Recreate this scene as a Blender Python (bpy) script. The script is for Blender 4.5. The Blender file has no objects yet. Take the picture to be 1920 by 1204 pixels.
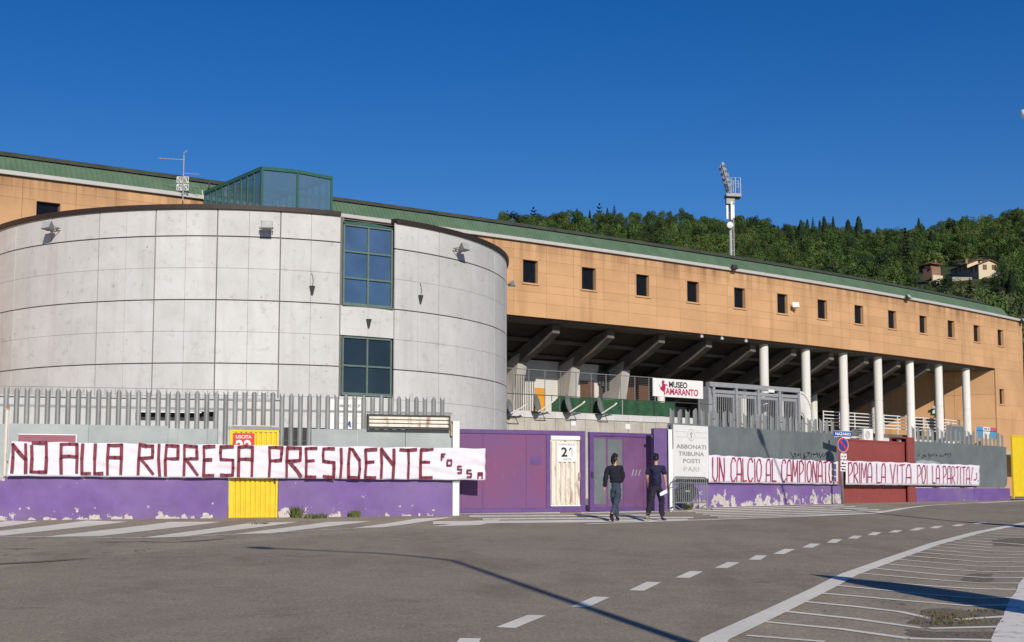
import bpy, bmesh, math, random
from mathutils import Vector, Matrix, noise
R_ = math.radians
rnd = random.Random(7)
scene = bpy.context.scene
COL = scene.collection
# ------------------------------------------------------------------ camera
F, PY = 2450.0, 692.0                      # focal length and axis row for a 1920x1204 frame
PITCH = math.atan(230.0 / F)
CP, SP = math.cos(PITCH), math.sin(PITCH)
CZ = 1.5
cam_d = bpy.data.cameras.new('camera')
cam = bpy.data.objects.new('camera', cam_d)
COL.objects.link(cam)
cam.location = (0, 0, CZ)
cam.rotation_euler = (math.pi / 2 + PITCH, 0, 0)
cam_d.sensor_width = 36.0
cam_d.lens = 36.0 * F / 1920.0
cam_d.shift_y = 90.0 / 1920.0
cam_d.clip_start = 0.1
cam_d.clip_end = 6000
scene.camera = cam
# ------------------------------------------------------------------ sun and sky
SUN_EL, SUN_AZ = R_(25.2), R_(165)           # azimuth clockwise from +Y
TO_SUN = Vector((math.sin(SUN_AZ) * math.cos(SUN_EL), math.cos(SUN_AZ) * math.cos(SUN_EL), math.sin(SUN_EL)))
world = bpy.data.worlds.new('World')
scene.world = world
world.use_nodes = True
wn = world.node_tree
sky = wn.nodes.new('ShaderNodeTexSky')
sky.sky_type = 'NISHITA'
sky.sun_disc = False
sky.sun_elevation = SUN_EL
sky.sun_rotation = SUN_AZ
sky.altitude = 300
sky.air_density = 1.0
sky.dust_density = 0.15
sky.ozone_density = 4.0
bg = wn.nodes['Background']
bg.inputs['Strength'].default_value = 0.088
hs = wn.nodes.new('ShaderNodeHueSaturation')       # the camera's vivid rendering of a very clear sky
hs.inputs['Saturation'].default_value = 1.35
hs.inputs['Hue'].default_value = 0.515
wn.links.new(sky.outputs[0], hs.inputs['Color'])
wn.links.new(hs.outputs[0], bg.inputs['Color'])
sun_d = bpy.data.lights.new('sun', 'SUN')
sun_d.energy = 4.6
sun_d.angle = R_(0.5)
sun_d.color = (1.0, 0.93, 0.82)
sun_o = bpy.data.objects.new('sun', sun_d)
COL.objects.link(sun_o)
sun_o.location = (40, -60, 40)
sun_o.rotation_euler = TO_SUN.to_track_quat('Z', 'Y').to_euler()
scene.view_settings.view_transform = 'Standard'
scene.view_settings.look = 'None'
scene.view_settings.exposure = -0.12
scene.view_settings.gamma = 1.0
scene.view_settings.use_curve_mapping = False
scene.cycles.max_bounces = 6
scene.cycles.transparent_max_bounces = 12

# ------------------------------------------------------------------ measuring helpers
GT = [(-200, -0.6), (-20, -0.25), (0, 0.0), (8, 0.15), (15, 0.31), (20, 0.43), (25, 0.56), (29, 0.665), (32, 0.75), (33.7, 0.815), (35, 0.868),
      (36.4, 0.93), (37.6, 0.99), (40, 1.055), (46, 1.11), (55, 1.16), (80, 1.2), (200, 1.25), (5000, 1.25)]
def ground_z(x, y):
    ye = y - 0.2 * max(-25.0, min(60.0, x))
    g = GT
    if ye <= g[0][0]: return g[0][1]
    for i in range(len(g) - 1):
        if ye < g[i + 1][0]:
            x0, y0 = g[i]; x1, y1 = g[i + 1]
            m = (y1 - y0) / (x1 - x0)
            ma = m if i == 0 else (y1 - g[i - 1][1]) / (x1 - g[i - 1][0])
            mb = m if i + 2 >= len(g) else (g[i + 2][1] - y0) / (g[i + 2][0] - x0)
            ma = max(0, min(ma, 3 * m)); mb = max(0, min(mb, 3 * m))
            h = x1 - x0; t = (ye - x0) / h
            return ((2*t**3 - 3*t*t + 1) * y0 + (t**3 - 2*t*t + t) * h * ma + (-2*t**3 + 3*t*t) * y1 + (t**3 - t*t) * h * mb)
    return g[-1][1]
def ray(px, py):
    u = (px - 960.0) / F; v = (PY - py) / F
    return Vector((u, CP - v * SP, SP + v * CP))
def at_z(px, py, z):
    r = ray(px, py); t = (z - CZ) / r.z
    return Vector((r.x * t, r.y * t, z))
def at_y(px, py, y):
    r = ray(px, py); t = y / r.y
    return Vector((r.x * t, y, CZ + r.z * t))
def on_ground(px, py, lift=0.0):
    r = ray(px, py)
    lo, hi = 1.0, 400.0
    t = 2.0; step = 0.25
    while t < 400:
        if CZ + r.z * t < ground_z(r.x * t, r.y * t): break
        lo = t; t += step * (1 + t * 0.05)
    hi = t
    for _ in range(40):
        m = (lo + hi) / 2
        if CZ + r.z * m < ground_z(r.x * m, r.y * m): hi = m
        else: lo = m
    x, y = r.x * hi, r.y * hi
    return Vector((x, y, ground_z(x, y) + lift))
class Frame:                               # a vertical wall plane: u along it, w towards the street, z up
    def __init__(s, a, b):
        s.a = Vector((a[0], a[1])); d = Vector((b[0], b[1])) - s.a
        s.len = d.length; s.d = d / s.len
        s.n = Vector((s.d.y, -s.d.x))
    def P(s, u, w, z):
        q = s.a + s.d * u + s.n * w
        return Vector((q.x, q.y, z))
    def uz(s, px, py, w=0.0):
        r = ray(px, py); a = s.a + s.n * w
        t = (a.x * s.n.x + a.y * s.n.y) / (r.x * s.n.x + r.y * s.n.y)
        return (Vector((r.x * t, r.y * t)) - a).dot(s.d), CZ + r.z * t
    def yaw(s): return math.atan2(s.d.y, s.d.x)

# ------------------------------------------------------------------ mesh helpers
class MB:
    def __init__(s): s.v = []; s.f = []; s.m = []
    def add(s, vs, fs, mi=0):
        o = len(s.v); s.v += [Vector(p) for p in vs]
        for f in fs: s.f.append([i + o for i in f]); s.m.append(mi)
    def hexa(s, p, mi=0):
        s.add(p, [(0, 3, 2, 1), (4, 5, 6, 7), (0, 1, 5, 4), (1, 2, 6, 5), (2, 3, 7, 6), (3, 0, 4, 7)], mi)
    def box(s, fr, u0, u1, w0, w1, z0, z1, mi=0):
        s.hexa([fr.P(u0, w1, z0), fr.P(u1, w1, z0), fr.P(u1, w0, z0), fr.P(u0, w0, z0),
                fr.P(u0, w1, z1), fr.P(u1, w1, z1), fr.P(u1, w0, z1), fr.P(u0, w0, z1)], mi)
    def abox(s, c, size, rot=None, mi=0):
        x, y, z = size[0] / 2, size[1] / 2, size[2] / 2
        pts = [Vector(p) for p in ((-x, -y, -z), (x, -y, -z), (x, y, -z), (-x, y, -z), (-x, -y, z), (x, -y, z), (x, y, z), (-x, y, z))]
        if rot is not None: pts = [rot @ p for p in pts]
        s.hexa([p + Vector(c) for p in pts], mi)
    def prism(s, fr, poly, w0, w1, mi=0):
        n = len(poly)
        s.add([fr.P(u, w1, z) for u, z in poly] + [fr.P(u, w0, z) for u, z in poly],
              [list(range(n)), list(range(2 * n - 1, n - 1, -1))] + [(i, i + n, (i + 1) % n + n, (i + 1) % n) for i in range(n)], mi)
    def tube(s, pts, r, n=8, mi=0, caps=True):
        pts = [Vector(p) for p in pts]; k = len(pts)
        rr = r if isinstance(r, (list, tuple)) else [r] * k
        rings = []; ref = None
        for i, p in enumerate(pts):
            t = (pts[min(i + 1, k - 1)] - pts[max(i - 1, 0)]).normalized()
            a = Vector((0, 0, 1)) if abs(t.z) < 0.9 else Vector((1, 0, 0))
            if ref is not None: a = ref
            b = t.cross(a).normalized(); c = b.cross(t).normalized(); ref = c
            rings.append([p + (b * math.cos(2 * math.pi * j / n) + c * math.sin(2 * math.pi * j / n)) * rr[i] for j in range(n)])
        vs = [q for g in rings for q in g]; fs = []
        for i in range(k - 1):
            for j in range(n):
                fs.append((i * n + j, i * n + (j + 1) % n, (i + 1) * n + (j + 1) % n, (i + 1) * n + j))
        if caps: fs += [list(range(n - 1, -1, -1)), list(range((k - 1) * n, k * n))]
        s.add(vs, fs, mi)
    def lathe(s, c, prof, n=16, mat=None, mi=0):
        c = Vector(c); vs = []; fs = []
        for r, z in prof:
            for j in range(n):
                p = Vector((r * math.cos(2 * math.pi * j / n), r * math.sin(2 * math.pi * j / n), z))
                vs.append(c + (mat @ p if mat is not None else p))
        for i in range(len(prof) - 1):
            for j in range(n):
                fs.append((i * n + j, i * n + (j + 1) % n, (i + 1) * n + (j + 1) % n, (i + 1) * n + j))
        fs += [list(range(n - 1, -1, -1)), list(range((len(prof) - 1) * n, len(prof) * n))]
        s.add(vs, fs, mi)
    def mesh(s, name, mats, inv=None, smooth=False, recalc=True):
        me = bpy.data.meshes.new(name)
        vs = s.v if inv is None else [inv @ p for p in s.v]
        me.from_pydata([tuple(p) for p in vs], [], s.f)
        for m in (mats if isinstance(mats, (list, tuple)) else [mats]): me.materials.append(m)
        me.polygons.foreach_set('material_index', s.m)
        if recalc:
            bm = bmesh.new(); bm.from_mesh(me)
            bmesh.ops.recalc_face_normals(bm, faces=bm.faces); bm.to_mesh(me); bm.free()
        if smooth: me.polygons.foreach_set('use_smooth', [True] * len(me.polygons))
        me.update()
        return me
def world_of(o):
    m = o.matrix_basis.copy()
    while o.parent is not None:
        o = o.parent; m = o.matrix_basis @ m
    return m
def tag(o, label=None, cat=None, group=None, kind=None):
    if label: o['label'] = label
    if cat: o['category'] = cat
    if group: o['group'] = group
    if kind: o['kind'] = kind
    return o
def link(o, parent=None):
    COL.objects.link(o)
    if parent is not None: o.parent = parent
    return o
def thing(name, label, cat, loc=(0, 0, 0), rz=0.0, group=None, kind=None):
    o = bpy.data.objects.new(name, None); o.empty_display_size = 0.3
    o.location = loc; o.rotation_euler = (0, 0, rz)
    link(o); return tag(o, label, cat, group, kind)
def part(name, mb, mats, parent, smooth=False, kind=None, label=None, recalc=True):
    inv = world_of(parent).inverted()
    o = bpy.data.objects.new(name, mb.mesh(name, mats, inv, smooth, recalc))
    link(o, parent); return tag(o, label=label, kind=kind)
def solo(name, mb, mats, label=None, cat=None, group=None, kind=None, smooth=False):
    xs = [p.x for p in mb.v]; ys = [p.y for p in mb.v]; zs = [p.z for p in mb.v]
    loc = Vector(((min(xs) + max(xs)) / 2, (min(ys) + max(ys)) / 2, min(zs)))
    o = bpy.data.objects.new(name, mb.mesh(name, mats, Matrix.Translation(-loc), smooth))
    o.location = loc; link(o); return tag(o, label, cat, group, kind)
def inst(name, me, parent, loc=(0, 0, 0), rz=0.0, scale=None):
    o = bpy.data.objects.new(name, me); o.location = loc; o.rotation_euler = (0, 0, rz)
    if scale: o.scale = scale
    return link(o, parent)
def text_mb(body, fr, u0, u1, z0, z1, w, out=0.004, bold=0.0, slant=0.0):
    """flat lettering fitted into a rectangle of a wall frame"""
    cu = bpy.data.curves.new('lettering', 'FONT'); cu.body = body; cu.size = 1.0; cu.resolution_u = 3
    cu.offset = bold; cu.shear = slant
    ob = bpy.data.objects.new('lettering', cu); COL.objects.link(ob)
    dg = bpy.context.evaluated_depsgraph_get(); dg.update()
    me = bpy.data.meshes.new_from_object(ob.evaluated_get(dg))
    xs = [v.co.x for v in me.vertices]; ys = [v.co.y for v in me.vertices]
    ax, bx, ay, by = min(xs), max(xs), min(ys), max(ys)
    mb = MB()
    mb.add([fr.P(u0 + (v.co.x - ax) / (bx - ax) * (u1 - u0), w + out, z0 + (v.co.y - ay) / (by - ay) * (z1 - z0)) for v in me.vertices],
           [list(p.vertices) for p in me.polygons])
    bpy.data.objects.remove(ob); bpy.data.curves.remove(cu); bpy.data.meshes.remove(me)
    return mb

# ------------------------------------------------------------------ materials
class NT:
    def __init__(s, name):
        s.mat = bpy.data.materials.new(name); s.mat.use_nodes = True
        s.t = s.mat.node_tree; s.b = s.t.nodes['Principled BSDF']; s._pos = None
    def n(s, typ, **kw):
        nd = s.t.nodes.new(typ)
        for k, v in kw.items(): setattr(nd, k, v)
        return nd
    def l(s, a, b): s.t.links.new(a, b)
    def pos(s, scale=(1, 1, 1)):
        g = s.n('ShaderNodeNewGeometry')
        mp = s.n('ShaderNodeMapping'); mp.inputs['Scale'].default_value = scale
        s.l(g.outputs['Position'], mp.inputs['Vector']); return mp.outputs[0]
    def noise(s, scale, detail=4, rough=0.55, stretch=(1, 1, 1), dist=0.0):
        nz = s.n('ShaderNodeTexNoise'); nz.inputs['Scale'].default_value = scale
        nz.inputs['Detail'].default_value = detail; nz.inputs['Roughness'].default_value = rough
        nz.inputs['Distortion'].default_value = dist
        s.l(s.pos(stretch), nz.inputs['Vector']); return nz.outputs[0]
    def ramp(s, fac, a, b):
        m = s.n('ShaderNodeMapRange'); m.inputs[1].default_value = a; m.inputs[2].default_value = b
        s.l(fac, m.inputs[0]); return m.outputs[0]
    def math(s, op, a, b):
        m = s.n('ShaderNodeMath', operation=op)
        for i, x in enumerate((a, b)):
            if isinstance(x, (int, float)): m.inputs[i].default_value = x
            else: s.l(x, m.inputs[i])
        return m.outputs[0]
    def mix(s, fac, a, b, blend='MIX'):
        m = s.n('ShaderNodeMix', data_type='RGBA', blend_type=blend)
        for i, x in ((0, fac), (6, a), (7, b)):
            if isinstance(x, (int, float)): m.inputs[i].default_value = x
            elif isinstance(x, tuple): m.inputs[i].default_value = (*x[:3], 1)
            else: s.l(x, m.inputs[i])
        return m.outputs[2]
    def z(s):
        g = s.n('ShaderNodeNewGeometry'); sp = s.n('ShaderNodeSeparateXYZ')
        s.l(g.outputs['Position'], sp.inputs[0]); return sp.outputs[2]
    def rand(s):
        return s.n('ShaderNodeObjectInfo').outputs['Random']
    def vary(s, col, amt):
        """per-object tint"""
        v = s.ramp(s.rand(), 0.0, 1.0)
        m = s.n('ShaderNodeMapRange'); m.inputs[3].default_value = 1 - amt; m.inputs[4].default_value = 1 + amt
        s.l(v, m.inputs[0])
        h = s.n('ShaderNodeHueSaturation'); s.l(m.outputs[0], h.inputs['Value'])
        s.l(col, h.inputs['Color']); return h.outputs[0]
    def bump(s, h, strength=0.3, dist=0.02):
        b = s.n('ShaderNodeBump'); b.inputs['Strength'].default_value = strength; b.inputs['Distance'].default_value = dist
        s.l(h, b.inputs['Height']); s.l(b.outputs[0], s.b.inputs['Normal'])
    def done(s, col, rough=0.8, metallic=0.0, spec=0.4):
        if isinstance(col, tuple): s.b.inputs['Base Color'].default_value = (*col, 1)
        else: s.l(col, s.b.inputs['Base Color'])
        s.b.inputs['Roughness'].default_value = rough; s.b.inputs['Metallic'].default_value = metallic
        s.b.inputs['Specular IOR Level'].default_value = spec
        return s.mat
def plain(name, col, rough=0.6, metallic=0.0, var=0.12, scale=4.0, stretch=(1, 1, 1), spec=0.4, obj=0.0, bump=0.0):
    k = NT(name); nz = k.noise(scale, 5, 0.6, stretch)
    c = k.mix(k.ramp(nz, 0.3, 0.7), tuple(x * (1 - var) for x in col), tuple(min(1, x * (1 + var)) for x in col))
    if obj: c = k.vary(c, obj)
    if bump: k.bump(nz, bump, 0.01)
    return k.done(c, rough, metallic, spec)
M = {}
def _mats():
    # asphalts
    for nm, base, dk in (('road_asphalt', (0.295, 0.248, 0.182), 0.68), ('old_asphalt', (0.34, 0.285, 0.21), 0.70)):
        k = NT(nm); big = k.noise(0.22, 3); sp = k.noise(30, 5, 0.8); mid = k.noise(2.3, 5, 0.65)
        c = k.mix(k.ramp(big, 0.3, 0.7), tuple(x * dk for x in base), tuple(x * 1.1 for x in base))
        c = k.mix(k.ramp(mid, 0.35, 0.75), c, tuple(x * 1.12 for x in base))
        c = k.mix(k.math('MULTIPLY', k.ramp(sp, 0.52, 0.68), 0.75), c, tuple(x * 2.0 for x in base))
        c = k.mix(k.math('MULTIPLY', k.ramp(sp, 0.48, 0.32), 0.8), c, tuple(x * 0.38 for x in base))
        tk = k.ramp(k.noise(0.9, 4, 0.6, (0.9, 0.35, 1)), 0.52, 0.68); c = k.mix(k.math('MULTIPLY', tk, 0.4), c, tuple(x * 0.55 for x in base))
        sp3 = k.ramp(k.noise(1.7, 2, 0.4), 0.70, 0.76); c = k.mix(k.math('MULTIPLY', sp3, 0.35), c, tuple(x * 0.4 for x in base))
        if True:
            ck = k.ramp(k.math('ABSOLUTE', k.math('SUBTRACT', k.noise(0.5, 6, 0.6, dist=0.6), 0.5), 0), 0.006 if nm == 'old_asphalt' else 0.0022, 0.0)
            c = k.mix(k.math('MULTIPLY', ck, 0.7 if nm == 'old_asphalt' else 0.45), c, (0.03, 0.027, 0.025))
        k.bump(sp, 0.5, 0.012)
        M[nm] = k.done(c, 0.86, 0, 0.3)
    k = NT('road_paint'); w = k.noise(9, 5, 0.7); c = k.mix(k.ramp(w, 0.60, 0.72), (0.88, 0.82, 0.69), (0.30, 0.255, 0.20))
    M['paint'] = k.done(k.mix(k.ramp(k.noise(1.2, 3), 0.3, 0.7), c, (0.74, 0.69, 0.60)), 0.7)
    k = NT('worn_paint'); w = k.noise(6, 6, 0.75); c = k.mix(k.ramp(w, 0.52, 0.66), (0.82, 0.77, 0.68), (0.31, 0.26, 0.21))
    M['worn_paint'] = k.done(c, 0.75)
    # drum concrete
    k = NT('panel_concrete')
    c = k.mix(k.ramp(k.noise(1.1, 5, 0.65), 0.3, 0.75), (0.52, 0.512, 0.50), (0.61, 0.603, 0.595))
    st = k.ramp(k.noise(1.0, 5, 0.6, (1.8, 1.8, 0.16)), 0.55, 0.8)
    c = k.mix(k.math('MULTIPLY', st, 0.42), c, (0.34, 0.325, 0.31))
    bl = k.ramp(k.noise(2.6, 6, 0.75), 0.555, 0.70)
    c = k.mix(k.math('MULTIPLY', bl, 0.45), c, (0.31, 0.295, 0.28))
    pk = k.ramp(k.noise(9, 2, 0.5), 0.72, 0.76)
    c = k.mix(k.math('MULTIPLY', pk, 0.7), c, (0.15, 0.14, 0.13))
    M['panel_concrete'] = k.done(k.vary(c, 0.06), 0.85, 0, 0.3)
    k = NT('raw_concrete')
    c = k.mix(k.ramp(k.noise(1.3, 6, 0.7), 0.3, 0.7), (0.36, 0.33, 0.285), (0.52, 0.485, 0.43))
    st = k.ramp(k.noise(2.0, 5, 0.6, (2.2, 2.2, 0.22)), 0.5, 0.72)
    c = k.mix(k.math('MULTIPLY', st, 0.5), c, (0.23, 0.195, 0.16))
    M['raw_concrete'] = k.done(k.vary(c, 0.06), 0.9, 0, 0.25)
    M['dark_joint'] = plain('dark_joint', (0.15, 0.145, 0.14), 0.9)
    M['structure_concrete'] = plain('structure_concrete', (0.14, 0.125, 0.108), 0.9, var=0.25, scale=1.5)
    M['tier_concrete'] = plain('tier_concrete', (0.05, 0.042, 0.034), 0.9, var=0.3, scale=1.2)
    M['pier_concrete'] = plain('pier_concrete', (0.42, 0.40, 0.37), 0.9, var=0.2, scale=1.2, stretch=(1, 1, .4))
    M['white_wall'] = plain('white_wall', (0.60, 0.58, 0.54), 0.85, var=0.08, scale=1.0)
    M['coping'] = plain('coping', (0.035, 0.022, 0.018), 0.55, var=0.2)
    # orange cladding
    k = NT('orange_cladding')
    c = k.mix(k.ramp(k.noise(0.5, 4), 0.3, 0.7), (0.52, 0.298, 0.150), (0.61, 0.362, 0.186))
    c = k.vary(c, 0.055)
    st = k.ramp(k.noise(1.0, 6, 0.65, (1.5, 1.5, 0.08)), 0.40, 0.66)
    zm = k.ramp(k.math('ADD', k.z(), k.math('MULTIPLY', k.noise(0.35, 3, 0.6, (1, 1, 0.02)), 1.3)), 13.3, 14.6)
    c = k.mix(k.math('MULTIPLY', k.math('MULTIPLY', st, zm), 0.9), c, (0.15, 0.07, 0.04))
    s2 = k.ramp(k.noise(0.8, 5, 0.6, (1.1, 1.1, 0.09)), 0.56, 0.74)
    c = k.mix(k.math('MULTIPLY', s2, 0.5), c, (0.28, 0.145, 0.065))
    M['orange'] = k.done(c, 0.8, 0, 0.3)
    M['orange_joint'] = plain('orange_joint', (0.30, 0.145, 0.055), 0.9)
    k = NT('green_roof'); c = k.mix(k.ramp(k.noise(1.2, 5, 0.7, (1, 1, 0.6)), 0.3, 0.7), (0.085, 0.142, 0.085), (0.125, 0.195, 0.125))
    c = k.mix(k.math('MULTIPLY', k.ramp(k.noise(5, 5, 0.7), 0.6, 0.7), 0.3), c, (0.03, 0.05, 0.03))
    M['green_roof'] = k.done(c, 0.5, 0.0, 0.4)
    M['olive_roof'] = plain('olive_roof', (0.055, 0.062, 0.04), 0.7, var=0.3, scale=2)
    M['gutter_white'] = plain('gutter_white', (0.47, 0.46, 0.445), 0.55, var=0.06)
    M['dark_glass'] = plain('dark_glass', (0.008, 0.008, 0.009), 0.12, var=0.3, spec=0.22)
    # reflective panes
    for nm, colr, met, dif in (('sky_glass', (0.12, 0.21, 0.33), 0.5, (0.05, 0.09, 0.14)), ('dim_glass', (0.035, 0.055, 0.075), 0.4, (0.02, 0.028, 0.032))):
        k = NT(nm); c = k.mix(k.ramp(k.noise(0.9, 4), 0.35, 0.7), colr, tuple(x * 0.7 for x in colr))
        M[nm] = k.done(c, 0.06, met, 0.5)
    k = NT('lantern_glass'); k.done((0.15, 0.27, 0.36), 0.08, 0.25, 0.5)
    tr = k.n('ShaderNodeBsdfTransparent'); tr.inputs[0].default_value = (0.75, 0.85, 0.95, 1)
    mx = k.n('ShaderNodeMixShader'); mx.inputs[0].default_value = 0.58
    k.l(tr.outputs[0], mx.inputs[1]); k.l(k.b.outputs[0], mx.inputs[2])
    k.l(mx.outputs[0], k.t.nodes['Material Output'].inputs['Surface']); M['lantern_glass'] = k.mat
    M['green_frame'] = plain('green_frame', (0.035, 0.115, 0.085), 0.45, var=0.15)
    M['grey_green_frame'] = plain('grey_green_frame', (0.12, 0.17, 0.15), 0.5, var=0.15)
    # purple walls with flaking paint
    for nm, base, lo, hi, th in (('purple_wall', (0.160, 0.090, 0.285), 0.82, 1.75, 0.0), ('purple_flaked', (0.165, 0.095, 0.29), 1.0, 1.75, 0.11)):
        k = NT(nm)
        c = k.mix(k.ramp(k.noise(1.5, 5, 0.6), 0.3, 0.7), tuple(x * 0.82 for x in base), tuple(x * 1.15 for x in base))
        c = k.mix(k.math('MULTIPLY', k.ramp(k.noise(4, 5, 0.7, (1, 1, 0.35)), 0.55, 0.75), 0.4), c, (0.12, 0.06, 0.24))
        fl = k.noise(3.3, 5, 0.62)
        zz = k.z()
        low = k.ramp(zz, 1.30 if not th else 1.72, 0.86 if not th else 1.15)
        top = k.ramp(zz, 1.70, 1.85)
        edge = k.math('MULTIPLY', k.math('MAXIMUM', low, k.math('MULTIPLY', top, 0.8 if not th else 0.2)), 0.188 + th * .45)
        msk = k.ramp(k.math('ADD', fl, edge), 0.705, 0.725)
        sp2 = k.ramp(k.noise(4.6, 3, 0.5, (1, 1, 1.3)), 0.715, 0.735); msk = k.math('MAXIMUM', msk, sp2)
        fd = k.ramp(k.noise(0.45, 4, 0.6), 0.4, 0.7); c = k.mix(k.math('MULTIPLY', fd, 0.5), c, (0.25, 0.185, 0.335))
        ds = k.ramp(zz, 1.15, 0.8); c = k.mix(k.math('MULTIPLY', k.math('MULTIPLY', ds, k.ramp(k.noise(2.5, 5, 0.7), 0.35, 0.65)), 0.4), c, (0.22, 0.17, 0.19))
        c2 = k.mix(msk, c, k.mix(k.ramp(k.noise(7, 4, 0.7), 0.35, 0.65), (0.60, 0.555, 0.51), (0.42, 0.38, 0.345)))
        k.bump(msk, -0.5, 0.02)
        M[nm] = k.done(c2, 0.7)
    k = NT('galvanised'); c = k.mix(k.ramp(k.noise(6, 4, 0.7, (1, 1, 0.2)), 0.3, 0.7), (0.19, 0.20, 0.20), (0.285, 0.295, 0.29))
    M['galv'] = k.done(k.vary(c, 0.10), 0.55, 0.25)
    k = NT('painted_sheet'); c = k.mix(k.ramp(k.noise(1.6, 5, 0.7), 0.3, 0.7), (0.29, 0.32, 0.32), (0.38, 0.41, 0.405))
    c = k.mix(k.math('MULTIPLY', k.ramp(k.noise(3, 6, 0.75, (1, 1, 0.3)), 0.6, 0.72), 0.5), c, (0.52, 0.54, 0.53))
    M['pale_sheet'] = k.done(k.vary(c, 0.06), 0.6)
    k = NT('grey_sheet'); c = k.mix(k.ramp(k.noise(1.1, 5, 0.65), 0.3, 0.7), (0.115, 0.135, 0.14), (0.165, 0.19, 0.195))
    c = k.mix(k.math('MULTIPLY', k.ramp(k.noise(4, 6, 0.75, (1, 1, 0.3)), 0.64, 0.72), 0.35), c, (0.30, 0.33, 0.32))
    M['grey_sheet'] = k.done(k.vary(c, 0.04), 0.6)
    M['yellow'] = plain('yellow_paint', (0.72, 0.52, 0.015), 0.5, var=0.08)
    M['banner_cloth'] = plain('banner_cloth', (0.71, 0.675, 0.74), 0.85, var=0.04, scale=3)
    M['maroon_tape'] = plain('maroon_tape', (0.17, 0.008, 0.03), 0.5, var=0.25, scale=9)
    M['crimson_paint'] = plain('crimson_paint', (0.40, 0.022, 0.075), 0.6, var=0.3, scale=6)
    M['brick_red'] = plain('brick_red_paint', (0.27, 0.062, 0.055), 0.6, var=0.08, scale=2)
    k = NT('gate_purple'); 
    c = k.mix(k.ramp(k.noise(0.35, 3, 0.5), 0.42, 0.58), (0.20, 0.062, 0.145), (0.155, 0.065, 0.18))
    c = k.mix(k.math('MULTIPLY', k.ramp(k.noise(5, 6, 0.8, (1, 1, 0.25)), 0.58, 0.72), 0.35), c, (0.28, 0.16, 0.30))
    M['gate_purple'] = k.done(c, 0.5)
    M['gate_frame'] = plain('gate_frame_violet', (0.115, 0.058, 0.20), 0.5, var=0.15)
    M['magenta_paint'] = plain('magenta_paint', (0.155, 0.072, 0.17), 0.5, var=0.15, scale=2)
    k = NT('rusty_white'); c = k.mix(k.ramp(k.noise(5, 6, 0.7, (1, 1, 0.25)), 0.52, 0.68), (0.68, 0.63, 0.54), (0.27, 0.13, 0.06))
    M['rusty_white'] = k.done(c, 0.65)
    M['white_paint'] = plain('white_paint', (0.76, 0.75, 0.73), 0.5, var=0.05)
    M['white_sign'] = plain('white_sign', (0.72, 0.72, 0.71), 0.5, var=0.04)
    k = NT('rusty_metal'); c = k.mix(k.ramp(k.noise(8, 5, 0.7), 0.4, 0.6), (0.30, 0.13, 0.05), (0.50, 0.45, 0.38))
    M['rusty_metal'] = k.done(c, 0.7)
    M['red_sign'] = plain('red_sign', (0.55, 0.03, 0.025), 0.45, var=0.06)
    M['plaque'] = plain('plaque_maroon', (0.27, 0.085, 0.12), 0.5, var=0.1)
    M['ink_grey'] = plain('ink_grey', (0.27, 0.27, 0.27), 0.6)
    M['ink_pale'] = plain('ink_pale', (0.50, 0.48, 0.475), 0.6)
    M['ink_black'] = plain('ink_black', (0.02, 0.02, 0.022), 0.6)
    M['sign_blue'] = plain('sign_blue', (0.02, 0.06, 0.30), 0.4)
    M['sky_blue'] = plain('cyan_print', (0.05, 0.33, 0.58), 0.5)
    M['pink_print'] = plain('pink_print', (0.55, 0.10, 0.16), 0.5)
    M['sign_back'] = plain('sign_back', (0.045, 0.05, 0.055), 0.6)
    M['dark_metal'] = plain('dark_metal', (0.05, 0.052, 0.055), 0.5)
    M['lamp_grey'] = plain('lamp_grey', (0.22, 0.22, 0.215), 0.5, metallic=0.2)
    M['lamp_glass'] = plain('lamp_glass', (0.42, 0.43, 0.42), 0.15)
    M['light_metal'] = plain('light_metal', (0.36, 0.365, 0.365), 0.5, metallic=0.2)
    M['portal_grey'] = plain('portal_grey', (0.27, 0.28, 0.30), 0.5, var=0.1)
    M['green_net'] = plain('green_net', (0.022, 0.075, 0.035), 0.9, var=0.35, scale=3, bump=0.5)
    M['rail_green'] = plain('rail_green', (0.035, 0.07, 0.05), 0.5)
    M['orange_door'] = plain('orange_door', (0.68, 0.30, 0.02), 0.5)
    M['brown_door'] = plain('brown_door', (0.12, 0.055, 0.03), 0.6)
    k = NT('column_paint'); c = k.mix(k.ramp(k.noise(3, 5, 0.7, (2, 2, 0.12)), 0.58, 0.72), (0.70, 0.685, 0.65), (0.42, 0.31, 0.17))
    M['column'] = k.done(k.vary(c, 0.06), 0.8)
    M['skin'] = plain('skin', (0.50, 0.27, 0.185), 0.5, var=0.05)
    M['hair'] = plain('hair', (0.010, 0.008, 0.008), 0.45, var=0.3, scale=30)
    M['navy_knit'] = plain('navy_knit', (0.010, 0.010, 0.020), 0.9, var=0.3, scale=20)
    M['navy_tee'] = plain('navy_tee', (0.012, 0.014, 0.045), 0.85, var=0.3, scale=10)
    M['denim'] = plain('denim', (0.035, 0.052, 0.085), 0.85, var=0.3, scale=12)
    M['dark_trousers'] = plain('dark_trousers', (0.018, 0.014, 0.026), 0.85, var=0.25, scale=12)
    M['shoe_black'] = plain('shoe_black', (0.012, 0.012, 0.013), 0.5)
    M['shoe_sole'] = plain('shoe_sole', (0.5, 0.47, 0.43), 0.6)
    M['shoe_grey'] = plain('shoe_grey', (0.06, 0.055, 0.055), 0.6)
    M['paper'] = plain('paper', (0.72, 0.77, 0.80), 0.7)
    M['weed'] = plain('weed', (0.10, 0.12, 0.035), 0.8, var=0.4, scale=12)
    M['dry_grass'] = plain('dry_grass', (0.115, 0.095, 0.045), 0.9, var=0.4, scale=9)
    M['bark'] = plain('bark', (0.07, 0.05, 0.035), 0.9)
    M['hill'] = plain('hill_soil', (0.045, 0.062, 0.022), 0.95, var=0.4, scale=0.08)
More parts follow.
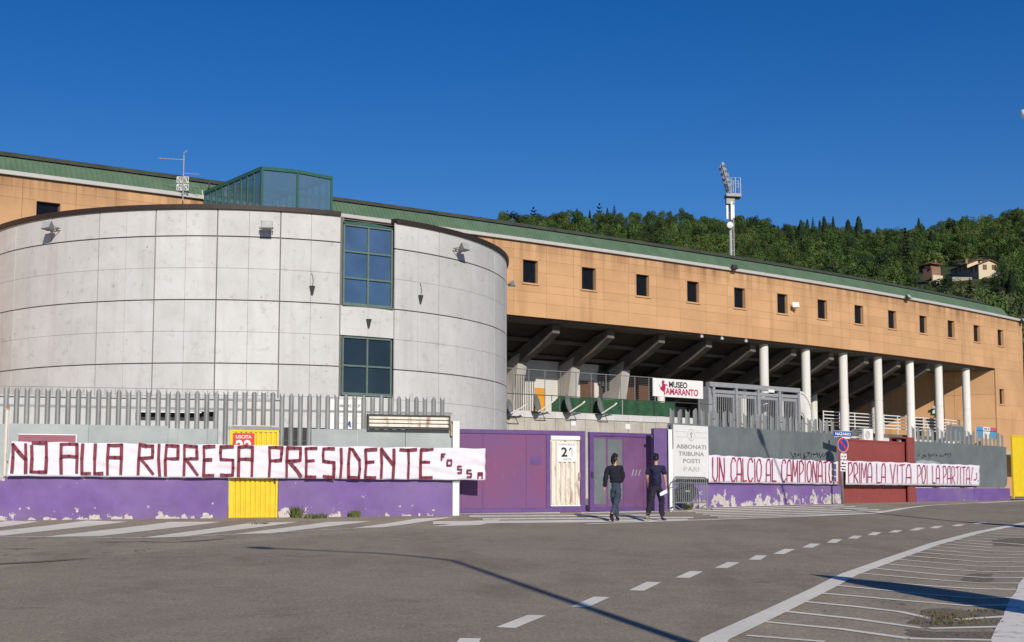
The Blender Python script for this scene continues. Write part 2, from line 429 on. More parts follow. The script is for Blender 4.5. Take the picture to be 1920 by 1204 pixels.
    for nm, a, b in (('leaf_broad', (0.027, 0.054, 0.013), (0.066, 0.106, 0.022)), ('leaf_olive', (0.06, 0.078, 0.034), (0.10, 0.12, 0.05)),
                     ('leaf_dark', (0.012, 0.025, 0.013), (0.025, 0.045, 0.018)), ('leaf_lime', (0.062, 0.102, 0.02), (0.10, 0.15, 0.032))):
        k = NT(nm); c = k.mix(k.ramp(k.noise(0.35, 3, 0.6), 0.3, 0.7), a, b)
        h = k.n('ShaderNodeHueSaturation'); rv = k.rand()
        m1 = k.n('ShaderNodeMapRange'); m1.inputs[3].default_value = 0.6; m1.inputs[4].default_value = 1.45; k.l(rv, m1.inputs[0])
        m2 = k.n('ShaderNodeMapRange'); m2.inputs[3].default_value = 0.475; m2.inputs[4].default_value = 0.525
        k.l(k.math('FRACT', k.math('MULTIPLY', rv, 7.3), 0), m2.inputs[0])
        k.l(m1.outputs[0], h.inputs['Value']); k.l(m2.outputs[0], h.inputs['Hue']); k.l(c, h.inputs['Color'])
        M[nm] = k.done(h.outputs[0], 0.75, 0, 0.25)
    M['house_cream'] = plain('house_cream', (0.62, 0.52, 0.36), 0.85, var=0.06)
    M['house_grey_shade'] = plain('house_grey_shade', (0.34, 0.30, 0.24), 0.85, var=0.1)  # darker than the cream: side walls' shade put in; also plain grey parts
    M['roof_tile'] = plain('roof_tile', (0.17, 0.075, 0.045), 0.85, var=0.25, scale=1.2)
    M['brick_pink'] = plain('brick_pink', (0.26, 0.145, 0.105), 0.85, var=0.2)
    M['shutter'] = plain('shutter_brown', (0.16, 0.075, 0.04), 0.7)
_mats()
# ------------------------------------------------------------------ ground, road and markings
def axis(lo, hi, step, far):
    a = [lo + i * step for i in range(int((hi - lo) / step) + 1)]
    d = step; x = a[-1]; up = []
    while x < far: d *= 1.35; x += d; up.append(x)
    d = step; x = a[0]; dn = []
    while x > -far: d *= 1.35; x -= d; dn.append(x)
    return dn[::-1] + a + up
def sheet(xs, ys, zf):
    mb = MB(); n = len(xs)
    mb.add([(x, y, zf(x, y)) for y in ys for x in xs],
           [(j * n + i, j * n + i + 1, (j + 1) * n + i + 1, (j + 1) * n + i) for j in range(len(ys) - 1) for i in range(n - 1)])
    return mb
gmb = sheet(axis(-24, 46, 0.5, 2500), axis(-8, 72, 0.25, 2500), ground_z)
ground = bpy.data.objects.new('ground', gmb.mesh('ground', M['old_asphalt'], smooth=True)); link(ground)
tag(ground, kind='structure', label='worn pale asphalt forecourt in front of the stadium wall')

def strip(left, right, lift, cols=10):
    """a sheet between two ground polylines (same count), laid on the ground"""
    mb = MB(); vs = []; fs = []
    for a, b in zip(left, right):
        for i in range(cols + 1):
            t = i / cols; x = a.x + (b.x - a.x) * t; y = a.y + (b.y - a.y) * t
            vs.append((x, y, ground_z(x, y) + lift))
    w = cols + 1
    for j in range(len(left) - 1):
        for i in range(cols): fs.append((j * w + i, j * w + i + 1, (j + 1) * w + i + 1, (j + 1) * w + i))
    mb.add(vs, fs); return mb
def resample(pts, n):
    L = [0]
    for a, b in zip(pts, pts[1:]): L.append(L[-1] + (b - a).length)
    out = []
    for i in range(n):
        s = L[-1] * i / (n - 1); k = 0
        while k < len(L) - 2 and s > L[k + 1]: k += 1
        t = (s - L[k]) / max(1e-6, L[k + 1] - L[k]); out.append(pts[k].lerp(pts[k + 1], t))
    return out
G = lambda *p: [on_ground(x, y) for x, y in p]
far_edge = G((-700, 1125), (0, 1066), (170, 1047), (430, 1021), (640, 1001), (850, 989), (1000, 985), (1250, 977), (1500, 969), (1640, 963), (1700, 954), (1760, 949), (1930, 942))
far_edge.append(Vector((46, 72, 0)))
near_edge = [Vector((-14, -8, 0)), Vector((-9, -7, 0)), Vector((-4, -5, 0)), Vector((-1, -2, 0))] + G((1332, 1204), (1449, 1149.7), (1541, 1105), (1590, 1079), (1671, 1049.4), (1752, 1021), (1833, 999.3), (1901, 985.7), (1960, 975)) + [Vector((50, 66, 0))]
road = bpy.data.objects.new('road', strip(resample(far_edge, 220), resample(near_edge, 220), 0.006, 40).mesh('road', M['road_asphalt'], smooth=True)); link(road)
tag(road, kind='structure', label='darker resurfaced asphalt carriageway curving past the stadium')

def ribbon(mb, pts, w, lift, jitter=0.0):
    pts = [Vector((p.x, p.y, 0)) for p in pts]; n = max(2, int(sum((b - a).length for a, b in zip(pts, pts[1:])) / 0.6) + 1)
    pts = resample(pts, n); L = []; Rr = []
    for i, p in enumerate(pts):
        d = (pts[min(i + 1, n - 1)] - pts[max(i - 1, 0)]).normalized(); q = Vector((d.y, -d.x, 0))
        hw = w / 2 * (1 + jitter * (rnd.random() - 0.5))
        L.append(p - q * hw); Rr.append(p + q * hw)
    s = strip(L, Rr, lift, 2); mb.add(s.v, s.f)
DASH = [(840, 905, 1199, 1230), (928, 1026.5, 1155.5, 1179), (1069, 1146, 1121, 1140), (1177.5, 1241.5, 1093, 1109), (1265, 1320.5, 1072.5, 1085), (1339, 1388.5, 1055.5, 1066.5),
        (1402.5, 1440, 1042.5, 1051), (1448.5, 1492, 1030.5, 1040), (1503, 1539.5, 1020.5, 1028), (1549, 1580.5, 1012, 1019), (1589, 1618, 1005.5, 1011),
        (1625, 1654, 999, 1004.5), (1665, 1694, 995, 999.5), (1703, 1736, 990.5, 995.5), (1741.5, 1770, 987, 991.5), (1783, 1811, 984, 987.5), (1823, 1851, 980, 983.5)]
for x0, x1, y0, y1 in DASH:
    hw = 35.0 * ((y0 + y1) / 2 - 868) / 263.0
    a = on_ground(x0 + hw / 2, y1); b = on_ground(x1 - hw / 2, y0)
    mb = MB(); ribbon(mb, [a, b], 0.185, 0.011); part('lane_dash', mb, M['paint'], road)
mb = MB(); ribbon(mb, near_edge[2:], 0.24, 0.011); part('edge_line', mb, M['paint'], road)
def c8(*p): return G(*[(1400 + x / 3.6923, 960 + y / 3.6923) for x, y in p])
HATCH = [((0, 858), (540, 901)), ((110, 762), (700, 818), (1090, 862), (1125, 880)), ((1125, 880), (1500, 893), (1830, 893)), ((255, 690), (800, 748), (1180, 795), (1212, 808)), ((1260, 810), (1560, 812), (1850, 795)),
         ((390, 622), (900, 672), (1200, 712), (1278, 742)), ((1460, 748), (1640, 740), (1880, 720)), ((515, 565), (900, 598), (1260, 630), (1330, 650), (1560, 652), (1900, 645)),
         ((615, 510), (1000, 548), (1400, 590), (1560, 600), (1960, 595)), ((700, 466), (1100, 500), (1480, 532), (1960, 542)), ((795, 427), (1470, 485), (1490, 495), (1960, 495)), ((880, 392), (1540, 455), (1960, 458)),
         ((950, 360), (1600, 418), (1960, 415)), ((1020, 328), (1620, 380), (1960, 383)), ((1100, 303), (1650, 350), (1960, 350)), ((1165, 280), (1660, 318), (1960, 322)),
         ((1230, 260), (1650, 295), (1960, 297)), ((1290, 240), (1680, 272), (1960, 278)), ((1350, 222), (1700, 250)), ((1400, 207), (1710, 232)), ((1440, 192), (1740, 213), (1960, 232)),
         ((1490, 180), (1740, 193)), ((1560, 165), (1960, 182)), ((1640, 148), (1960, 163)), ((1700, 135), (1960, 150)), ((1745, 124), (1960, 135)), ((1800, 110), (1960, 118))]
for ln in HATCH:
    mb = MB(); ribbon(mb, c8(*ln), 0.10, 0.006, 0.4); part('hatch_line', mb, M['paint'], ground)
mb = MB(); ribbon(mb, c8((2100, 300), (1900, 640), (1880, 720), (1850, 820), (1815, 960), (1780, 1100)), 0.30, 0.007, 0.25); part('bay_line', mb, M['worn_paint'], ground)
# broken, repaired asphalt in the hatched area
def patch_poly(pts, lift, name, m):
    q = c8(*pts); cx = sum(p.x for p in q) / len(q); cy = sum(p.y for p in q) / len(q)
    ring = []
    for i, p in enumerate(q):
        nx = q[(i + 1) % len(q)]
        for t in (0, 0.33, 0.66):
            r = p.lerp(nx, t); j = 1 + (rnd.random() - 0.5) * 0.25
            ring.append(Vector((cx + (r.x - cx) * j, cy + (r.y - cy) * j, 0)))
    mb = MB(); n = len(ring)
    mb.add([(cx, cy, ground_z(cx, cy) + lift)] + [(p.x, p.y, ground_z(p.x, p.y) + lift) for p in ring], [(0, i + 1, (i + 1) % n + 1) for i in range(n)])
    part(name, mb, m, ground)
k = NT('broken_asphalt'); nz = k.noise(26, 5, 0.8)
c = k.mix(k.ramp(nz, 0.4, 0.62), (0.085, 0.072, 0.056), (0.34, 0.29, 0.225)); c = k.mix(k.math('MULTIPLY', k.ramp(k.noise(2.2, 4, 0.7), 0.48, 0.66), 0.6), c, (0.19, 0.16, 0.085))
k.bump(nz, 0.8, 0.03); M['broken_asphalt'] = k.done(c, 0.95)
patch_poly([(1180, 700), (1330, 665), (1560, 690), (1830, 660), (1850, 790), (1560, 800), (1200, 800), (1120, 770)], 0.003, 'broken_patch', M['broken_asphalt'])
patch_poly([(1130, 815), (1300, 830), (1700, 830), (1820, 840), (1800, 885), (1400, 890), (1090, 860)], 0.003, 'broken_patch', M['broken_asphalt'])
patch_poly([(1520, 430), (1700, 430), (1720, 480), (1540, 490), (1480, 470)], 0.003, 'broken_patch', M['broken_asphalt'])
patch_poly([(1690, 190), (1960, 170), (1960, 240), (1700, 235)], 0.003, 'broken_patch', M['broken_asphalt'])
# dry weeds growing out of the broken strip
def tuft(mb, c, r, h, n):
    for i in range(n):
        a = rnd.random() * 6.283; d = r * math.sqrt(rnd.random()); b = Vector((c[0] + d * math.cos(a), c[1] + d * math.sin(a), 0)); b.z = ground_z(b.x, b.y)
        hh = h * (0.4 + 0.6 * rnd.random()); lean = Vector((rnd.uniform(-.5, .5), rnd.uniform(-.5, .5), 1)) * hh
        s = Vector((rnd.uniform(-1, 1), rnd.uniform(-1, 1), 0)).normalized() * (0.012 + 0.05 * hh)
        mb.add([b - s, b + s, b + lean * 0.6 + s * 0.8, b + lean], [(0, 1, 2), (0, 2, 3)])
mb = MB()
for x, y in ((1290, 735), (1340, 745), (1400, 728), (1450, 742), (1560, 748), (1250, 772), (1330, 780), (1690, 765), (1650, 690), (1500, 720), (1300, 700), (1430, 770)):
    tuft(mb, c8((x, y))[0], 0.16, 0.03, 34)
o = bpy.data.objects.new('dry_grass', mb.mesh('dry_grass', M['dry_grass'], recalc=False)); link(o); tag(o, 'dry brown grass growing in the cracked asphalt of the hatched bay', 'grass', kind='stuff')

# white zebra stripes painted on the forecourt along the wall
def c4(*p): return G(*[(x / 2.0, 940 + y / 2.0) for x, y in p])
ZEB = [((-420, 128), (30, 74), (150, 76), (-240, 130)), ((-130, 126), (325, 73), (480, 77), (10, 130)), ((170, 134), (640, 78), (830, 78), (372, 132)), ((530, 138), (940, 82), (1120, 78), (700, 132)),
       ((870, 125), (1230, 78), (1390, 75), (1010, 122)), ((1320, 102), (1560, 66), (1700, 60), (1440, 98)), ((1620, 95), (1770, 74), (1880, 70), (1800, 90))]
def quad_sheet(q, name, m, lift=0.006, n=14):
    L = [q[0].lerp(q[1], i / n) for i in range(n + 1)]; Rr = [q[3].lerp(q[2], i / n) for i in range(n + 1)]
    part(name, strip(L, Rr, lift, 4), m, ground)
for q in ZEB: quad_sheet(c4(*q), 'zebra_stripe', M['paint'])
mb = MB(); ribbon(mb, c4((-300, 130), (0, 133), (540, 139), (870, 126), (1340, 103)), 0.10, 0.008, 0.4); part('zebra_border', mb, M['worn_paint'], ground)
# stripes in front of the gate and along the second wall: long thin bands seen almost edge on
def band(y0a, y0b, y1a, y1b, xa, xb, m):
    n = 12
    L = [on_ground(xa + (xb - xa) * i / n, y0a + (y0b - y0a) * i / n) for i in range(n + 1)]
    Rr = [on_ground(xa + (xb - xa) * i / n, y1a + (y1b - y1a) * i / n) for i in range(n + 1)]
    part('zebra_stripe', strip(L, Rr, 0.006, 3), m, ground)
band(962.2, 960.5, 964.6, 963.0, 862, 1050, M['paint'])
band(967.0, 965.0, 969.6, 967.4, 880, 1240, M['worn_paint'])
band(972.0, 969.5, 975.0, 972.0, 905, 1300, M['worn_paint'])
band(978.0, 973.5, 983.0, 977.5, 812, 1290, M['paint'])
band(961.2, 957.2, 963.2, 959.2, 1090, 1300, M['worn_paint'])
for i in range(7):
    x0 = 1262 + i * 14; y0 = 953.0 + i * 2.75
    xb = 1560 + i * 22; yb = 943.6 + i * 2.9
    band(y0, yb, y0 + 1.55, yb + 1.6, x0, min(xb, 1690), M['paint'] if i % 3 else M['worn_paint'])
mb = MB(); ribbon(mb, G((1100, 983), (1250, 977.5), (1500, 969), (1640, 963), (1690, 954.5), (1740, 948.5), (1800, 945), (1893, 940)), 0.22, 0.010); part('zebra_border', mb, M['paint'], ground)
mb = MB(); ribbon(mb, G((1838, 944), (1935, 938.6)), 0.3, 0.010); part('zebra_stripe', mb, M['paint'], ground)
# dark open cracks where the old surface meets the new one
for pts in (((-40, 1060), (40, 1056), (110, 1052), (160, 1048)), ((200, 1017.5), (230, 1017), (258, 1015.5)), ((20, 1030), (66, 1029)), ((262, 1016), (330, 1018), (420, 1011))):
    mb = MB(); ribbon(mb, G(*pts), 0.16 if pts[0][0] < 0 else 0.10, 0.010, 1.2); part('surface_crack', mb, M['broken_asphalt'], ground)

# ------------------------------------------------------------------ street wall on the left
LW = Frame((-12.29, 31.27), (-1.64, 34.77))
def uzL(x, y, w=0.0): return LW.uz(x, y, w)
u_end = uzL(850, 850)[0]; u_y0 = uzL(429.5, 850)[0]; u_y1 = uzL(523, 850)[0]
z_pt = uzL(0, 896)[1]; z_pb = 0.55
PICK_Z = {}
def picket_mesh(h, w, forked, name):
    pr = [(-w/2, 0.0), (-w/2 * 0.36, -0.03), (w/2 * 0.36, -0.03), (w/2, 0.0)]
    top = (0, -0.085, -0.085, 0) if forked else (-0.09, -0.012, -0.012, -0.09)
    mb = MB(); vs = []
    for dy in (0.0, 0.01):
        for zz in (0, 1):
            for i, (x, y) in enumerate(pr): vs.append((x, y + dy, 0 if not zz else h + top[i]))
    if not forked: vs += [(0, -0.03, h), (0, -0.02, h)]
    fs = [(i, i + 1, 4 + i + 1, 4 + i) for i in range(3)] + [(8 + i + 1, 8 + i, 12 + i, 12 + i + 1) for i in range(3)]
    fs += [(0, 4, 12, 8), (3, 11, 15, 7)] + [(4 + i, 4 + i + 1, 12 + i + 1, 12 + i) for i in range(3)]
    if not forked: fs += [(5, 6, 16), (14, 13, 17), (5, 16, 17, 13), (16, 6, 14, 17)]
    mb.add(vs, fs); return mb.mesh(name, M['galv'])
left_wall = thing('boundary_wall', 'low purple wall with flaking paint and tall grey pickets behind the NO ALLA RIPRESA banner', 'wall', (LW.P(0, 0, 0.8)))
for a, b in ((-8, u_y0), (u_y1, u_end)):
    mb = MB(); mb.box(LW, a, b, -0.28, 0, z_pb, z_pt); mb.box(LW, a, b, -0.30, 0.02, z_pt, z_pt + 0.03)
    part('plinth', mb, M['purple_wall'], left_wall)
zt0 = uzL(0, 722)[1]
pa, pb = picket_mesh(zt0 - z_pt - 0.05, 0.125, True, 'picket'), picket_mesh(zt0 - z_pt - 0.05, 0.125, False, 'picket')
yaw = LW.yaw(); inv = world_of(left_wall).inverted()
i = 0; u = -7.9
while u < u_end - 0.1:
    if not (u_y0 + 0.02 < u < u_y1 - 0.02):
        p = inv @ LW.P(u, -0.14, z_pt + 0.03)
        o = inst('picket', pa if i % 2 == 0 else pb, left_wall, p, yaw); o.scale = (1, 1, 1 + rnd.uniform(-.006, .006))
    else:
        zg_ = uzL(476, 797)[1]
        p = inv @ LW.P(u, -0.14, zg_); o = inst('picket', pa if i % 2 == 0 else pb, left_wall, p, yaw)
        o.scale = (1, 1, (zt0 - zg_) / (zt0 - z_pt - 0.03))
    i += 1; u += 0.2365
mb = MB(); mb.box(LW, -8, u_end, -0.19, -0.15, zt0 - 0.5, zt0 - 0.44); mb.box(LW, -8, u_end, -0.19, -0.15, z_pt + 0.35, z_pt + 0.41); part('rail', mb, M['galv'], left_wall)
def lsheet(x0, x1, yt, w=-0.105, m='pale_sheet', nm='sheet_panel'):
    a = uzL(x0, yt, w); b = uzL(x1, yt, w); mb = MB(); mb.box(LW, a[0], b[0], w - 0.012, w, z_pt + 0.03, a[1]); part(nm, mb, M[m], left_wall)
lsheet(-120, 15.5, 793); lsheet(17, 166, 794); lsheet(167, 315, 796.5); lsheet(316, 333, 803); lsheet(334, 388, 803.5, -0.095); lsheet(389, 408, 803.5)
lsheet(584, 670, 804.5); lsheet(671, 760, 804.5, -0.1); lsheet(761, 846, 805)
# yellow exit gate set in the wall
yg = thing('exit_gate', 'narrow yellow ribbed steel gate marked USCITA 22 between the purple walls', 'gate', LW.P((u_y0 + u_y1) / 2, 0, 0.8))
z0 = uzL(476, 974)[1]; z1 = uzL(476, 806)[1]
mb = MB(); e = 0.05
mb.box(LW, u_y0 + .015, u_y0 + .015 + e, -0.06, 0.0, z0, z1); mb.box(LW, u_y1 - .015 - e, u_y1 - .015, -0.06, 0.0, z0, z1)
mb.box(LW, u_y0 + .065, u_y1 - .065, -0.06, 0.0, z1 - e, z1); mb.box(LW, u_y0 + .065, u_y1 - .065, -0.06, 0.0, z0, z0 + e); part('gate_frame', mb, M['yellow'], yg)
a, b = u_y0 + .067, u_y1 - .067; nr = 9
poly = []
for i in range(nr):
    s = (b - a) / nr; x = a + i * s
    poly += [(x, 0), (x + s * .62, 0), (x + s * .72, 1), (x + s * .90, 1)]
poly.append((b, 0))
mb = MB(); vs = []; 
for zz in (z0 + e + .004, z1 - e - .004):
    for x, d in poly: vs.append(LW.P(x, -0.02 - 0.035 * d, zz))
n = len(poly); mb.add(vs, [(i, i + 1, n + i + 1, n + i) for i in range(n - 1)]); part('ribbed_panel', mb, M['yellow'], yg, recalc=False)
mb = MB(); mb.box(LW, u_y0 - .02, u_y1 + .02, -0.08, 0.012, z1 + .004, z1 + 0.075); part('lintel', mb, M['galv'], yg)
mb = MB(); mb.abox(LW.P(u_y1 - .10, 0.02, z0 + 1.0), (0.05, 0.03, 0.14), Matrix.Rotation(yaw, 3, 'Z')); part('handle', mb, M['dark_metal'], yg)
es = thing('exit_sign', 'red USCITA 22 plate on the yellow gate, half covered by the banner', 'sign', LW.P(uzL(457, 830)[0], 0.01, uzL(457, 850)[1]))
s0 = uzL(437, 812, .02); s1 = uzL(476.5, 850, .02)
mb = MB(); mb.box(LW, s0[0], s1[0], 0.004, 0.02, s1[1], s0[1]); part('plate', mb, M['red_sign'], es)
zt_ = s0[1]; part('lettering', text_mb('USCITA', LW, s0[0] + .07, s1[0] - .07, zt_ - .135, zt_ - .05, .02, bold=.02), M['white_sign'], es)
part('lettering', text_mb('22', LW, s0[0] + .07, s1[0] - .06, zt_ - .50, zt_ - .17, .02, bold=.03), M['white_sign'], es)
# things fixed on the fence
a = uzL(34.5, 813); b = uzL(143.5, 850)
pq = thing('wall_plaque', 'long maroon plaque with white rim above the NO ALLA banner', 'sign', LW.P(a[0] + .7, 0, b[1]))
mb = MB(); mb.box(LW, a[0], b[0], -0.09, -0.06, b[1], a[1]); part('plate', mb, M['plaque'], pq)
mb = MB(); mb.box(LW, a[0], b[0], -0.062, -0.045, a[1] - .025, a[1]); mb.box(LW, b[0] - .03, b[0], -0.0625, -0.046, b[1], a[1] - .03); part('rim', mb, M['white_sign'], pq)
a = uzL(12, 764); b = uzL(9, 893)
mb = MB(); mb.tube([LW.P(b[0], 0.03, b[1]), LW.P(b[0], 0.03, a[1] - .06)], 0.035, 8); 
rp = thing('rusty_post', 'thin white pipe with a rusty top at the far end of the picket fence', 'post', LW.P(b[0], .03, b[1])); part('pipe', mb, M['rusty_white'], rp)
mb = MB(); mb.abox(LW.P(b[0] + .01, 0.03, a[1] - .02), (0.10, 0.07, 0.09), Matrix.Rotation(yaw, 3, 'Z')); part('rusty_cap', mb, M['rusty_metal'], rp)
# rusty slatted light box
a = uzL(690, 776, .1); b = uzL(845, 806, .1)
lb = thing('sign_box', 'rusty cream slatted light box hung on the pickets beside the white post', 'sign box', LW.P((a[0] + b[0]) / 2, 0.0, b[1]))
mb = MB(); mb.box(LW, a[0], b[0], -0.10, 0.02, b[1], a[1]); mb.box(LW, a[0], b[0], .02, .08, a[1] - .04, a[1]); mb.box(LW, a[0], b[0], .02, .08, b[1], b[1] + .04)
mb.box(LW, a[0], a[0] + .04, .02, .08, b[1] + .04, a[1] - .04); mb.box(LW, b[0] - .04, b[0], .02, .08, b[1] + .04, a[1] - .04); part('case', mb, M['dark_metal'], lb)
hh = (a[1] - b[1] - .08) / 3
for i in range(3):
    z = b[1] + .04 + i * hh; mb = MB()
    p = [LW.P(a[0] + .045, .025, z + .01), LW.P(b[0] - .045, .025, z + .01), LW.P(b[0] - .045, .065, z + .02), LW.P(a[0] + .045, .065, z + .02)]
    q = [LW.P(a[0] + .045, .022, z + hh - .008), LW.P(b[0] - .045, .022, z + hh - .008), LW.P(b[0] - .045, .035, z + hh - .008), LW.P(a[0] + .045, .035, z + hh - .008)]
    mb.hexa(p + q); part('slat', mb, M['rusty_white'], lb)
# white square post at the corner of the wall
a = uzL(849.5, 791, .05); b = uzL(861, 963, .05)
wp = thing('white_post', 'tall square white post where the purple wall meets the gate', 'post', LW.P((a[0] + b[0]) / 2, 0, b[1]))
mb = MB(); mb.box(LW, a[0], b[0], -0.12, 0.05, b[1] - .1, a[1]); part('shaft', mb, M['white_paint'], wp)
mb = MB(); mb.box(LW, a[0] - .01, b[0] + .01, -0.13, 0.06, a[1], a[1] + .02); part('cap', mb, M['white_paint'], wp)
mb = MB(); z = uzL(855, 905)[1]; mb.box(LW, a[0] - .012, b[0] + .012, -0.13, 0.058, z, z + .09); part('clamp', mb, M['galv'], wp)
mb = MB(); z = uzL(855, 780)[1]; mb.abox(LW.P(a[0] - .02, -0.02, a[1] - .22), (0.06, 0.05, .3), Matrix.Rotation(yaw, 3, 'Z')); part('bracket', mb, M['rusty_metal'], wp)

# ------------------------------------------------------------------ banners
def stroke(mb, fr, pts, w, sw):
    """flat strip of tape following a polyline of wall (u, z) points, slightly uneven"""
    if sw > .035 and len(pts) > 1:            # hand laid: slightly wavering
        q2 = [pts[0]]
        for (u0, z0), (u1, z1) in zip(pts, pts[1:]):
            ln = math.hypot(u1 - u0, z1 - z0); j = min(.018, ln * .03)
            if ln > .15: q2.append(((u0 + u1) / 2 + rnd.uniform(-j, j), (z0 + z1) / 2 + rnd.uniform(-j, j)))
            q2.append((u1 + rnd.uniform(-j, j), z1 + rnd.uniform(-j, j)))
        pts = q2
    for (u0, z0), (u1, z1) in zip(pts, pts[1:]):
        d = Vector((u1 - u0, z1 - z0))
        if d.length < 1e-5: continue
        d.normalize(); q = Vector((-d.y, d.x)) * sw / 2 * rnd.uniform(0.85, 1.12); e = d * sw * 0.32
        mb.add([fr.P(u0 - e.x + q.x, w, z0 - e.y + q.y), fr.P(u0 - e.x - q.x, w, z0 - e.y - q.y),
                fr.P(u1 + e.x - q.x, w, z1 + e.y - q.y), fr.P(u1 + e.x + q.x, w, z1 + e.y + q.y)], [(0, 1, 2, 3)])
SQ = {'N': [[(0, 0), (.05, 1), (.95, .45)], [(1, 1), (.97, 0)]], 'O': [[(0, .9), (0, 0), (.95, 0), (1, 1), (.08, 1)]], 'A': [[(0, 0), (.03, 1), (1, 1), (.97, 0)], [(.03, .58), (.97, .58)]],
      'L': [[(.1, 1), (0, 0), (1, .02)]], 'R': [[(0, 0), (.08, 1), (1, .98), (.98, .57), (.06, .54)], [(.15, .54), (1, 0)]], 'I': [[(.5, 1), (.45, 0)]],
      'P': [[(0, 0), (.06, 1), (1, .98), (.96, .55), (.05, .55)]], 'E': [[(1, 1), (0, .98), (0, 0), (.9, 0)], [(0, .54), (.72, .55)]],
      'S': [[(1, 1), (.04, 1), (.02, .55), (1, .52), (.97, 0), (.03, .02)]], 'D': [[(0, 0), (.05, 1), (.35, .98), (1, .6), (.97, 0), (0, 0)]], 'T': [[(0, 1), (1, .99)], [(.5, 1), (.45, 0)]],
      'F': [[(0, 0), (0, 1), (1, 1)], [(0, .55), (.7, .55)]]}
def cloth(fr, corners, w, sag, nx, nz, amp, seed):
    """draped cloth between four (u, z) corners: tl, tr, br, bl; two-sided with thickness"""
    mb = MB(); tl, tr, br, bl = corners
    def pt(i, j, o):
        s, t = i / nx, j / nz
        u = (tl[0] * (1 - s) + tr[0] * s) * (1 - t) + (bl[0] * (1 - s) + br[0] * s) * t
        z = (tl[1] * (1 - s) + tr[1] * s) * (1 - t) + (bl[1] * (1 - s) + br[1] * s) * t
        z += 0.010 * math.sin(s * 61 + seed) * (1 - t) + 0.012 * noise.noise((u * 2.2, seed, 0))
        d = amp * (noise.noise((u * 1.6 + z * 1.1, z * 6.0 + u * 0.8, seed)) * .9 + noise.noise((u * 4.2, z * 9.0, seed + 3)) * .35)
        return fr.P(u, w + d + o, z)
    n = nx + 1
    f = [pt(i, j, 0) for j in range(nz + 1) for i in range(n)]; b = [pt(i, j, -0.006) for j in range(nz + 1) for i in range(n)]
    K = len(f); fs = []
    for j in range(nz):
        for i in range(nx):
            q = (j * n + i, (j + 1) * n + i, (j + 1) * n + i + 1, j * n + i + 1); fs.append(q); fs.append(tuple(K + x for x in reversed(q)))
    per = [i for i in range(n)] + [j * n + nx for j in range(1, nz + 1)] + [nz * n + i for i in range(nx - 1, -1, -1)] + [j * n for j in range(nz - 1, 0, -1)]
    for a, b2 in zip(per, per[1:] + per[:1]): fs.append((a, b2, K + b2, K + a))
    mb.add(f + b, fs); return mb
WB = 0.16
def bL(x, y): return LW.uz(x, y, WB)
ban = thing('banner', 'long white cloth banner reading NO ALLA RIPRESA PRESIDENTE FOSSA in maroon tape', 'banner', LW.P(uzL(440, 860)[0], WB, uzL(440, 896)[1]))
part('cloth', cloth(LW, (bL(22, 828), bL(911, 841), bL(910, 900.5), bL(13, 892.5)), WB - .025, 0, 220, 14, 0.055, 2.0), M['banner_cloth'], ban, smooth=True)
def L3(x): return x / 3.1688
mb3 = [('N', 70, 152, 675, 842), ('O', 188, 275, 668, 842), ('A', 363, 456, 675, 846), ('L', 487, 535, 676, 850), ('L', 562, 608, 676, 850), ('A', 638, 722, 680, 852), ('R', 820, 906, 680, 852), ('I', 941, 949, 678, 856),
       ('P', 983, 1059, 682, 857), ('R', 1092, 1170, 684, 858), ('E', 1211, 1274, 686, 860), ('S', 1308, 1384, 688, 860), ('A', 1416, 1498, 690, 864)]
mb4 = [('P', 204, 280, 692, 866), ('R', 308, 390, 694, 866), ('E', 424, 486, 698, 868), ('S', 524, 590, 700, 870), ('I', 628, 636, 702, 870), ('D', 676, 742, 703, 872), ('E', 778, 842, 704, 872), ('N', 870, 946, 706, 872),
       ('T', 984, 1080, 706, 874), ('E', 1106, 1176, 704, 874), ('F', 1229, 1249, 733, 766), ('O', 1263, 1288, 769, 801), ('S', 1325, 1346, 806, 845), ('S', 1380, 1404, 829, 869), ('A', 1445, 1470, 845, 877)]
for lst, ox in ((mb3, 0), (mb4, 440)):
    for ch, x0, x1, y0, y1 in lst:
        mb = MB(); sw = 0.074 if y1 - y0 > 100 else 0.04
        for pl in SQ[ch]:
            stroke(mb, LW, [bL(ox + L3(x0 + (x1 - x0) * a), 620 + L3(y1 + (y0 - y1) * b)) for a, b in pl], WB + 0.024, sw)
        part('letter', mb, M['maroon_tape'], ban, recalc=False)
# ------------------------------------------------------------------ purple gate between the two walls
GF = Frame((-1.43, 35.6), (2.05, 36.9))
gz0 = GF.uz(980, 961)[1]; gz1 = GF.uz(980, 806.5)[1]
gate = thing('yard_gate', 'wide maroon and violet sheet steel gate leaf beside the white post', 'gate', GF.P(GF.len / 2, 0, gz0))
def gx(x): return GF.uz(x, 880)[0]
ua, ub = -0.35, gx(1096)
d0, d1 = gx(1031), gx(1088); dz0 = GF.uz(1060, 950)[1]; dz1 = GF.uz(1060, 817)[1]
mb = MB(); fw = 0.11
mb.box(GF, ua, ub, -0.05, 0.05, gz1 - fw, gz1); mb.box(GF, ua, ub, -0.05, 0.05, gz0, gz0 + fw)
mb.box(GF, ub - .14, ub, -0.048, 0.052, gz0 + fw, gz1 - fw); mb.box(GF, d0 - .12, d0, -0.049, 0.035, gz0 + fw, gz1 - fw)
mb.box(GF, d0, d1, -0.045, 0.045, dz1 + .0, gz1 - fw); mb.box(GF, d0, d1, -0.045, 0.045, gz0 + fw, dz0); part('gate_frame', mb, M['gate_frame'], gate)
mids = [ua, gx(905), gx(986), d0 - .122]
for a, b in zip(mids, mids[1:]):
    mb = MB(); mb.box(GF, a + .004, b - .004, -0.02, 0.02, gz0 + fw + .002, gz1 - fw - .002); part('sheet_panel', mb, M['gate_purple'], gate)
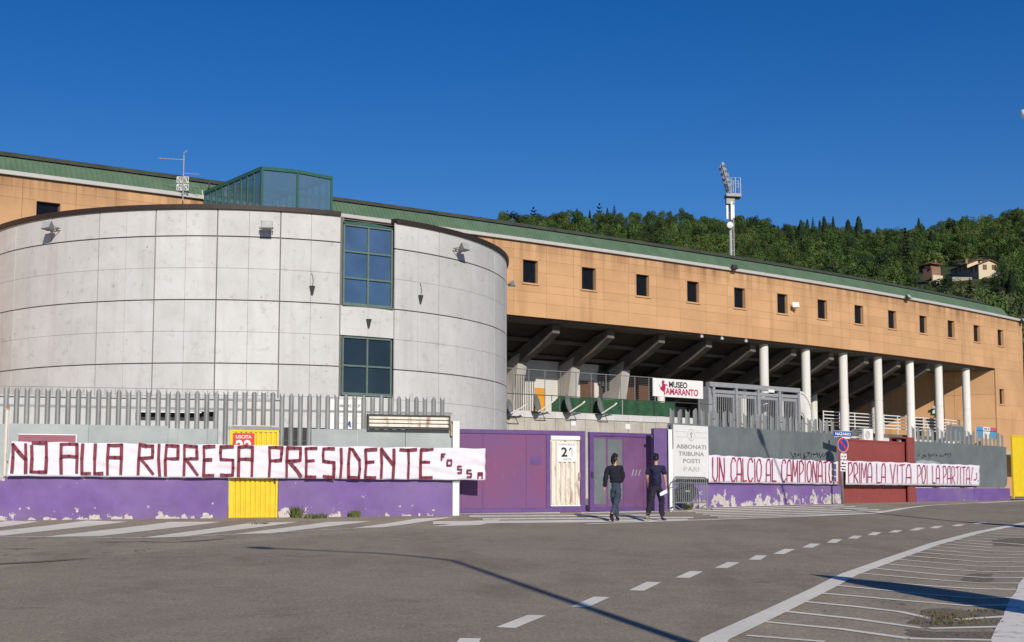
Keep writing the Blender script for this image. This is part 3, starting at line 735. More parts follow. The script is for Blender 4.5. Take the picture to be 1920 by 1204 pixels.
mb = MB(); mb.box(GF, d1, ub - .142, -0.02, 0.02, gz0 + fw + .002, gz1 - fw - .002); part('sheet_panel', mb, M['gate_frame'], gate)
a, b = gx(994), gx(1014); zb_, za_ = GF.uz(1003, 871)[1], GF.uz(1003, 856)[1]
mb = MB(); mb.box(GF, a, b, 0.02, 0.028, zb_, za_); part('patch_plate', mb, M['gate_frame'], gate)
door = part('wicket_door', (lambda m: (m.box(GF, d0 + .015, d1 - .015, -0.03, 0.0, dz0 + .01, dz1 - .13), m)[1])(MB()), M['rusty_white'], gate)
nr = 6; s = (d1 - d0 - .06) / nr
for i in range(nr):
    x = d0 + .03 + i * s; mb = MB()
    mb.hexa([GF.P(x + .01, .045, dz0 + .05), GF.P(x + s * .58, .045, dz0 + .05), GF.P(x + s * .72, .001, dz0 + .05), GF.P(x - .012, .001, dz0 + .05),
             GF.P(x + .01, .045, dz1 - .16), GF.P(x + s * .58, .045, dz1 - .16), GF.P(x + s * .72, .001, dz1 - .16), GF.P(x - .012, .001, dz1 - .16)]); part('rib', mb, M['rusty_white'], door)
mb = MB(); mb.box(GF, d0 + .02, d1 - .02, 0.0, 0.05, dz1 - .115, dz1 - .01); mb.box(GF, d0 + .012, d1 - .012, 0.002, 0.03, dz0 + .012, dz0 + .05); part('top_plate', mb, M['white_paint'], door)
mb = MB(); mb.abox(GF.P(d1 - .05, .06, dz0 + .85), (.03, .04, .2), Matrix.Rotation(GF.yaw(), 3, 'Z')); part('handle', mb, M['rusty_metal'], door)
a = GF.uz(1043.5, 829); b = GF.uz(1079.5, 866.5)
gs = thing('gate_sign', 'white CANCELLO 21 GATE plate on the ribbed wicket door', 'sign', GF.P((a[0] + b[0]) / 2, .06, b[1]))
mb = MB(); mb.box(GF, a[0], b[0], 0.048, 0.06, b[1], a[1]); part('plate', mb, M['white_sign'], gs)
H = a[1] - b[1]; W = b[0] - a[0]
part('lettering', text_mb('CANCELLO', GF, a[0] + .06 * W, b[0] - .06 * W, b[1] + .83 * H, b[1] + .94 * H, .06, bold=.01), M['ink_grey'], gs)
part('lettering', text_mb('2', GF, a[0] + .2 * W, a[0] + .52 * W, b[1] + .26 * H, b[1] + .74 * H, .06, bold=.03), M['ink_black'], gs)
mb = MB(); stroke(mb, GF, [(a[0] + .62 * W, b[1] + .60 * H), (a[0] + .70 * W, b[1] + .70 * H)], .064, .03); part('lettering', mb, M['ink_black'], gs, recalc=False, label='upper tip of a worn numeral 1')
mb = MB(); mb.box(GF, a[0] + .72 * W, a[0] + .80 * W, .06, .063, b[1] + .27 * H, b[1] + .72 * H); part('lettering', mb, M['ink_pale'], gs, label='faded body of a worn numeral 1')
part('lettering', text_mb('GATE', GF, a[0] + .3 * W, a[0] + .72 * W, b[1] + .08 * H, b[1] + .19 * H, .06, bold=.01), M['ink_grey'], gs)

# second leaf, standing a little open
GL = Frame((2.17, 36.96), (4.38, 38.25))
leaf = thing('yard_gate', 'slightly open violet gate leaf with two grey repainted patches behind the walkers', 'gate', GL.P(0, 0, gz0))
L = GL.len; lz0 = gz0 + .02; lz1 = gz1 - .02
mb = MB(); mb.box(GL, 0, L, -.05, .05, lz1 - fw, lz1); mb.box(GL, 0, L, -.05, .05, lz0, lz0 + fw); mb.box(GL, 0, .14, -.048, .052, lz0 + fw, lz1 - fw); mb.box(GL, L - .14, L, -.048, .052, lz0 + fw, lz1 - fw); part('gate_frame', mb, M['gate_frame'], leaf)
xs = [.14] + [GL.uz(x, 880)[0] for x in (1137, 1168, 1205)] + [L - .14]
for i, (a, b) in enumerate(zip(xs, xs[1:])):
    mb = MB(); mb.box(GL, a + .004, b - .004, -.02, .02, lz0 + fw + .002, lz1 - fw - .002); part('sheet_panel', mb, M['magenta_paint'], leaf)
for x0, x1, y0, y1 in ((1109, 1135.5, 822, 945), (1139, 1166, 824, 936)):
    a = GL.uz(x0, y0); b = GL.uz(x1, y1); mb = MB(); mb.box(GL, a[0], b[0], .0205, .024, b[1], a[1]); part('repaint_patch', mb, M['grey_sheet'], leaf)
mb = MB(); mb.abox(GL.P(.07, .07, gz0 + 1.05), (.05, .05, .16), Matrix.Rotation(GL.yaw(), 3, 'Z')); part('lock', mb, M['dark_metal'], leaf)
gr = MB()
for x in (0, .07, .14): stroke(gr, GL, [(GL.uz(1184 + x * 90, 897)[0], GL.uz(1186, 893)[1] + .02), (GL.uz(1187 + x * 90, 880)[0], GL.uz(1186, 881)[1])], .026, .025)
part('graffiti', gr, M['pale_sheet'], leaf, recalc=False)
# violet jamb and white post
JF = Frame((3.9, 37.28), (4.45, 37.40))
a = JF.uz(1226, 804); b = JF.uz(1252, 958)
jm = thing('gate_jamb', 'violet steel box jamb at the open side of the gate', 'post', JF.P((a[0] + b[0]) / 2, 0, b[1]))
mb = MB(); mb.box(JF, a[0], b[0], -.25, 0, b[1] - .1, a[1]); part('shaft', mb, M['gate_frame'], jm)
mb = MB(); mb.box(JF, a[0] - .01, b[0] + .01, -.26, .012, a[1], a[1] + .015); part('cap', mb, M['gate_frame'], jm)
mb = MB(); zz = JF.uz(1240, 818)[1]; mb.abox(JF.P(a[0] - .02, -.1, zz), (.10, .08, .06), Matrix.Rotation(JF.yaw(), 3, 'Z')); part('guide_roller', mb, M['dark_metal'], jm)
a = JF.uz(1252.6, 806); b = JF.uz(1261.5, 958.5)
mb = MB(); mb.box(JF, a[0], b[0], -.2, .02, b[1] - .1, a[1])
wp2 = thing('white_post', 'square white post between the violet gate jamb and the ABBONATI board', 'post', JF.P((a[0] + b[0]) / 2, 0, b[1])); part('shaft', mb, M['white_paint'], wp2)
mb = MB(); mb.box(JF, a[0] - .006, b[0] + .006, -.206, .026, a[1], a[1] + .012); part('cap', mb, M['white_paint'], wp2)

# ------------------------------------------------------------------ street wall on the right
RW = Frame((4.79, 38.38), (21.23, 55.94))
def uzR(x, y, w=0.0): return RW.uz(x, y, w)
rwall = thing('boundary_wall', 'grey sheet and picket wall on a badly flaked purple plinth behind the UN CALCIO banner', 'wall', RW.P(0, 0, 0.95))
z_r = uzR(1400, 909)[1]
r_a, r_b = uzR(1577, 900)[0], uzR(1588, 900)[0]
r_c, r_d, r_e = uzR(1703, 900)[0], uzR(1717, 900)[0], uzR(1893, 900)[0]
mb = MB(); mb.box(RW, -0.25, r_a, -.28, 0, .6, z_r); mb.box(RW, -0.25, r_a, -.30, .025, z_r, z_r + .03); part('plinth', mb, M['purple_flaked'], rwall)
z_s = uzR(1329, 798)[1]; z_p = uzR(1262, 763)[1]
def rsheet(parent, ua_, ub_, n, zt, w=-.10):
    for i in range(n):
        a = ua_ + (ub_ - ua_) * i / n; b = ua_ + (ub_ - ua_) * (i + 1) / n; mb = MB()
        mb.box(RW, a + .006, b - .006, w - .012, w + (.004 if i % 2 else 0), z_r + .03, zt); part('sheet_panel', mb, M['grey_sheet'], parent)
    mb = MB(); mb.box(RW, ua_, ub_, w - .04, w - .013, z_r + .03, zt - .03); part('backing_frame', mb, M['galv'], parent)
rsheet(rwall, -.2, r_a, 8, z_s)
def pickets(parent, ua_, ub_, n, z0, z1, w=-.17):
    h = z1 - z0; A = picket_mesh(h, .225, True, 'picket'); B = picket_mesh(h, .225, False, 'picket'); iv = world_of(parent).inverted()
    for i in range(n):
        o = inst('picket', A if i % 2 == 0 else B, parent, iv @ RW.P(ua_ + (ub_ - ua_) * (i + .5) / n, w, z0), RW.yaw()); o.scale = (1, 1, 1 + rnd.uniform(-.02, .02))
    mb = MB(); mb.box(RW, ua_, ub_, w - .06, w - .02, z0 + h * .52, z0 + h * .58); part('rail', mb, M['galv'], parent)
pickets(rwall, -.1, r_a, 25, z_r + .4, z_p)
rw2 = thing('boundary_wall', 'grey sheet and picket wall on a purple plinth between the red gate and yellow panel', 'wall', RW.P((r_d + r_e) / 2, 0, 1.0))
mb = MB(); mb.box(RW, r_d, r_e, -.28, 0, .7, z_r - .07); part('plinth', mb, M['purple_wall'], rw2)
z_s2 = uzR(1718, 827)[1]; z_p2 = uzR(1740, 801)[1]
poly = [(r_d, z_r - .05), (r_e - .35, z_r - .05), (r_e - .12, z_r + .03), (r_e - .02, z_r + .2), (r_e - .02, z_s2), (r_d, z_s2)]
mb = MB(); mb.prism(RW, poly, -.12, -.09); part('sheet_panel', mb, M['grey_sheet'], rw2)
a = uzR(1722, 864); b = uzR(1771, 876)
mb = MB(); mb.prism(RW, [(a[0], b[1] - .1), (b[0], b[1] - .1), (b[0] - .2, b[1] + .16), (b[0] - .9, b[1] + .24), (b[0] - 1.3, b[1] + .22), (a[0] + .6, b[1] + .26), (a[0], a[1] - .02)], -.09, -.084); part('bare_patch', mb, M['pale_sheet'], rw2)
pickets(rw2, r_d + .05, r_e, 21, z_r + .5, z_p2)
def scrib(parent, fr, x0, x1, y0, y1, n, w, m, sw=.03):
    mb = MB(); random_ = random.Random(n)
    for i in range(n):
        xa = x0 + (x1 - x0) * i / n; pts = [fr.uz(xa + random_.uniform(-2, 4), random_.uniform(y0, y1)) for _ in range(3)]
        stroke(mb, fr, pts, w, sw)
    part('graffiti', mb, m, parent, recalc=False)
scrib(rwall, RW, 1484, 1560, 848, 859, 15, -.09, M['ink_black'], .035)
scrib(rw2, RW, 1724, 1790, 850, 859, 16, -.084, M['ink_black'], .03)
# red sliding gate and post
rg = thing('sliding_gate', 'plain brick red steel sliding gate behind the PRIMA LA VITA banner', 'gate', RW.P((r_b + r_c) / 2, -.1, 1.0))
rz1 = uzR(1590, 826, -.15)[1]; rz0 = uzR(1640, 944, -.15)[1] - .03
n = 4
for i in range(n):
    a = r_a + .05 + (r_c + .1 - r_a) * i / n; b = r_a + .05 + (r_c + .1 - r_a) * (i + 1) / n
    mb = MB(); mb.box(RW, a + .003, b - .003, -.20, -.15, rz0, rz1); part('sheet_panel', mb, M['brick_red'], rg)
mb = MB(); mb.box(RW, r_a + .03, r_c + .12, -.21, -.13, rz1, rz1 + .06); part('top_rail', mb, M['brick_red'], rg); mb = MB(); mb.box(RW, r_a + .03, r_c + .12, -.21, -.14, rz0 - .05, rz0); part('bottom_rail', mb, M['brick_red'], rg)
rp_ = thing('gate_post', 'brick red steel box post closing the red sliding gate', 'post', RW.P((r_c + r_d) / 2, 0, 1.0))
pz = uzR(1705, 820)[1]
mb = MB(); mb.box(RW, r_c + .02, r_d - .02, -.06, .0, .9, pz); part('front_plate', mb, M['brick_red'], rp_)
mb = MB(); mb.box(RW, r_c - .35, r_d - .02, -.55, -.48, .9, pz); mb.box(RW, r_d - .08, r_d - .021, -.478, -.062, .9, pz); part('back_plate', mb, M['brick_red'], rp_)
mb = MB(); mb.box(RW, r_c - .35, r_d - .02, -.477, -.062, pz - .05, pz); part('top_plate', mb, M['brick_red'], rp_)
mb = MB(); mb.abox(RW.P(r_c - .12, -.27, pz - .12), (.16, .1, .08), Matrix.Rotation(RW.yaw(), 3, 'Z')); part('guide_roller', mb, M['white_paint'], rp_)
# yellow panel at the far end
yp = thing('steel_gate', 'tall plain yellow steel panel at the far end of the wall', 'gate', RW.P(r_e + 1, .3, 1.0))
YF = Frame(RW.P(r_e + .12, .10, 0)[:2], RW.P(r_e + 3.2, .55, 0)[:2])
yz = YF.uz(1896, 816)[1]; y0 = YF.uz(1896, 931)[1]
mb = MB(); mb.box(YF, .05, 3.0, -.05, 0, y0, yz - .05); part('sheet_panel', mb, M['yellow'], yp)
mb = MB(); mb.box(YF, .051, 3.0, -.06, .02, yz - .05, yz); part('top_rail', mb, M['yellow'], yp); mb = MB(); mb.box(YF, 0, .05, -.06, .02, y0 - .08, yz); part('post', mb, M['yellow'], yp)
# banner on the right wall
def bR(x, y): return RW.uz(x, y, .12)
ban2 = thing('banner', 'two piece white banner from UN CALCIO AL CAMPIONATO to POI LA PARTITA in crimson', 'banner', RW.P(bR(1580, 880)[0], .12, bR(1580, 910)[1]))
part('cloth', cloth(RW, (bR(1330, 853), bR(1573, 866), bR(1573, 908.5), bR(1330, 905)), .10, 0, 90, 8, .015, 5.0), M['banner_cloth'], ban2, smooth=True)
part('cloth', cloth(RW, (bR(1587, 864), bR(1838, 872.5), bR(1838, 911), bR(1587, 909)), .10, 0, 90, 8, .018, 8.0), M['banner_cloth'], ban2, smooth=True)
RD = {'U': [[(0, 1), (.05, .2), (.3, 0), (.7, 0), (.95, .2), (1, 1)]], 'N': [[(0, 0), (.08, 1), (.92, 0), (1, 1)]], 'C': [[(1, .85), (.8, 1), (.35, 1), (.05, .75), (0, .25), (.3, 0), (.75, 0), (1, .15)]],
      'A': [[(0, 0), (.1, .8), (.35, 1), (.75, 1), (.95, .8), (1, 0)], [(.05, .3), (1, .3)]], 'L': [[(0, 1), (.1, .02), (1, .02)]], 'I': [[(.5, 1), (.55, 0)]],
      'O': [[(.45, 1), (.1, .85), (0, .4), (.2, .05), (.6, 0), (.95, .25), (1, .7), (.8, .95), (.45, 1)]], 'M': [[(0, 0), (.08, 1), (.5, .25), (.92, 1), (1, 0)]],
      'P': [[(.1, 0), (.05, 1)], [(.05, .97), (.6, 1), (1, .8), (.95, .55), (.1, .32)]], 'R': [[(.1, 0), (.05, 1)], [(.05, .97), (.6, 1), (.95, .8), (.9, .5), (.1, .3)], [(.3, .35), (1, 0)]],
      'T': [[(0, .97), (1, 1)], [(.5, 1), (.55, 0)]], 'V': [[(0, 1), (.5, 0), (1, 1)]], '.': [[(.2, .0), (.8, .04)]], '!': [[(1, 1), (.1, .22)], [(0, .0), (.12, .04)]], 'J': [[(.9, .95), (1, .4), (.6, .15), (0, .2)], [(1.35, .05), (1.5, .06)]]}
words = [('UN', 1336, 1358), ('CALCIO', 1370, 1427), ('AL', 1436, 1455), ('CAMPIONATO', 1465, 1562), ('..', 1564, 1571),
         ('PRIMA', 1590.5, 1634.5), ('LA', 1643.5, 1660), ('VITA', 1669, 1708), ('POI', 1719.5, 1739), ('LA', 1748, 1761.5), ('PARTITA', 1768, 1818), ('!', 1820, 1824), ('J', 1826, 1831.5)]
wt = {'I': .3, '.': .6, 'M': 1.3, 'L': .85, '!': 1, 'J': 1}
for wd, x0, x1 in words:
    tot = sum(wt.get(c, 1) for c in wd) + .28 * (len(wd) - 1); unit = (x1 - x0) / tot; x = x0
    for c in wd:
        cw = wt.get(c, 1) * unit
        yt = 853 + (x - 1330) * .0385 + 4.2; yb = 905 + (x - 1330) * .0118 - 3.5
        if c == 'J': yt += 9; yb -= 5
        sw = .040; mb = MB()
        for pl in RD[c]: stroke(mb, RW, [bR(x + cw * a, yb + (yt - yb) * b) for a, b in pl], .136, sw)
        part('letter', mb, M['crimson_paint'], ban2, recalc=False); x += cw + .28 * unit
# ABBONATI board and box beside it
a = uzR(1262.5, 796, .08); b = uzR(1329, 897, .08)
ab = thing('notice_board', 'faded white ABBONATI TRIBUNA POSTI PARI board at the start of the grey wall', 'sign', RW.P((a[0] + b[0]) / 2, .08, b[1]))
mb = MB(); mb.box(RW, a[0], b[0], .02, .08, b[1], a[1]); part('plate', mb, M['white_sign'], ab)
mb = MB(); e = .035
mb.box(RW, a[0] - e, b[0] + e, 0, .075, a[1], a[1] + e); mb.box(RW, a[0] - e, b[0] + e, 0, .075, b[1] - e, b[1]); mb.box(RW, b[0], b[0] + e, 0, .075, b[1], a[1]); mb.box(RW, a[0] - e, a[0], 0, .075, b[1], a[1]); part('frame', mb, M['galv'], ab)
W = b[0] - a[0]; H = a[1] - b[1]
for tx, s0, s1, t0, t1, m in (('ABBONATI', .07, .93, .555, .635, 'ink_grey'), ('TRIBUNA', .13, .87, .42, .50, 'ink_grey'), ('POSTI', .26, .74, .285, .365, 'ink_grey'), ('PARI', .27, .72, .125, .215, 'ink_pale')):
    part('lettering', text_mb(tx, RW, a[0] + s0 * W, a[0] + s1 * W, b[1] + t0 * H, b[1] + t1 * H, .08, bold=.02), M[m], ab)
mb = MB(); cu, cz = a[0] + .5 * W, b[1] + .82 * H; ru, rz = .105 * W, .105 * H
for i in range(20):
    t0, t1 = 6.283 * i / 20, 6.283 * (i + 1) / 20
    stroke(mb, RW, [(cu + ru * math.cos(t0), cz + rz * math.sin(t0)), (cu + ru * math.cos(t1), cz + rz * math.sin(t1))], .084, .022)
part('emblem_ring', mb, M['ink_pale'], ab, recalc=False)
mb = MB(); stroke(mb, RW, [(cu - .01, cz - .1), (cu + .02, cz - .03), (cu - .03, cz + .02), (cu + .01, cz + .09)], .084, .04); stroke(mb, RW, [(cu, cz + .03), (cu + .07, cz + .05)], .084, .025); part('emblem', mb, M['ink_grey'], ab, recalc=False)
mb = MB()
for t in (.87, .77): 
    for s0, s1 in ((.05, .37), (.63, .95)): mb.box(RW, a[0] + s0 * W, a[0] + s1 * W, .08, .083, b[1] + t * H, b[1] + (t + .008) * H)
part('printed_rule', mb, M['ink_pale'], ab)
a2 = uzR(1256.5, 842, .14); b2 = uzR(1267.5, 899, .14)
mb = MB(); mb.box(RW, a2[0], b2[0], -.02, .14, b2[1], a2[1])
cb = thing('meter_box', 'narrow white box on the wall at the left edge of the ABBONATI board', 'box', RW.P((a2[0] + b2[0]) / 2, .06, b2[1])); part('body', mb, M['white_sign'], cb)
mb = MB(); mb.box(RW, a2[0] + .012, b2[0] - .012, .14, .15, b2[1] + .03, a2[1] - .03); part('lid', mb, M['white_sign'], cb)
# crowd barrier with a round sign leaning behind it
p0 = RW.P(uzR(1263, 940, .75)[0], .75, 0); p1 = RW.P(uzR(1326, 940, .55)[0], .55, 0)
BF = Frame(p0[:2], p1[:2])
bz = ground_z((p0.x + p1.x) / 2, (p0.y + p1.y) / 2); bt = BF.uz(1300, 895)[1]; bl = BF.len
br = thing('crowd_barrier', 'grey tubular crowd barrier standing in front of the ABBONATI board', 'barrier', BF.P(bl / 2, 0, bz))
mb = MB(); r = .02
mb.tube([BF.P(.02, 0, bz + .02), BF.P(.02, 0, bt - .12), BF.P(.06, 0, bt - .03), BF.P(.14, 0, bt), BF.P(bl - .14, 0, bt), BF.P(bl - .06, 0, bt - .03), BF.P(bl - .02, 0, bt - .12), BF.P(bl - .02, 0, bz + .02)], r, 8)
mb.tube([BF.P(.02, 0, bz + .24), BF.P(bl - .02, 0, bz + .24)], r, 8); mb.tube([BF.P(.02, 0, bt - .16), BF.P(bl - .02, 0, bt - .16)], .012, 6); part('frame', mb, M['galv'], br)
n = 15
for i in range(n):
    mb = MB(); x = .02 + (bl - .04) * (i + 1) / (n + 1); mb.tube([BF.P(x, 0, bz + .24), BF.P(x, 0, bt)], .008, 5); part('bar', mb, M['galv'], br)
for x in (.12, bl - .12):
    mb = MB(); mb.tube([BF.P(x, -.28, bz + .02), BF.P(x, -.18, bz + .06), BF.P(x, 0, bz + .16), BF.P(x, .18, bz + .06), BF.P(x, .28, bz + .02)], .016, 6); part('foot', mb, M['galv'], br)
rs = thing('road_sign', 'dark back of a round road sign on a short stand behind the crowd barrier', 'sign', BF.P(bl * .4, -.18, bz))
dx, dz = BF.uz(1287, 921, -.2); rad = .33
RM = Matrix.Rotation(BF.yaw() - .45, 3, 'Z') @ Matrix.Rotation(math.pi / 2, 3, 'X')
mb = MB(); mb.lathe(BF.P(dx, -.2, dz), [(.0001, -.008), (rad, -.008), (rad, .008), (.0001, .008)], 28, RM); part('disc', mb, M['sign_back'], rs)
mb = MB(); mb.tube([BF.P(dx - .03, -.24, bz), BF.P(dx, -.24, dz + .1)], .02, 8); mb.tube([BF.P(dx - .25, -.24, bz + .02), BF.P(dx + .2, -.24, bz + .02)], .02, 6); part('stand', mb, M['dark_metal'], rs)
mb = MB(); mb.abox(BF.P(dx, -.17, dz), (.16, .02, .05), Matrix.Rotation(BF.yaw() - .45, 3, 'Z')); part('clamp', mb, M['light_metal'], rs)
# street name and no parking signs on one pole
sp = on_ground(1580, 945.5); SFr = Frame((sp.x - .5, sp.y - .30), (sp.x + .5, sp.y + .30))
pole = thing('sign_pole', 'galvanised pole carrying the blue street name, no parking disc and white plates', 'pole', (sp.x, sp.y, sp.z))
zt = at_y(1580, 805, sp.y).z
mb = MB(); mb.tube([(sp.x, sp.y, sp.z - .05), (sp.x, sp.y, zt)], .045, 12); part('tube', mb, M['galv'], pole, smooth=True)
mb = MB(); mb.lathe((sp.x, sp.y, zt), [(.05, 0), (.05, .03), (.02, .045)], 12); part('cap', mb, M['galv'], pole)
def on_pole(x, y): return SFr.uz(x, y, .06)
a = on_pole(1563, 807.5); b = on_pole(1596.5, 820)
nm = thing('street_sign', 'blue street name plate with white capitals on top of the sign pole', 'sign', SFr.P((a[0] + b[0]) / 2, .06, b[1]))
mb = MB(); mb.box(SFr, a[0], b[0], .05, .075, b[1], a[1]); part('plate', mb, M['sign_blue'], nm)
mb = MB(); e = .012
mb.box(SFr, a[0], b[0], .075, .078, a[1] - e, a[1]); mb.box(SFr, a[0], b[0], .075, .078, b[1], b[1] + e); part('border', mb, M['white_sign'], nm)
part('lettering', text_mb('NAZARIO', SFr, a[0] + .06, b[0] - .05, b[1] + .055, a[1] - .055, .075, bold=.03), M['white_sign'], nm)
c_ = on_pole(1580.5, 834.5); rd = on_pole(1580.5, 820.5)[1] - c_[1]
npk = thing('no_parking_sign', 'round no parking sign with red ring and blue centre below the street name', 'sign', SFr.P(c_[0], .06, c_[1] - rd))
SM = Matrix.Rotation(SFr.yaw(), 3, 'Z') @ Matrix.Rotation(math.pi / 2, 3, 'X')
mb = MB(); mb.lathe(SFr.P(c_[0], .055, c_[1]), [(.0001, -.01), (rd, -.01), (rd, .01), (.0001, .01)], 32, SM); part('red_disc', mb, M['red_sign'], npk)
mb = MB(); mb.lathe(SFr.P(c_[0], .068, c_[1]), [(.0001, -.002), (rd * .80, -.002), (rd * .80, .002), (.0001, .002)], 32, SM); part('blue_disc', mb, M['sign_blue'], npk)
mb = MB(); stroke(mb, SFr, [(c_[0] - rd * .48, c_[1] + rd * .48), (c_[0] + rd * .48, c_[1] - rd * .48)], .074, rd * .3); part('red_bar', mb, M['red_sign'], npk, recalc=False)
mb = MB()
for i in range(32):
    t0, t1 = 6.283 * i / 32, 6.283 * (i + 1) / 32
    stroke(mb, SFr, [(c_[0] + rd * .97 * math.cos(t0), c_[1] + rd * .97 * math.sin(t0)), (c_[0] + rd * .97 * math.cos(t1), c_[1] + rd * .97 * math.sin(t1))], .069, rd * .05)
part('rim', mb, M['white_sign'], npk, recalc=False)
for i, (y0_, y1_, tx, lb_) in enumerate(((850.5, 861.5, '0-24', 'uppermost small white plate under the no parking disc'), (863.5, 874, '', 'middle small white plate with a tow mark under the no parking disc'), (876, 884, '', 'lowest small white plate on the sign pole'))):
    a = on_pole(1576, y0_); b = on_pole(1587.5, y1_)
    pt_ = thing('supplementary_plate', lb_, 'sign', SFr.P((a[0] + b[0]) / 2, .06, b[1]), group='white plates on the sign pole')
    mb = MB(); mb.box(SFr, a[0], b[0], .05, .065, b[1], a[1]); part('plate', mb, M['white_sign'], pt_)
    mb = MB(); zc = (a[1] + b[1]) / 2; du = b[0] - a[0]
    if tx: part('lettering', text_mb(tx, SFr, a[0] + .12 * du, b[0] - .12 * du, zc - .035, zc + .035, .065, bold=.03), M['ink_black'], pt_)
    else:
        mb.box(SFr, a[0] + .15 * du, a[0] + .5 * du, .065, .068, zc - .03, zc + .03); mb.box(SFr, a[0] + .55 * du, b[0] - .12 * du, .065, .068, zc - .03, zc + .005); part('lettering', mb, M['ink_black'], pt_)
# weeds at the foot of the walls
def weed(px, py, r, h, n, lb_):
    p = on_ground(px, py); mb = MB(); tuft(mb, p, r, h, n); st = MB(); st.tube([(p.x, p.y, p.z - .02), (p.x + .02, p.y, p.z + h * .5)], .008, 5)
    t = thing('weed', lb_, 'plant', p, group='weeds along the wall foot'); part('foliage', mb, M['weed'], t, recalc=False); part('stem', st, M['weed'], t)
weed(556, 971, .13, .34, 110, 'tallest weed growing at the purple wall right of the yellow gate'); weed(586, 972, .22, .14, 90, 'low spreading weed along the purple wall between two taller weeds')
weed(664, 969.5, .15, .20, 90, 'weed at the purple wall farthest right of the yellow gate'); weed(605, 971.5, .12, .15, 60, 'small weed at the purple wall beside the spreading weed')
weed(1290, 956, .12, .22, 80, 'yellowish weed under the crowd barrier'); weed(487, 983, .25, .05, 70, 'flat weed in the asphalt just before the yellow gate')

# ------------------------------------------------------------------ two people walking past the gate
def skin_mesh(name, nodes, edges, mats, origin, levels=2, root=0):
    """one continuous surface grown over a jointed skeleton: nodes {key: (x, y, z, rx, ry)}"""
    keys = list(nodes); me = bpy.data.meshes.new(name)
    me.from_pydata([nodes[k_][:3] for k_ in keys], [(keys.index(a), keys.index(b)) for a, b in edges], [])
    o = bpy.data.objects.new(name, me); COL.objects.link(o)
    md = o.modifiers.new('skin', 'SKIN'); md.use_smooth_shade = True; md.branch_smoothing = 0.6
    me.skin_vertices.update() if hasattr(me.skin_vertices, 'update') else None
    if not me.skin_vertices:
        bpy.context.view_layer.objects.active = o; bpy.context.view_layer.update()
    for i, k_ in enumerate(keys):
        n_ = nodes[k_]; me.skin_vertices[0].data[i].radius = (n_[3], n_[4] if len(n_) > 4 else n_[3]); me.skin_vertices[0].data[i].use_root = (i == root)
    sd = o.modifiers.new('sub', 'SUBSURF'); sd.levels = levels; sd.render_levels = levels
    dg = bpy.context.evaluated_depsgraph_get(); dg.update()
    m2 = bpy.data.meshes.new_from_object(o.evaluated_get(dg)); bpy.data.objects.remove(o); bpy.data.meshes.remove(me)
    m2.name = name; m2.materials.clear(); m2.materials.append(mats)
    return m2
def chain(*ks): return list(zip(ks, ks[1:]))
def join_meshes(name, meshes, mat):
    bm = bmesh.new()
    for m_ in meshes: bm.from_mesh(m_)
    me = bpy.data.meshes.new(name); bm.to_mesh(me); bm.free(); me.materials.clear(); me.materials.append(mat)
    me.polygons.foreach_set('use_smooth', [True] * len(me.polygons)); return me
def hand(w, d, side, curl=.5):
    """palm with four fingers and a thumb hanging from wrist w along direction d"""
    w = Vector(w); d = Vector(d).normalized(); f = Vector((0, 1, 0)); s = d.cross(f).normalized() * side; f = s.cross(d).normalized() * side
    out = []
    palm = {'w': (*w, .024, .02), 'p': (*(w + d * .045), .030, .016), 'k': (*(w + d * .085), .033, .014)}
    out.append(skin_mesh('hand', palm, chain('w', 'p', 'k'), M['skin'], None, 1))
    for i, ln in enumerate((.062, .072, .068, .052)):
        b = w + d * .08 + f * (.027 - .018 * i); q = d; pts = {}; p = b
        for j in range(4):
            pts[j] = (*p, .0095 - .001 * j); q = (q - s * .0 + Vector((0, 0, 0)) + (-s) * curl * .45).normalized(); p = p + q * ln / 3
        out.append(skin_mesh('finger', pts, chain(0, 1, 2, 3), M['skin'], None, 1))
    b = w + d * .03 + f * .025; pts = {0: (*b, .012), 1: (*(b + d * .03 + f * .022), .011), 2: (*(b + d * .058 + f * .028), .009)}
    out.append(skin_mesh('thumb', pts, chain(0, 1, 2), M['skin'], None, 1)); return out
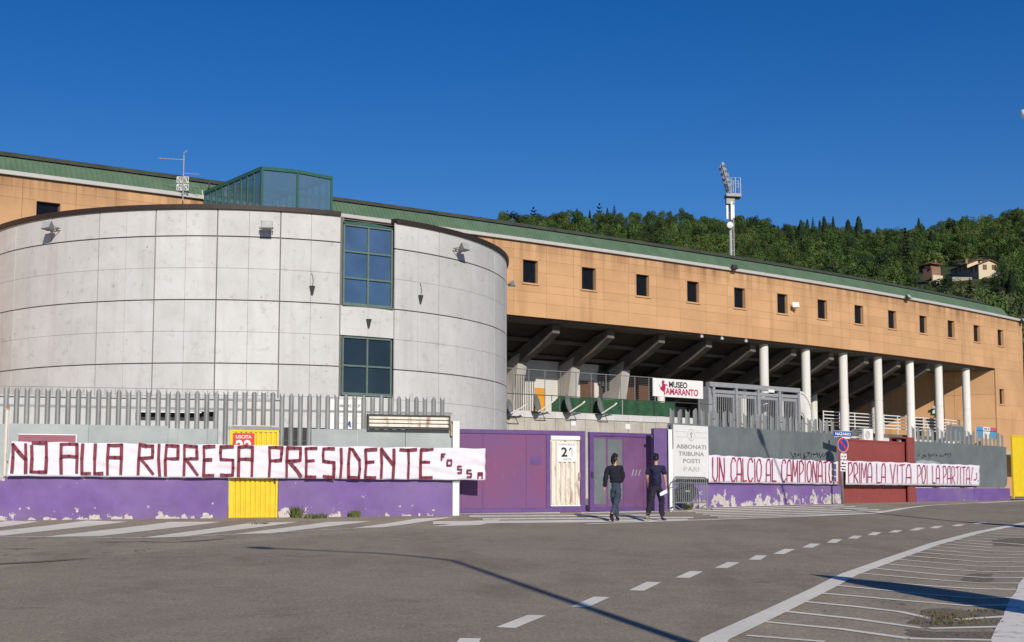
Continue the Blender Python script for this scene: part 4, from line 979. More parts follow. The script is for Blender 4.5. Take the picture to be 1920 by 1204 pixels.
def person(label, foot_px, height, J, top, legm, shoem, sleeves_long, long_hair, head_yaw, mask):
    g0 = on_ground(*foot_px); root_ = thing('person', label, 'person', g0)
    k_ = height / 1.75
    def v(key, r, r2=None):
        x, y, z = J[key]; return (x * k_, y * k_, z * k_, r * k_, (r2 or r) * k_)
    hd = Vector(J['head']) * k_
    face = Vector((math.sin(head_yaw), math.cos(head_yaw), 0)); sidev = Vector((face.y, -face.x, 0))
    def hp(f, s, z): return tuple(hd + (face * f + sidev * s + Vector((0, 0, z))) * k_)
    # body: one continuous surface from head to ankles
    nd = {'pelvis': v('pelvis', .10, .08), 'waist': v('waist', .09, .07), 'chest': v('chest', .09, .07), 'neckb': v('neckb', .06), 'neck': v('neck', .052),
          'h1': (*hp(.01, 0, -.05), .068 * k_, .075 * k_), 'h2': (*hp(.0, 0, .03), .078 * k_, .092 * k_), 'h3': (*hp(-.005, 0, .085), .062 * k_, .075 * k_),
          'nose': (*hp(.095, 0, -.02), .012 * k_, .014 * k_), 'chin': (*hp(.062, 0, -.085), .03 * k_, .028 * k_), 'ear_l': (*hp(-.01, -.082, -.01), .012 * k_, .022 * k_), 'ear_r': (*hp(-.01, .082, -.01), .012 * k_, .022 * k_)}
    ed = chain('pelvis', 'waist', 'chest', 'neckb', 'neck', 'h1', 'h2', 'h3') + [('h2', 'nose'), ('h1', 'chin'), ('h2', 'ear_l'), ('h2', 'ear_r')]
    for s in 'lr':
        nd.update({'sh' + s: v('sh' + s, .045), 'el' + s: v('el' + s, .042), 'wr' + s: v('wr' + s, .027), 'hip' + s: v('hip' + s, .07), 'kn' + s: v('kn' + s, .055), 'an' + s: v('an' + s, .036)})
        ed += [('chest', 'sh' + s)] + chain('sh' + s, 'el' + s, 'wr' + s) + [('pelvis', 'hip' + s)] + chain('hip' + s, 'kn' + s, 'an' + s)
    ms = [skin_mesh('body', nd, ed, M['skin'], None)]
    for s, sd in (('l', 1), ('r', -1)):
        e, w = Vector(J['el' + s]) * k_, Vector(J['wr' + s]) * k_
        ms += hand(w, (w - e), sd, .55)
    body = bpy.data.objects.new('body', join_meshes('body', ms, M['skin'])); link(body, root_)
    def cl(name, nd_, ed_, m, parent=root_, lv=2):
        me_ = skin_mesh(name, nd_, ed_, m, None, 3 if name in ('jumper', 't_shirt', 'trousers', 'hair') else lv)
        if name in ('jumper', 't_shirt', 'trousers', 'hair'):       # folds in the cloth, locks in the hair
            a_, f_ = (.021, (7, 7, 16)) if name != 'hair' else (.03, (22, 22, 14))
            for v_ in me_.vertices:
                q_ = v_.co; n1 = noise.noise((q_.x * f_[0], q_.y * f_[1], q_.z * f_[2])); n2 = noise.noise((q_.x * 19 + 5, q_.y * 19, q_.z * 30))
                v_.co = q_ + v_.normal * (n1 * a_ + n2 * a_ * .4)
        return link(bpy.data.objects.new(name, me_), parent)
    # upper garment
    nd = {'hem': v('hem', .185, .14), 'waist': v('waist', .18, .135), 'chest': v('chest', .20, .145), 'yoke': v('yoke', .16, .11), 'col': v('neckb', .07)}
    ed = chain('hem', 'waist', 'chest', 'yoke', 'col')
    for s in 'lr':
        nd['sh' + s] = v('sh' + s, .085); ed.append(('yoke', 'sh' + s))
        if sleeves_long:
            nd['el' + s] = v('el' + s, .066); nd['cf' + s] = (*(Vector(J['el' + s]).lerp(Vector(J['wr' + s]), .95) * k_), .048 * k_); ed += chain('sh' + s, 'el' + s, 'cf' + s)
        else:
            nd['cf' + s] = (*(Vector(J['sh' + s]).lerp(Vector(J['el' + s]), .78) * k_), .068 * k_); ed.append(('sh' + s, 'cf' + s))
    cl('jumper' if sleeves_long else 't_shirt', nd, ed, top)
    nd = {'top': v('waist', .13, .10), 'belt': v('belt', .155, .12), 'pelvis': v('pelvis', .175, .14)}; ed = [('top', 'belt'), ('belt', 'pelvis')]
    for s in 'lr':
        nd['hip' + s] = v('hip' + s, .12); nd['th' + s] = (*(Vector(J['hip' + s]).lerp(Vector(J['kn' + s]), .5) * k_), .104 * k_); nd['kn' + s] = v('kn' + s, .082)
        nd['cv' + s] = (*(Vector(J['kn' + s]).lerp(Vector(J['an' + s]), .4) * k_), .076 * k_); nd['an' + s] = (*(Vector(J['kn' + s]).lerp(Vector(J['an' + s]), .97) * k_), .068 * k_)
        ed += [('pelvis', 'hip' + s)] + chain('hip' + s, 'th' + s, 'kn' + s, 'cv' + s, 'an' + s)
    cl('trousers', nd, ed, legm)
    for s in 'lr':
        a_, t_ = Vector(J['an' + s]) * k_, Vector(J['toe' + s]) * k_; h_ = Vector(J['heel' + s]) * k_
        sh = cl('shoe', {'h': (*h_, .042 * k_), 'a': (*(a_ + Vector((0, 0, .0))), .046 * k_), 'm': (*(h_.lerp(t_, .6) + Vector((0, 0, .01)) * k_), .044 * k_, .036 * k_), 't': (*t_, .036 * k_, .026 * k_)}, [('a', 'h'), ('h', 'm'), ('m', 't')], shoem, root_, 2)
        d_ = (t_ - h_); n_ = Vector((0, 0, 1)) - d_ * (d_.z / d_.length_squared); n_.normalize(); q_ = d_.cross(n_).normalized() * .042 * k_
        mb = MB(); o_ = root_.location; lo = -n_ * .045 * k_; hi = -n_ * .028 * k_; b_ = h_ - d_.normalized() * .035 * k_; e_ = t_ + d_.normalized() * .03 * k_
        mb.hexa([p + o_ for p in (b_ - q_ * .8 + lo, e_ - q_ * .7 + lo, e_ + q_ * .7 + lo, b_ + q_ * .8 + lo, b_ - q_ * .8 + hi, e_ - q_ * .7 + hi, e_ + q_ * .7 + hi, b_ + q_ * .8 + hi)])
        part('sole', mb, M['shoe_sole'] if shoem is M['shoe_grey'] else M['shoe_black'], sh)
    # hair
    nd = {'a': (*hp(.035, 0, .10), .075 * k_, .072 * k_), 'b': (*hp(-.03, 0, .065), .094 * k_, .088 * k_), 'c': (*hp(-.055, 0, -.01), .084 * k_, .07 * k_)}
    ed = chain('a', 'b', 'c')
    if long_hair:
        nd['d'] = (*hp(-.075, -.02, -.09), .072 * k_, .05 * k_); nd['e'] = (*hp(-.085, -.03, -.16), .05 * k_, .03 * k_); ed += chain('c', 'd', 'e')
    else:
        nd['d'] = (*hp(-.05, 0, -.055), .062 * k_, .04 * k_); ed += chain('c', 'd')
    cl('hair', nd, ed, M['hair'])
    o_ = root_.location
    for s_ in (-1, 1):
        mb = MB(); mb.lathe(Vector(hp(.078, .032 * s_, .012)) + o_, [(.001, -.011), (.011, 0), (.001, .011)], 8); part('eye', mb, M['ink_black'], root_)
    if mask:
        mb = MB(); fr_ = []
        for z_, ext in ((-.015, .088), (-.05, .098), (-.095, .075)):
            fr_.append([Vector(hp(ext * math.cos(t_), .085 * math.sin(t_), z_)) + o_ for t_ in (-1.2, -.7, -.3, 0, .3, .7, 1.2)])
        n_ = 7; vs = fr_[0] + fr_[1] + fr_[2]; vs += [p + Vector((face.x, face.y, 0)) * .008 for p in vs]
        fs = []
        for j in range(2):
            for i in range(n_ - 1): q = (j * n_ + i, j * n_ + i + 1, (j + 1) * n_ + i + 1, (j + 1) * n_ + i); fs.append(q); fs.append(tuple(21 + x for x in reversed(q)))
        per = [0, 1, 2, 3, 4, 5, 6, 13, 20, 19, 18, 17, 16, 15, 14, 7]
        for a_, b_ in zip(per, per[1:] + per[:1]): fs.append((a_, b_, 21 + b_, 21 + a_))
        mb.add(vs, fs); part('face_mask', mb, M['paper'], root_)
    else:
        mb = MB(); mb.abox(Vector(hp(.085, 0, -.058)) + o_, (.045, .012, .010), Matrix.Rotation(-head_yaw, 3, 'Z')); part('mouth', mb, M['pink_print'], root_)
    return root_, k_
J1 = {'head': (.0, .03, 1.595), 'neck': (-.015, .01, 1.475), 'neckb': (-.02, 0, 1.42), 'yoke': (-.02, 0, 1.37), 'chest': (-.015, 0, 1.25), 'waist': (.01, 0, 1.04), 'hem': (.01, 0, .955), 'belt': (.01, 0, .93), 'pelvis': (.01, 0, .88),
      'shl': (-.19, -.01, 1.375), 'ell': (-.265, -.06, 1.09), 'wrl': (-.285, -.01, .855), 'shr': (.145, .01, 1.375), 'elr': (.19, .02, 1.12), 'wrr': (.14, .22, .99),
      'hipl': (-.075, .02, .84), 'knl': (-.02, .17, .50), 'anl': (.045, .20, .10), 'heell': (.04, .16, .045), 'toel': (.09, .36, .04),
      'hipr': (.09, -.02, .84), 'knr': (.02, -.02, .48), 'anr': (-.13, -.33, .17), 'heelr': (-.155, -.40, .15), 'toer': (-.10, -.23, .045)}
J2 = {'head': (.005, .03, 1.60), 'neck': (.0, .01, 1.48), 'neckb': (.0, 0, 1.43), 'yoke': (0, 0, 1.38), 'chest': (0, 0, 1.26), 'waist': (.01, 0, 1.05), 'hem': (.02, 0, .87), 'belt': (.01, 0, .92), 'pelvis': (.01, 0, .87),
      'shl': (-.185, .0, 1.38), 'ell': (-.225, .05, 1.11), 'wrl': (-.19, .22, .96), 'shr': (.185, .0, 1.38), 'elr': (.225, -.03, 1.11), 'wrr': (.26, .02, .86),
      'hipl': (-.09, -.02, .84), 'knl': (-.16, -.03, .47), 'anl': (-.255, -.34, .17), 'heell': (-.27, -.41, .15), 'toel': (-.235, -.24, .045),
      'hipr': (.10, .02, .84), 'knr': (.15, .16, .48), 'anr': (.16, .14, .10), 'heelr': (.14, .10, .045), 'toer': (.27, .24, .04)}
pA, kA = person('long haired walker in a black jumper and blue jeans wearing a white face mask', (1155, 977.5), 1.72, J1, M['navy_knit'], M['denim'], M['shoe_black'], True, True, .75, True)
pB, kB = person('walker in a navy t-shirt and dark trousers holding a white mask', (1231, 977.5), 1.72, J2, M['navy_tee'], M['dark_trousers'], M['shoe_grey'], False, False, .35, False)
hw_ = pB.location + Vector((.245, -.01, .745)) * kB
mb = MB(); c0 = hw_ + Vector((-.035, -.015, -.0)); 
for j, (dx0, dz0_) in enumerate(((0, 0), (-.05, -.03), (-.11, -.05), (-.16, -.045))):
    pass
prof = [(.05, .02), (0, .0), (-.06, -.035), (-.13, -.055)]
vs = []
for yy in (-.02, -.012):
    for i, (x, z) in enumerate(prof): vs += [c0 + Vector((x, yy + .012 * (i % 2), z + .045)), c0 + Vector((x + .02, yy, z - .045))]
fs = [(2 * i, 2 * i + 2, 2 * i + 3, 2 * i + 1) for i in range(3)] + [(8 + 2 * i, 8 + 2 * i + 1, 8 + 2 * i + 3, 8 + 2 * i + 2) for i in range(3)] + [(0, 1, 9, 8), (6, 14, 15, 7), (0, 8, 10, 2), (2, 10, 12, 4), (4, 12, 14, 6), (1, 3, 11, 9), (3, 5, 13, 11), (5, 7, 15, 13)]
mb.add(vs, fs); solo('face_mask', mb, M['paper'], 'crumpled white face mask held in the hand of the walker in the t-shirt', 'face mask')
# ------------------------------------------------------------------ round concrete drum
DC = Vector((-11.228, 56.238, 0.0)); DR = 11.0; T0, DT = -2.287, 0.199
drum = thing('drum_building', 'round white concrete panelled drum building with a tall strip window', 'building', DC)
def dpt(t, r, z): return Vector((DC.x + r * math.cos(t), DC.y + r * math.sin(t), z))
ROW = [(1.5, 3.72), (3.72, 5.957), (5.957, 8.186), (8.186, 10.441), (10.441, 11.42)]
def panel_mesh(z0, z1, two_rows, name):
    mb = MB(); gp = 0.021 / DR; gt = 0.005 / DR; zr = [(z0 + .021, (z0 + z1) / 2 - .005), ((z0 + z1) / 2 + .005, z1 - .021)] if two_rows else [(z0 + .026, z1 - .02)]
    for a, b in ((-DT / 2 + gp, -gt), (gt, DT / 2 - gp)):
        for c, d in zr:
            n = 3; vs = []
            for i in range(n + 1):
                t = a + (b - a) * i / n
                for r, z in ((DR, c), (DR, d), (DR - .07, d), (DR - .07, c)): vs.append(Vector((r * math.cos(t), r * math.sin(t), z)))
            fs = []
            for i in range(n):
                o = i * 4; fs += [(o, o + 4, o + 5, o + 1), (o + 1, o + 5, o + 6, o + 2), (o + 3, o, o + 4, o + 7)]
            fs += [(0, 1, 2, 3), (n * 4, n * 4 + 3, n * 4 + 2, n * 4 + 1)]
            mb.add(vs, fs)
    return mb.mesh(name, M['panel_concrete'])
pm = {}
for ri, (z0, z1) in enumerate(ROW): pm[ri] = panel_mesh(z0, z1, ri != 4, 'concrete_panel')
pm['mid'] = panel_mesh(7.07, 8.186, False, 'concrete_panel'); pm['low'] = panel_mesh(3.72, 4.92, False, 'concrete_panel')
for k_ in range(-4, 12):
    t = T0 + (k_ + .5) * DT
    for ri in range(5):
        if k_ == 6 and ri in (1, 2, 3, 4): continue
        inst('concrete_panel', pm[ri], drum, (0, 0, 0), t)
t6 = T0 + 6.5 * DT
inst('concrete_panel', pm['mid'], drum, (0, 0, 0), t6); inst('concrete_panel', pm['low'], drum, (0, 0, 0), t6)
# core behind the joints
mb = MB(); r = DR - .055
for i in range(128):
    a, b = 6.28319 * i / 128, 6.28319 * (i + 1) / 128
    r = DR - .30 if T0 + 6 * DT < (a + b) / 2 - 6.28319 < T0 + 7 * DT else DR - .055
    mb.add([dpt(a, r, 0), dpt(b, r, 0), dpt(b, r, 11.38), dpt(a, r, 11.38)], [(0, 1, 2, 3)])
mb.add([dpt(6.28319 * i / 128, r, 11.3) for i in range(128)], [list(range(128))]); part('core', mb, M['dark_joint'], drum, recalc=False)
# dark coping, interrupted at the strip window
mb = MB(); a0, a1 = T0 + 7 * DT + .003, T0 + 6 * DT - .003 + 6.28319; n = 120; vs = []
for i in range(n + 1):
    t = a0 + (a1 - a0) * i / n
    for rr, z in ((DR + .09, 11.40), (DR + .10, 11.56), (DR - .3, 11.60), (DR - .3, 11.40)): vs.append(dpt(t, rr, z))
fs = []
for i in range(n):
    for j in range(4): fs.append((i * 4 + j, i * 4 + 4 + j, i * 4 + 4 + (j + 1) % 4, i * 4 + (j + 1) % 4))
fs += [(0, 1, 2, 3), (n * 4, n * 4 + 3, n * 4 + 2, n * 4 + 1)]; mb.add(vs, fs); part('coping', mb, M['coping'], drum)
# strip window
qa, qb = dpt(T0 + 6 * DT + .008, DR - .02, 0), dpt(T0 + 7 * DT - .008, DR - .02, 0)
WF = Frame(qa[:2], qb[:2]); WL = WF.len
def strip_window(z0, z1, rows, glass, peak=0.0):
    f = MB(); e = .06; zs = [z0 + (z1 - z0) * i / rows for i in range(rows + 1)]
    f.box(WF, 0, e, -.1, .05, z0, z1); f.box(WF, WL - e, WL, -.1, .05, z0, z1); f.box(WF, WL / 2 - .03, WL / 2 + .03, -.1, .055, z0 + e, z1)
    for i, z in enumerate(zs): f.box(WF, e, WL - e, -.1, .045, z - (.0 if i == 0 else .03), z + (.06 if i == 0 else .03))
    w = part('window', f, M['grey_green_frame'], drum)
    for i in range(rows):
        for a, b in ((e, WL / 2 - .03), (WL / 2 + .03, WL - e)):
            m_ = MB(); m_.box(WF, a + .004, b - .004, -.04, -.02, zs[i] + (.062 if i == 0 else .032), zs[i + 1] - .032); part('pane', m_, glass[i], w)
    if peak:
        m_ = MB(); m_.prism(WF, [(0, z1 + .032), (WL, z1 + .032), (WL, z1 + .07), (WL / 2, z1 + .16), (0, z1 + .10)], -.6, .06); part('capping', m_, M['green_frame'], w)
    m_ = MB(); m_.box(WF, -.02, WL + .02, -.05, .10, z0 - .055, z0 - .004); part('sill', m_, M['grey_green_frame'], w)
strip_window(8.22, 11.12, 3, [M['sky_glass']] * 3, 1); strip_window(4.98, 7.03, 2, [M['dim_glass'], M['dim_glass']])
# floodlights and wall lamps on the drum
def flood(name_label, p, yaw_, tilt, s=1.0, body='lamp_grey', glass='lamp_glass', arm=.28):
    """p: point on the wall; yaw_: outward direction"""
    o = Vector((math.cos(yaw_), math.sin(yaw_), 0)); t = thing('floodlight', name_label, 'floodlight', p)
    Rm = Matrix.Rotation(yaw_ - math.pi / 2, 3, 'Z') @ Matrix.Rotation(-tilt, 3, 'X'); c = p + o * (arm + .12 * s)
    mb = MB(); y = [Vector((x, yy, z)) * s for x, yy, z in ((-.21, .16, -.16), (.21, .16, -.16), (.21, .16, .16), (-.21, .16, .16), (-.13, -.10, -.09), (.13, -.10, -.09), (.13, -.10, .09), (-.13, -.10, .09))]
    y = [c + Rm @ q for q in y]; mb.add(y, [(3, 2, 1, 0), (4, 5, 6, 7), (0, 1, 5, 4), (1, 2, 6, 5), (2, 3, 7, 6), (3, 0, 4, 7)]); part('housing', mb, M[body], t)
    mb = MB(); mb.abox(c + Rm @ Vector((0, .165, 0)) * s, (.38 * s, .02 * s, .28 * s), Rm); part('glass', mb, M[glass], t)
    mb = MB(); mb.abox(c + Rm @ Vector((0, -.16, .0)) * s, (.14 * s, .12 * s, .14 * s), Rm); part('gear_box', mb, M[body], t)
    mb = MB(); sd = Vector((-o.y, o.x, 0))
    mb.tube([p + sd * .02, p + o * .1], .03, 6); mb.tube([p + o * .1 + sd * .24 * s, p + o * .1 - sd * .24 * s], .018, 5)
    for sg in (-1, 1): mb.tube([p + o * .1 + sd * .24 * s * sg, c + sd * .24 * s * sg], .018, 5)
    part('bracket', mb, M[body], t); return t
def drum_hit(px, py):
    r = ray(px, py); a = r.x ** 2 + r.y ** 2; b = -2 * (r.x * DC.x + r.y * DC.y); c = DC.x ** 2 + DC.y ** 2 - DR ** 2
    k_ = (-b - math.sqrt(max(0, b * b - 4 * a * c))) / (2 * a); return Vector((r.x * k_, r.y * k_, CZ + r.z * k_))
for px, py, lb_ in ((108, 430, 'grey floodlight at the left of the drum wall'), (499, 430, 'grey floodlight in the middle of the drum wall'), (853, 468, 'grey floodlight right of the strip window on the drum')):
    p = drum_hit(px, py); flood(lb_, p, math.atan2(p.y - DC.y, p.x - DC.x), -.45, .95)
p = dpt(-.02, DR, drum_hit(940, 519).z); flood('grey floodlight sticking out at the right edge of the drum', p, -.02, -.3, .8, arm=.12)
for px, py, lb_ in ((585, 545, 'dark half cone wall lamp left of the strip window'), (788, 562, 'dark half cone wall lamp right of the strip window'), (691, 607, 'dark half cone wall lamp between the two strip windows')):
    p = drum_hit(px, py); a = math.atan2(p.y - DC.y, p.x - DC.x); o = Vector((math.cos(a), math.sin(a), 0)); sd = Vector((-o.y, o.x, 0))
    t = thing('wall_lamp', lb_, 'wall lamp', p); mb = MB(); n = 8
    top = [p + sd * .11 * math.cos(math.pi * i / n) + o * .13 * math.sin(math.pi * i / n) + Vector((0, 0, .16)) for i in range(n + 1)]
    bot = [p + sd * .035 * math.cos(math.pi * i / n) + o * .04 * math.sin(math.pi * i / n) - Vector((0, 0, .17)) for i in range(n + 1)]
    mb.add(top + bot, [(i, i + 1, n + 2 + i, n + 1 + i) for i in range(n)] + [list(range(n, -1, -1)), list(range(n + 1, 2 * n + 2)), (0, n + 1, 2 * n + 1, n)]); part('shade', mb, M['dark_metal'], t)
    if px != 691:
        mb = MB(); q = p + o * .02; mb.tube([q + Vector((0, 0, .16)), q + Vector((0, 0, .3)) + sd * .03 + o * .03, q + Vector((0, 0, .5)) + sd * .02, q + Vector((0, 0, .62)) - sd * .03], .012, 5); part('cable', mb, M['dark_metal'], t)
# low white annex in front of the drum with a dark slot window
AF = Frame((-17.5, 39.2), (-6.85, 41.6))
a = AF.uz(404, 748); az = AF.uz(200, 746)[1]
an = thing('annex', 'low white service annex with a black slot window behind the pickets', 'building', AF.P(4, 0, 1.0))
s0 = AF.uz(254, 770); s1 = AF.uz(402, 790); au = AF.uz(524, 800)[0]
mb = MB(); mb.box(AF, -2, au, -2.4, 0, .6, s1[1]); mb.box(AF, -2, au, -2.4, 0, s0[1], az); mb.box(AF, -2, s0[0], -2.4, 0, s1[1], s0[1]); mb.box(AF, s1[0], au, -2.4, 0, s1[1], s0[1]); part('wall', mb, M['panel_concrete'], an)
mb = MB(); mb.box(AF, s0[0], s1[0], -.5, -.3, s1[1], s0[1]); w = part('window', mb, M['ink_black'], an)
mb = MB(); mb.box(AF, s0[0] + .0, s1[0] - .4, -.25, -.02, s0[1] - .045, s0[1] - .002); part('lintel', mb, M['white_paint'], w)
mb = MB(); mb.box(AF, -2, au, -2.4, .06, az, az + .07); part('coping', mb, M['light_metal'], an)
mb = MB(); u = -1.8
while u < au: mb.tube([AF.P(u, -.1, az + .07), AF.P(u, -.1, az + .32)], .012, 5); u += .31
mb.tube([AF.P(-1.9, -.1, az + .32), AF.P(au, -.1, az + .32)], .012, 5); part('railing', mb, M['light_metal'], an)
mb = MB(); a = AF.uz(440, 752, .03); b = AF.uz(507, 800, .03); mb.box(AF, a[0], b[0], .0, .02, b[1], a[1]); part('door', mb, M['white_wall'], an)
mb = MB(); e = .05; mb.box(AF, a[0] - e, b[0] + e, 0, .04, a[1], a[1] + e); mb.box(AF, a[0] - e, a[0], 0, .04, b[1], a[1]); mb.box(AF, b[0], b[0] + e, 0, .04, b[1], a[1]); part('door_frame', mb, M['light_metal'], an)
p = at_y(330, 790, 39.0); mb = MB(); mb.tube([(p.x, p.y, 1), (p.x, p.y, p.z + .45)], .03, 6); mb.tube([(p.x, p.y, p.z + .45), (p.x + .01, p.y, p.z + .47)], .05, 6)
t = thing('marker_post', 'thin cream post behind the pickets before the black slot window', 'post', (p.x, p.y, 1)); part('pole', mb, M['house_cream'], t)
DF = Frame((-8.6, 41.9), (-4.6, 42.7)); a = DF.uz(528, 802); b = DF.uz(580, 850)
mb = MB(); mb.box(DF, a[0], b[0], -.5, 0, .9, a[1]); t = thing('bay_shade', 'black open bay behind the pickets right of the yellow gate', 'container', DF.P((a[0] + b[0]) / 2, 0, .9)); part('box', mb, M['ink_black'], t)  # solid black box, the dark of an open bay put into its colour
for z in (.45, .7):
    mb = MB(); mb.box(DF, a[0] + .1, b[0] - .1, 0, .03, a[1] - z, a[1] - z + .05); part('slat', mb, M['dark_metal'], t)
a = DF.uz(613, 749, 1.5); b = DF.uz(686, 805, 1.5)
t = thing('notice_board', 'white notice board half hidden by the pickets below the strip window', 'sign', DF.P((a[0] + b[0]) / 2, 1.5, b[1] - 1))
mb = MB(); mb.box(DF, a[0], b[0], 1.46, 1.5, b[1], a[1]); part('plate', mb, M['white_paint'], t)
mb = MB(); mb.box(DF, a[0] - .03, a[0] + .02, 1.40, 1.455, 1.0, a[1]); mb.box(DF, b[0] - .02, b[0] + .03, 1.40, 1.455, 1.0, a[1]); part('leg', mb, M['light_metal'], t)
W = b[0] - a[0]; H = a[1] - b[1]
for tx, s0, s1 in (('e', .32, .42), ('c', .53, .63), ('y', .77, .87)): part('lettering', text_mb(tx, DF, a[0] + s0 * W, a[0] + s1 * W, b[1] + .74 * H, b[1] + .84 * H, 1.5, bold=.03), M['ink_grey'], t)
mb = MB(); mb.box(DF, a[0] + .3 * W, b[0] - .02, 1.5, 1.503, b[1] + .19 * H, b[1] + .205 * H); mb.box(DF, a[0] + .32 * W, b[0] - .15, 1.5, 1.503, b[1] + .62 * H, b[1] + .64 * H); mb.box(DF, a[0] + .32 * W, b[0] - .15, 1.5, 1.503, b[1] + .44 * H, b[1] + .46 * H); part('printed_rule', mb, M['ink_pale'], t)
mb = MB(); stroke(mb, DF, [(a[0] + .54 * W, b[1] + .12 * H), (a[0] + .58 * W, b[1] + .25 * H), (a[0] + .60 * W, b[1] + .08 * H)], 1.505, .05); part('emblem', mb, M['sign_blue'], t, recalc=False)

# ------------------------------------------------------------------ grandstand
import numpy as np
ZG, ZB = 14.0, 10.12
gp = [(0, 320), (142, 337.3), (316, 357.2), (382, 364.2), (643, 402), (735, 414.7), (870, 432), (959, 442.5), (1023, 453), (1146, 471), (1269, 488.2), (1361, 501.1), (1419, 509), (1523, 526), (1646, 547.2), (1769, 569.7), (1861, 587.5), (1904, 597.3)]
q_ = [at_z(x, y, ZG) for x, y in gp]
co = np.polyfit([p.x for p in q_], [p.y for p in q_], 3)
XS = [-34 + i * .25 for i in range(300)]; YS = [float(np.polyval(co, max(x, -21.0)) + (x + 21 if x < -21 else 0) * .55) for x in XS]
SS = [0.0]
for i in range(1, len(XS)): SS.append(SS[-1] + math.hypot(XS[i] - XS[i - 1], YS[i] - YS[i - 1]))
def fc(s, w=0.0, z=0.0):
    s = max(0, min(SS[-1] - 1e-6, s)); lo = 0; hi = len(SS) - 1
    while hi - lo > 1:
        m = (lo + hi) // 2
        if SS[m] <= s: lo = m
        else: hi = m
    t = (s - SS[lo]) / (SS[hi] - SS[lo]); x = XS[lo] + (XS[hi] - XS[lo]) * t; y = YS[lo] + (YS[hi] - YS[lo]) * t
    j0, j1 = max(0, lo - 8), min(len(XS) - 1, lo + 9); d = Vector((XS[j1] - XS[j0], YS[j1] - YS[j0])).normalized()
    return Vector((x + d.y * w, y - d.x * w, z))
def fdir(s):
    a, b = fc(s - .5), fc(s + .5); return (b - a).normalized()
def s_at(px, z, w=0.0):
    """distance along the facade seen at picture column px"""
    lo, hi = 0.0, SS[-1]
    for _ in range(50):
        m = (lo + hi) / 2; p = fc(m, w, z); d = p.y * CP + (p.z - CZ) * SP
        if 960 + F * p.x / d < px: lo = m
        else: hi = m
    return lo
def fbox(mb, s0, s1, w0, w1, z0, z1, mi=0, n=1):
    for i in range(n):
        a, b = s0 + (s1 - s0) * i / n, s0 + (s1 - s0) * (i + 1) / n
        mb.hexa([fc(a, w1, z0), fc(b, w1, z0), fc(b, w0, z0), fc(a, w0, z0), fc(a, w1, z1), fc(b, w1, z1), fc(b, w0, z1), fc(a, w0, z1)], mi)
WINX = [994.5, 1104, 1205, 1299.5, 1387, 1467, 1542, 1610.5, 1673, 1731, 1783.5, 1831.5, 1876]
WS = [s_at(x, 12.3) for x in WINX]
sp_ = (WS[-1] - WS[0]) / (len(WS) - 1)
S_END0, S_END1 = s_at(1866, ZB), s_at(1919, ZB)
stand = thing('grandstand', 'long orange stadium grandstand with green metal roof edge on round white columns', 'stadium', fc(s_at(1400, ZB), 0, 1.1))
win_all = [s_at(90, 12.3)] + WS
WZ0, WZ1, WW = 11.76, 12.98, .50
ROWS = [ZB, 10.83, 11.36, 11.76, 12.38, 12.98, 13.42, 13.80]
def clad(s0, s1, z0, z1):
    if s1 - s0 < .05: return
    mb = MB(); fbox(mb, s0 + .006, s1 - .006, -.06, 0, z0 + .004, z1 - .004); part('cladding_panel', mb, M['orange'], stand)
# bays: the stretch behind the drum is not in sight
def bay(sw, b_len):
    a0, a1 = sw - 1.0, sw + 1.0
    for z0, z1 in zip(ROWS, ROWS[1:]):
        if WZ0 - .01 < z0 and z1 < WZ1 + .01: clad(a0, sw - WW, z0, z1); clad(sw + WW, a1, z0, z1)
        else: clad(a0, a1, z0, z1)
        if b_len: clad(a1, a1 + b_len, z0, z1)
for i, sw in enumerate(WS):
    nx = WS[i + 1] - 1.0 if i + 1 < len(WS) else S_END1
    bay(sw, nx - (sw + 1.0))
b0 = WS[0] - 1.0
for s0, s1 in ((b0 - 1.45, b0), (b0 - 2.7, b0 - 1.45)):
    for z0, z1 in zip(ROWS, ROWS[1:]): clad(s0, s1, z0, z1)
sl = win_all[0]; cuts = [s_at(x, 13.3) for x in (-140, -60)] + [sl - 1.0, sl + 1.0] + [s_at(x, 13.3) for x in (218, 316, 420, 500, 640, 735, 790)]
cuts[3] = s_at(143, 13.3)
cuts = [1.0 + (cuts[0] - 1.0) * i / 5 for i in range(5)] + cuts
for i in range(6):                               # lower wall beyond the left of the drum
    a = 1.0 + (s_at(60, 12) - 1.0) * i / 6; b = 1.0 + (s_at(60, 12) - 1.0) * (i + 1) / 6
    for z0, z1 in ((1.0, 4.4), (4.4, 7.9), (7.9, 11.3)): clad(a, b, z0, z1)
for a, b in zip(cuts, cuts[1:]):
    for z0, z1 in ((11.3, WZ0), (WZ0, WZ1), (WZ1, 13.42), (13.42, 13.80)):
        if a < sl < b and z0 == WZ0: clad(a, sl - WW, z0, z1); clad(sl + WW, b, z0, z1)
        else: clad(a, b, z0, z1)
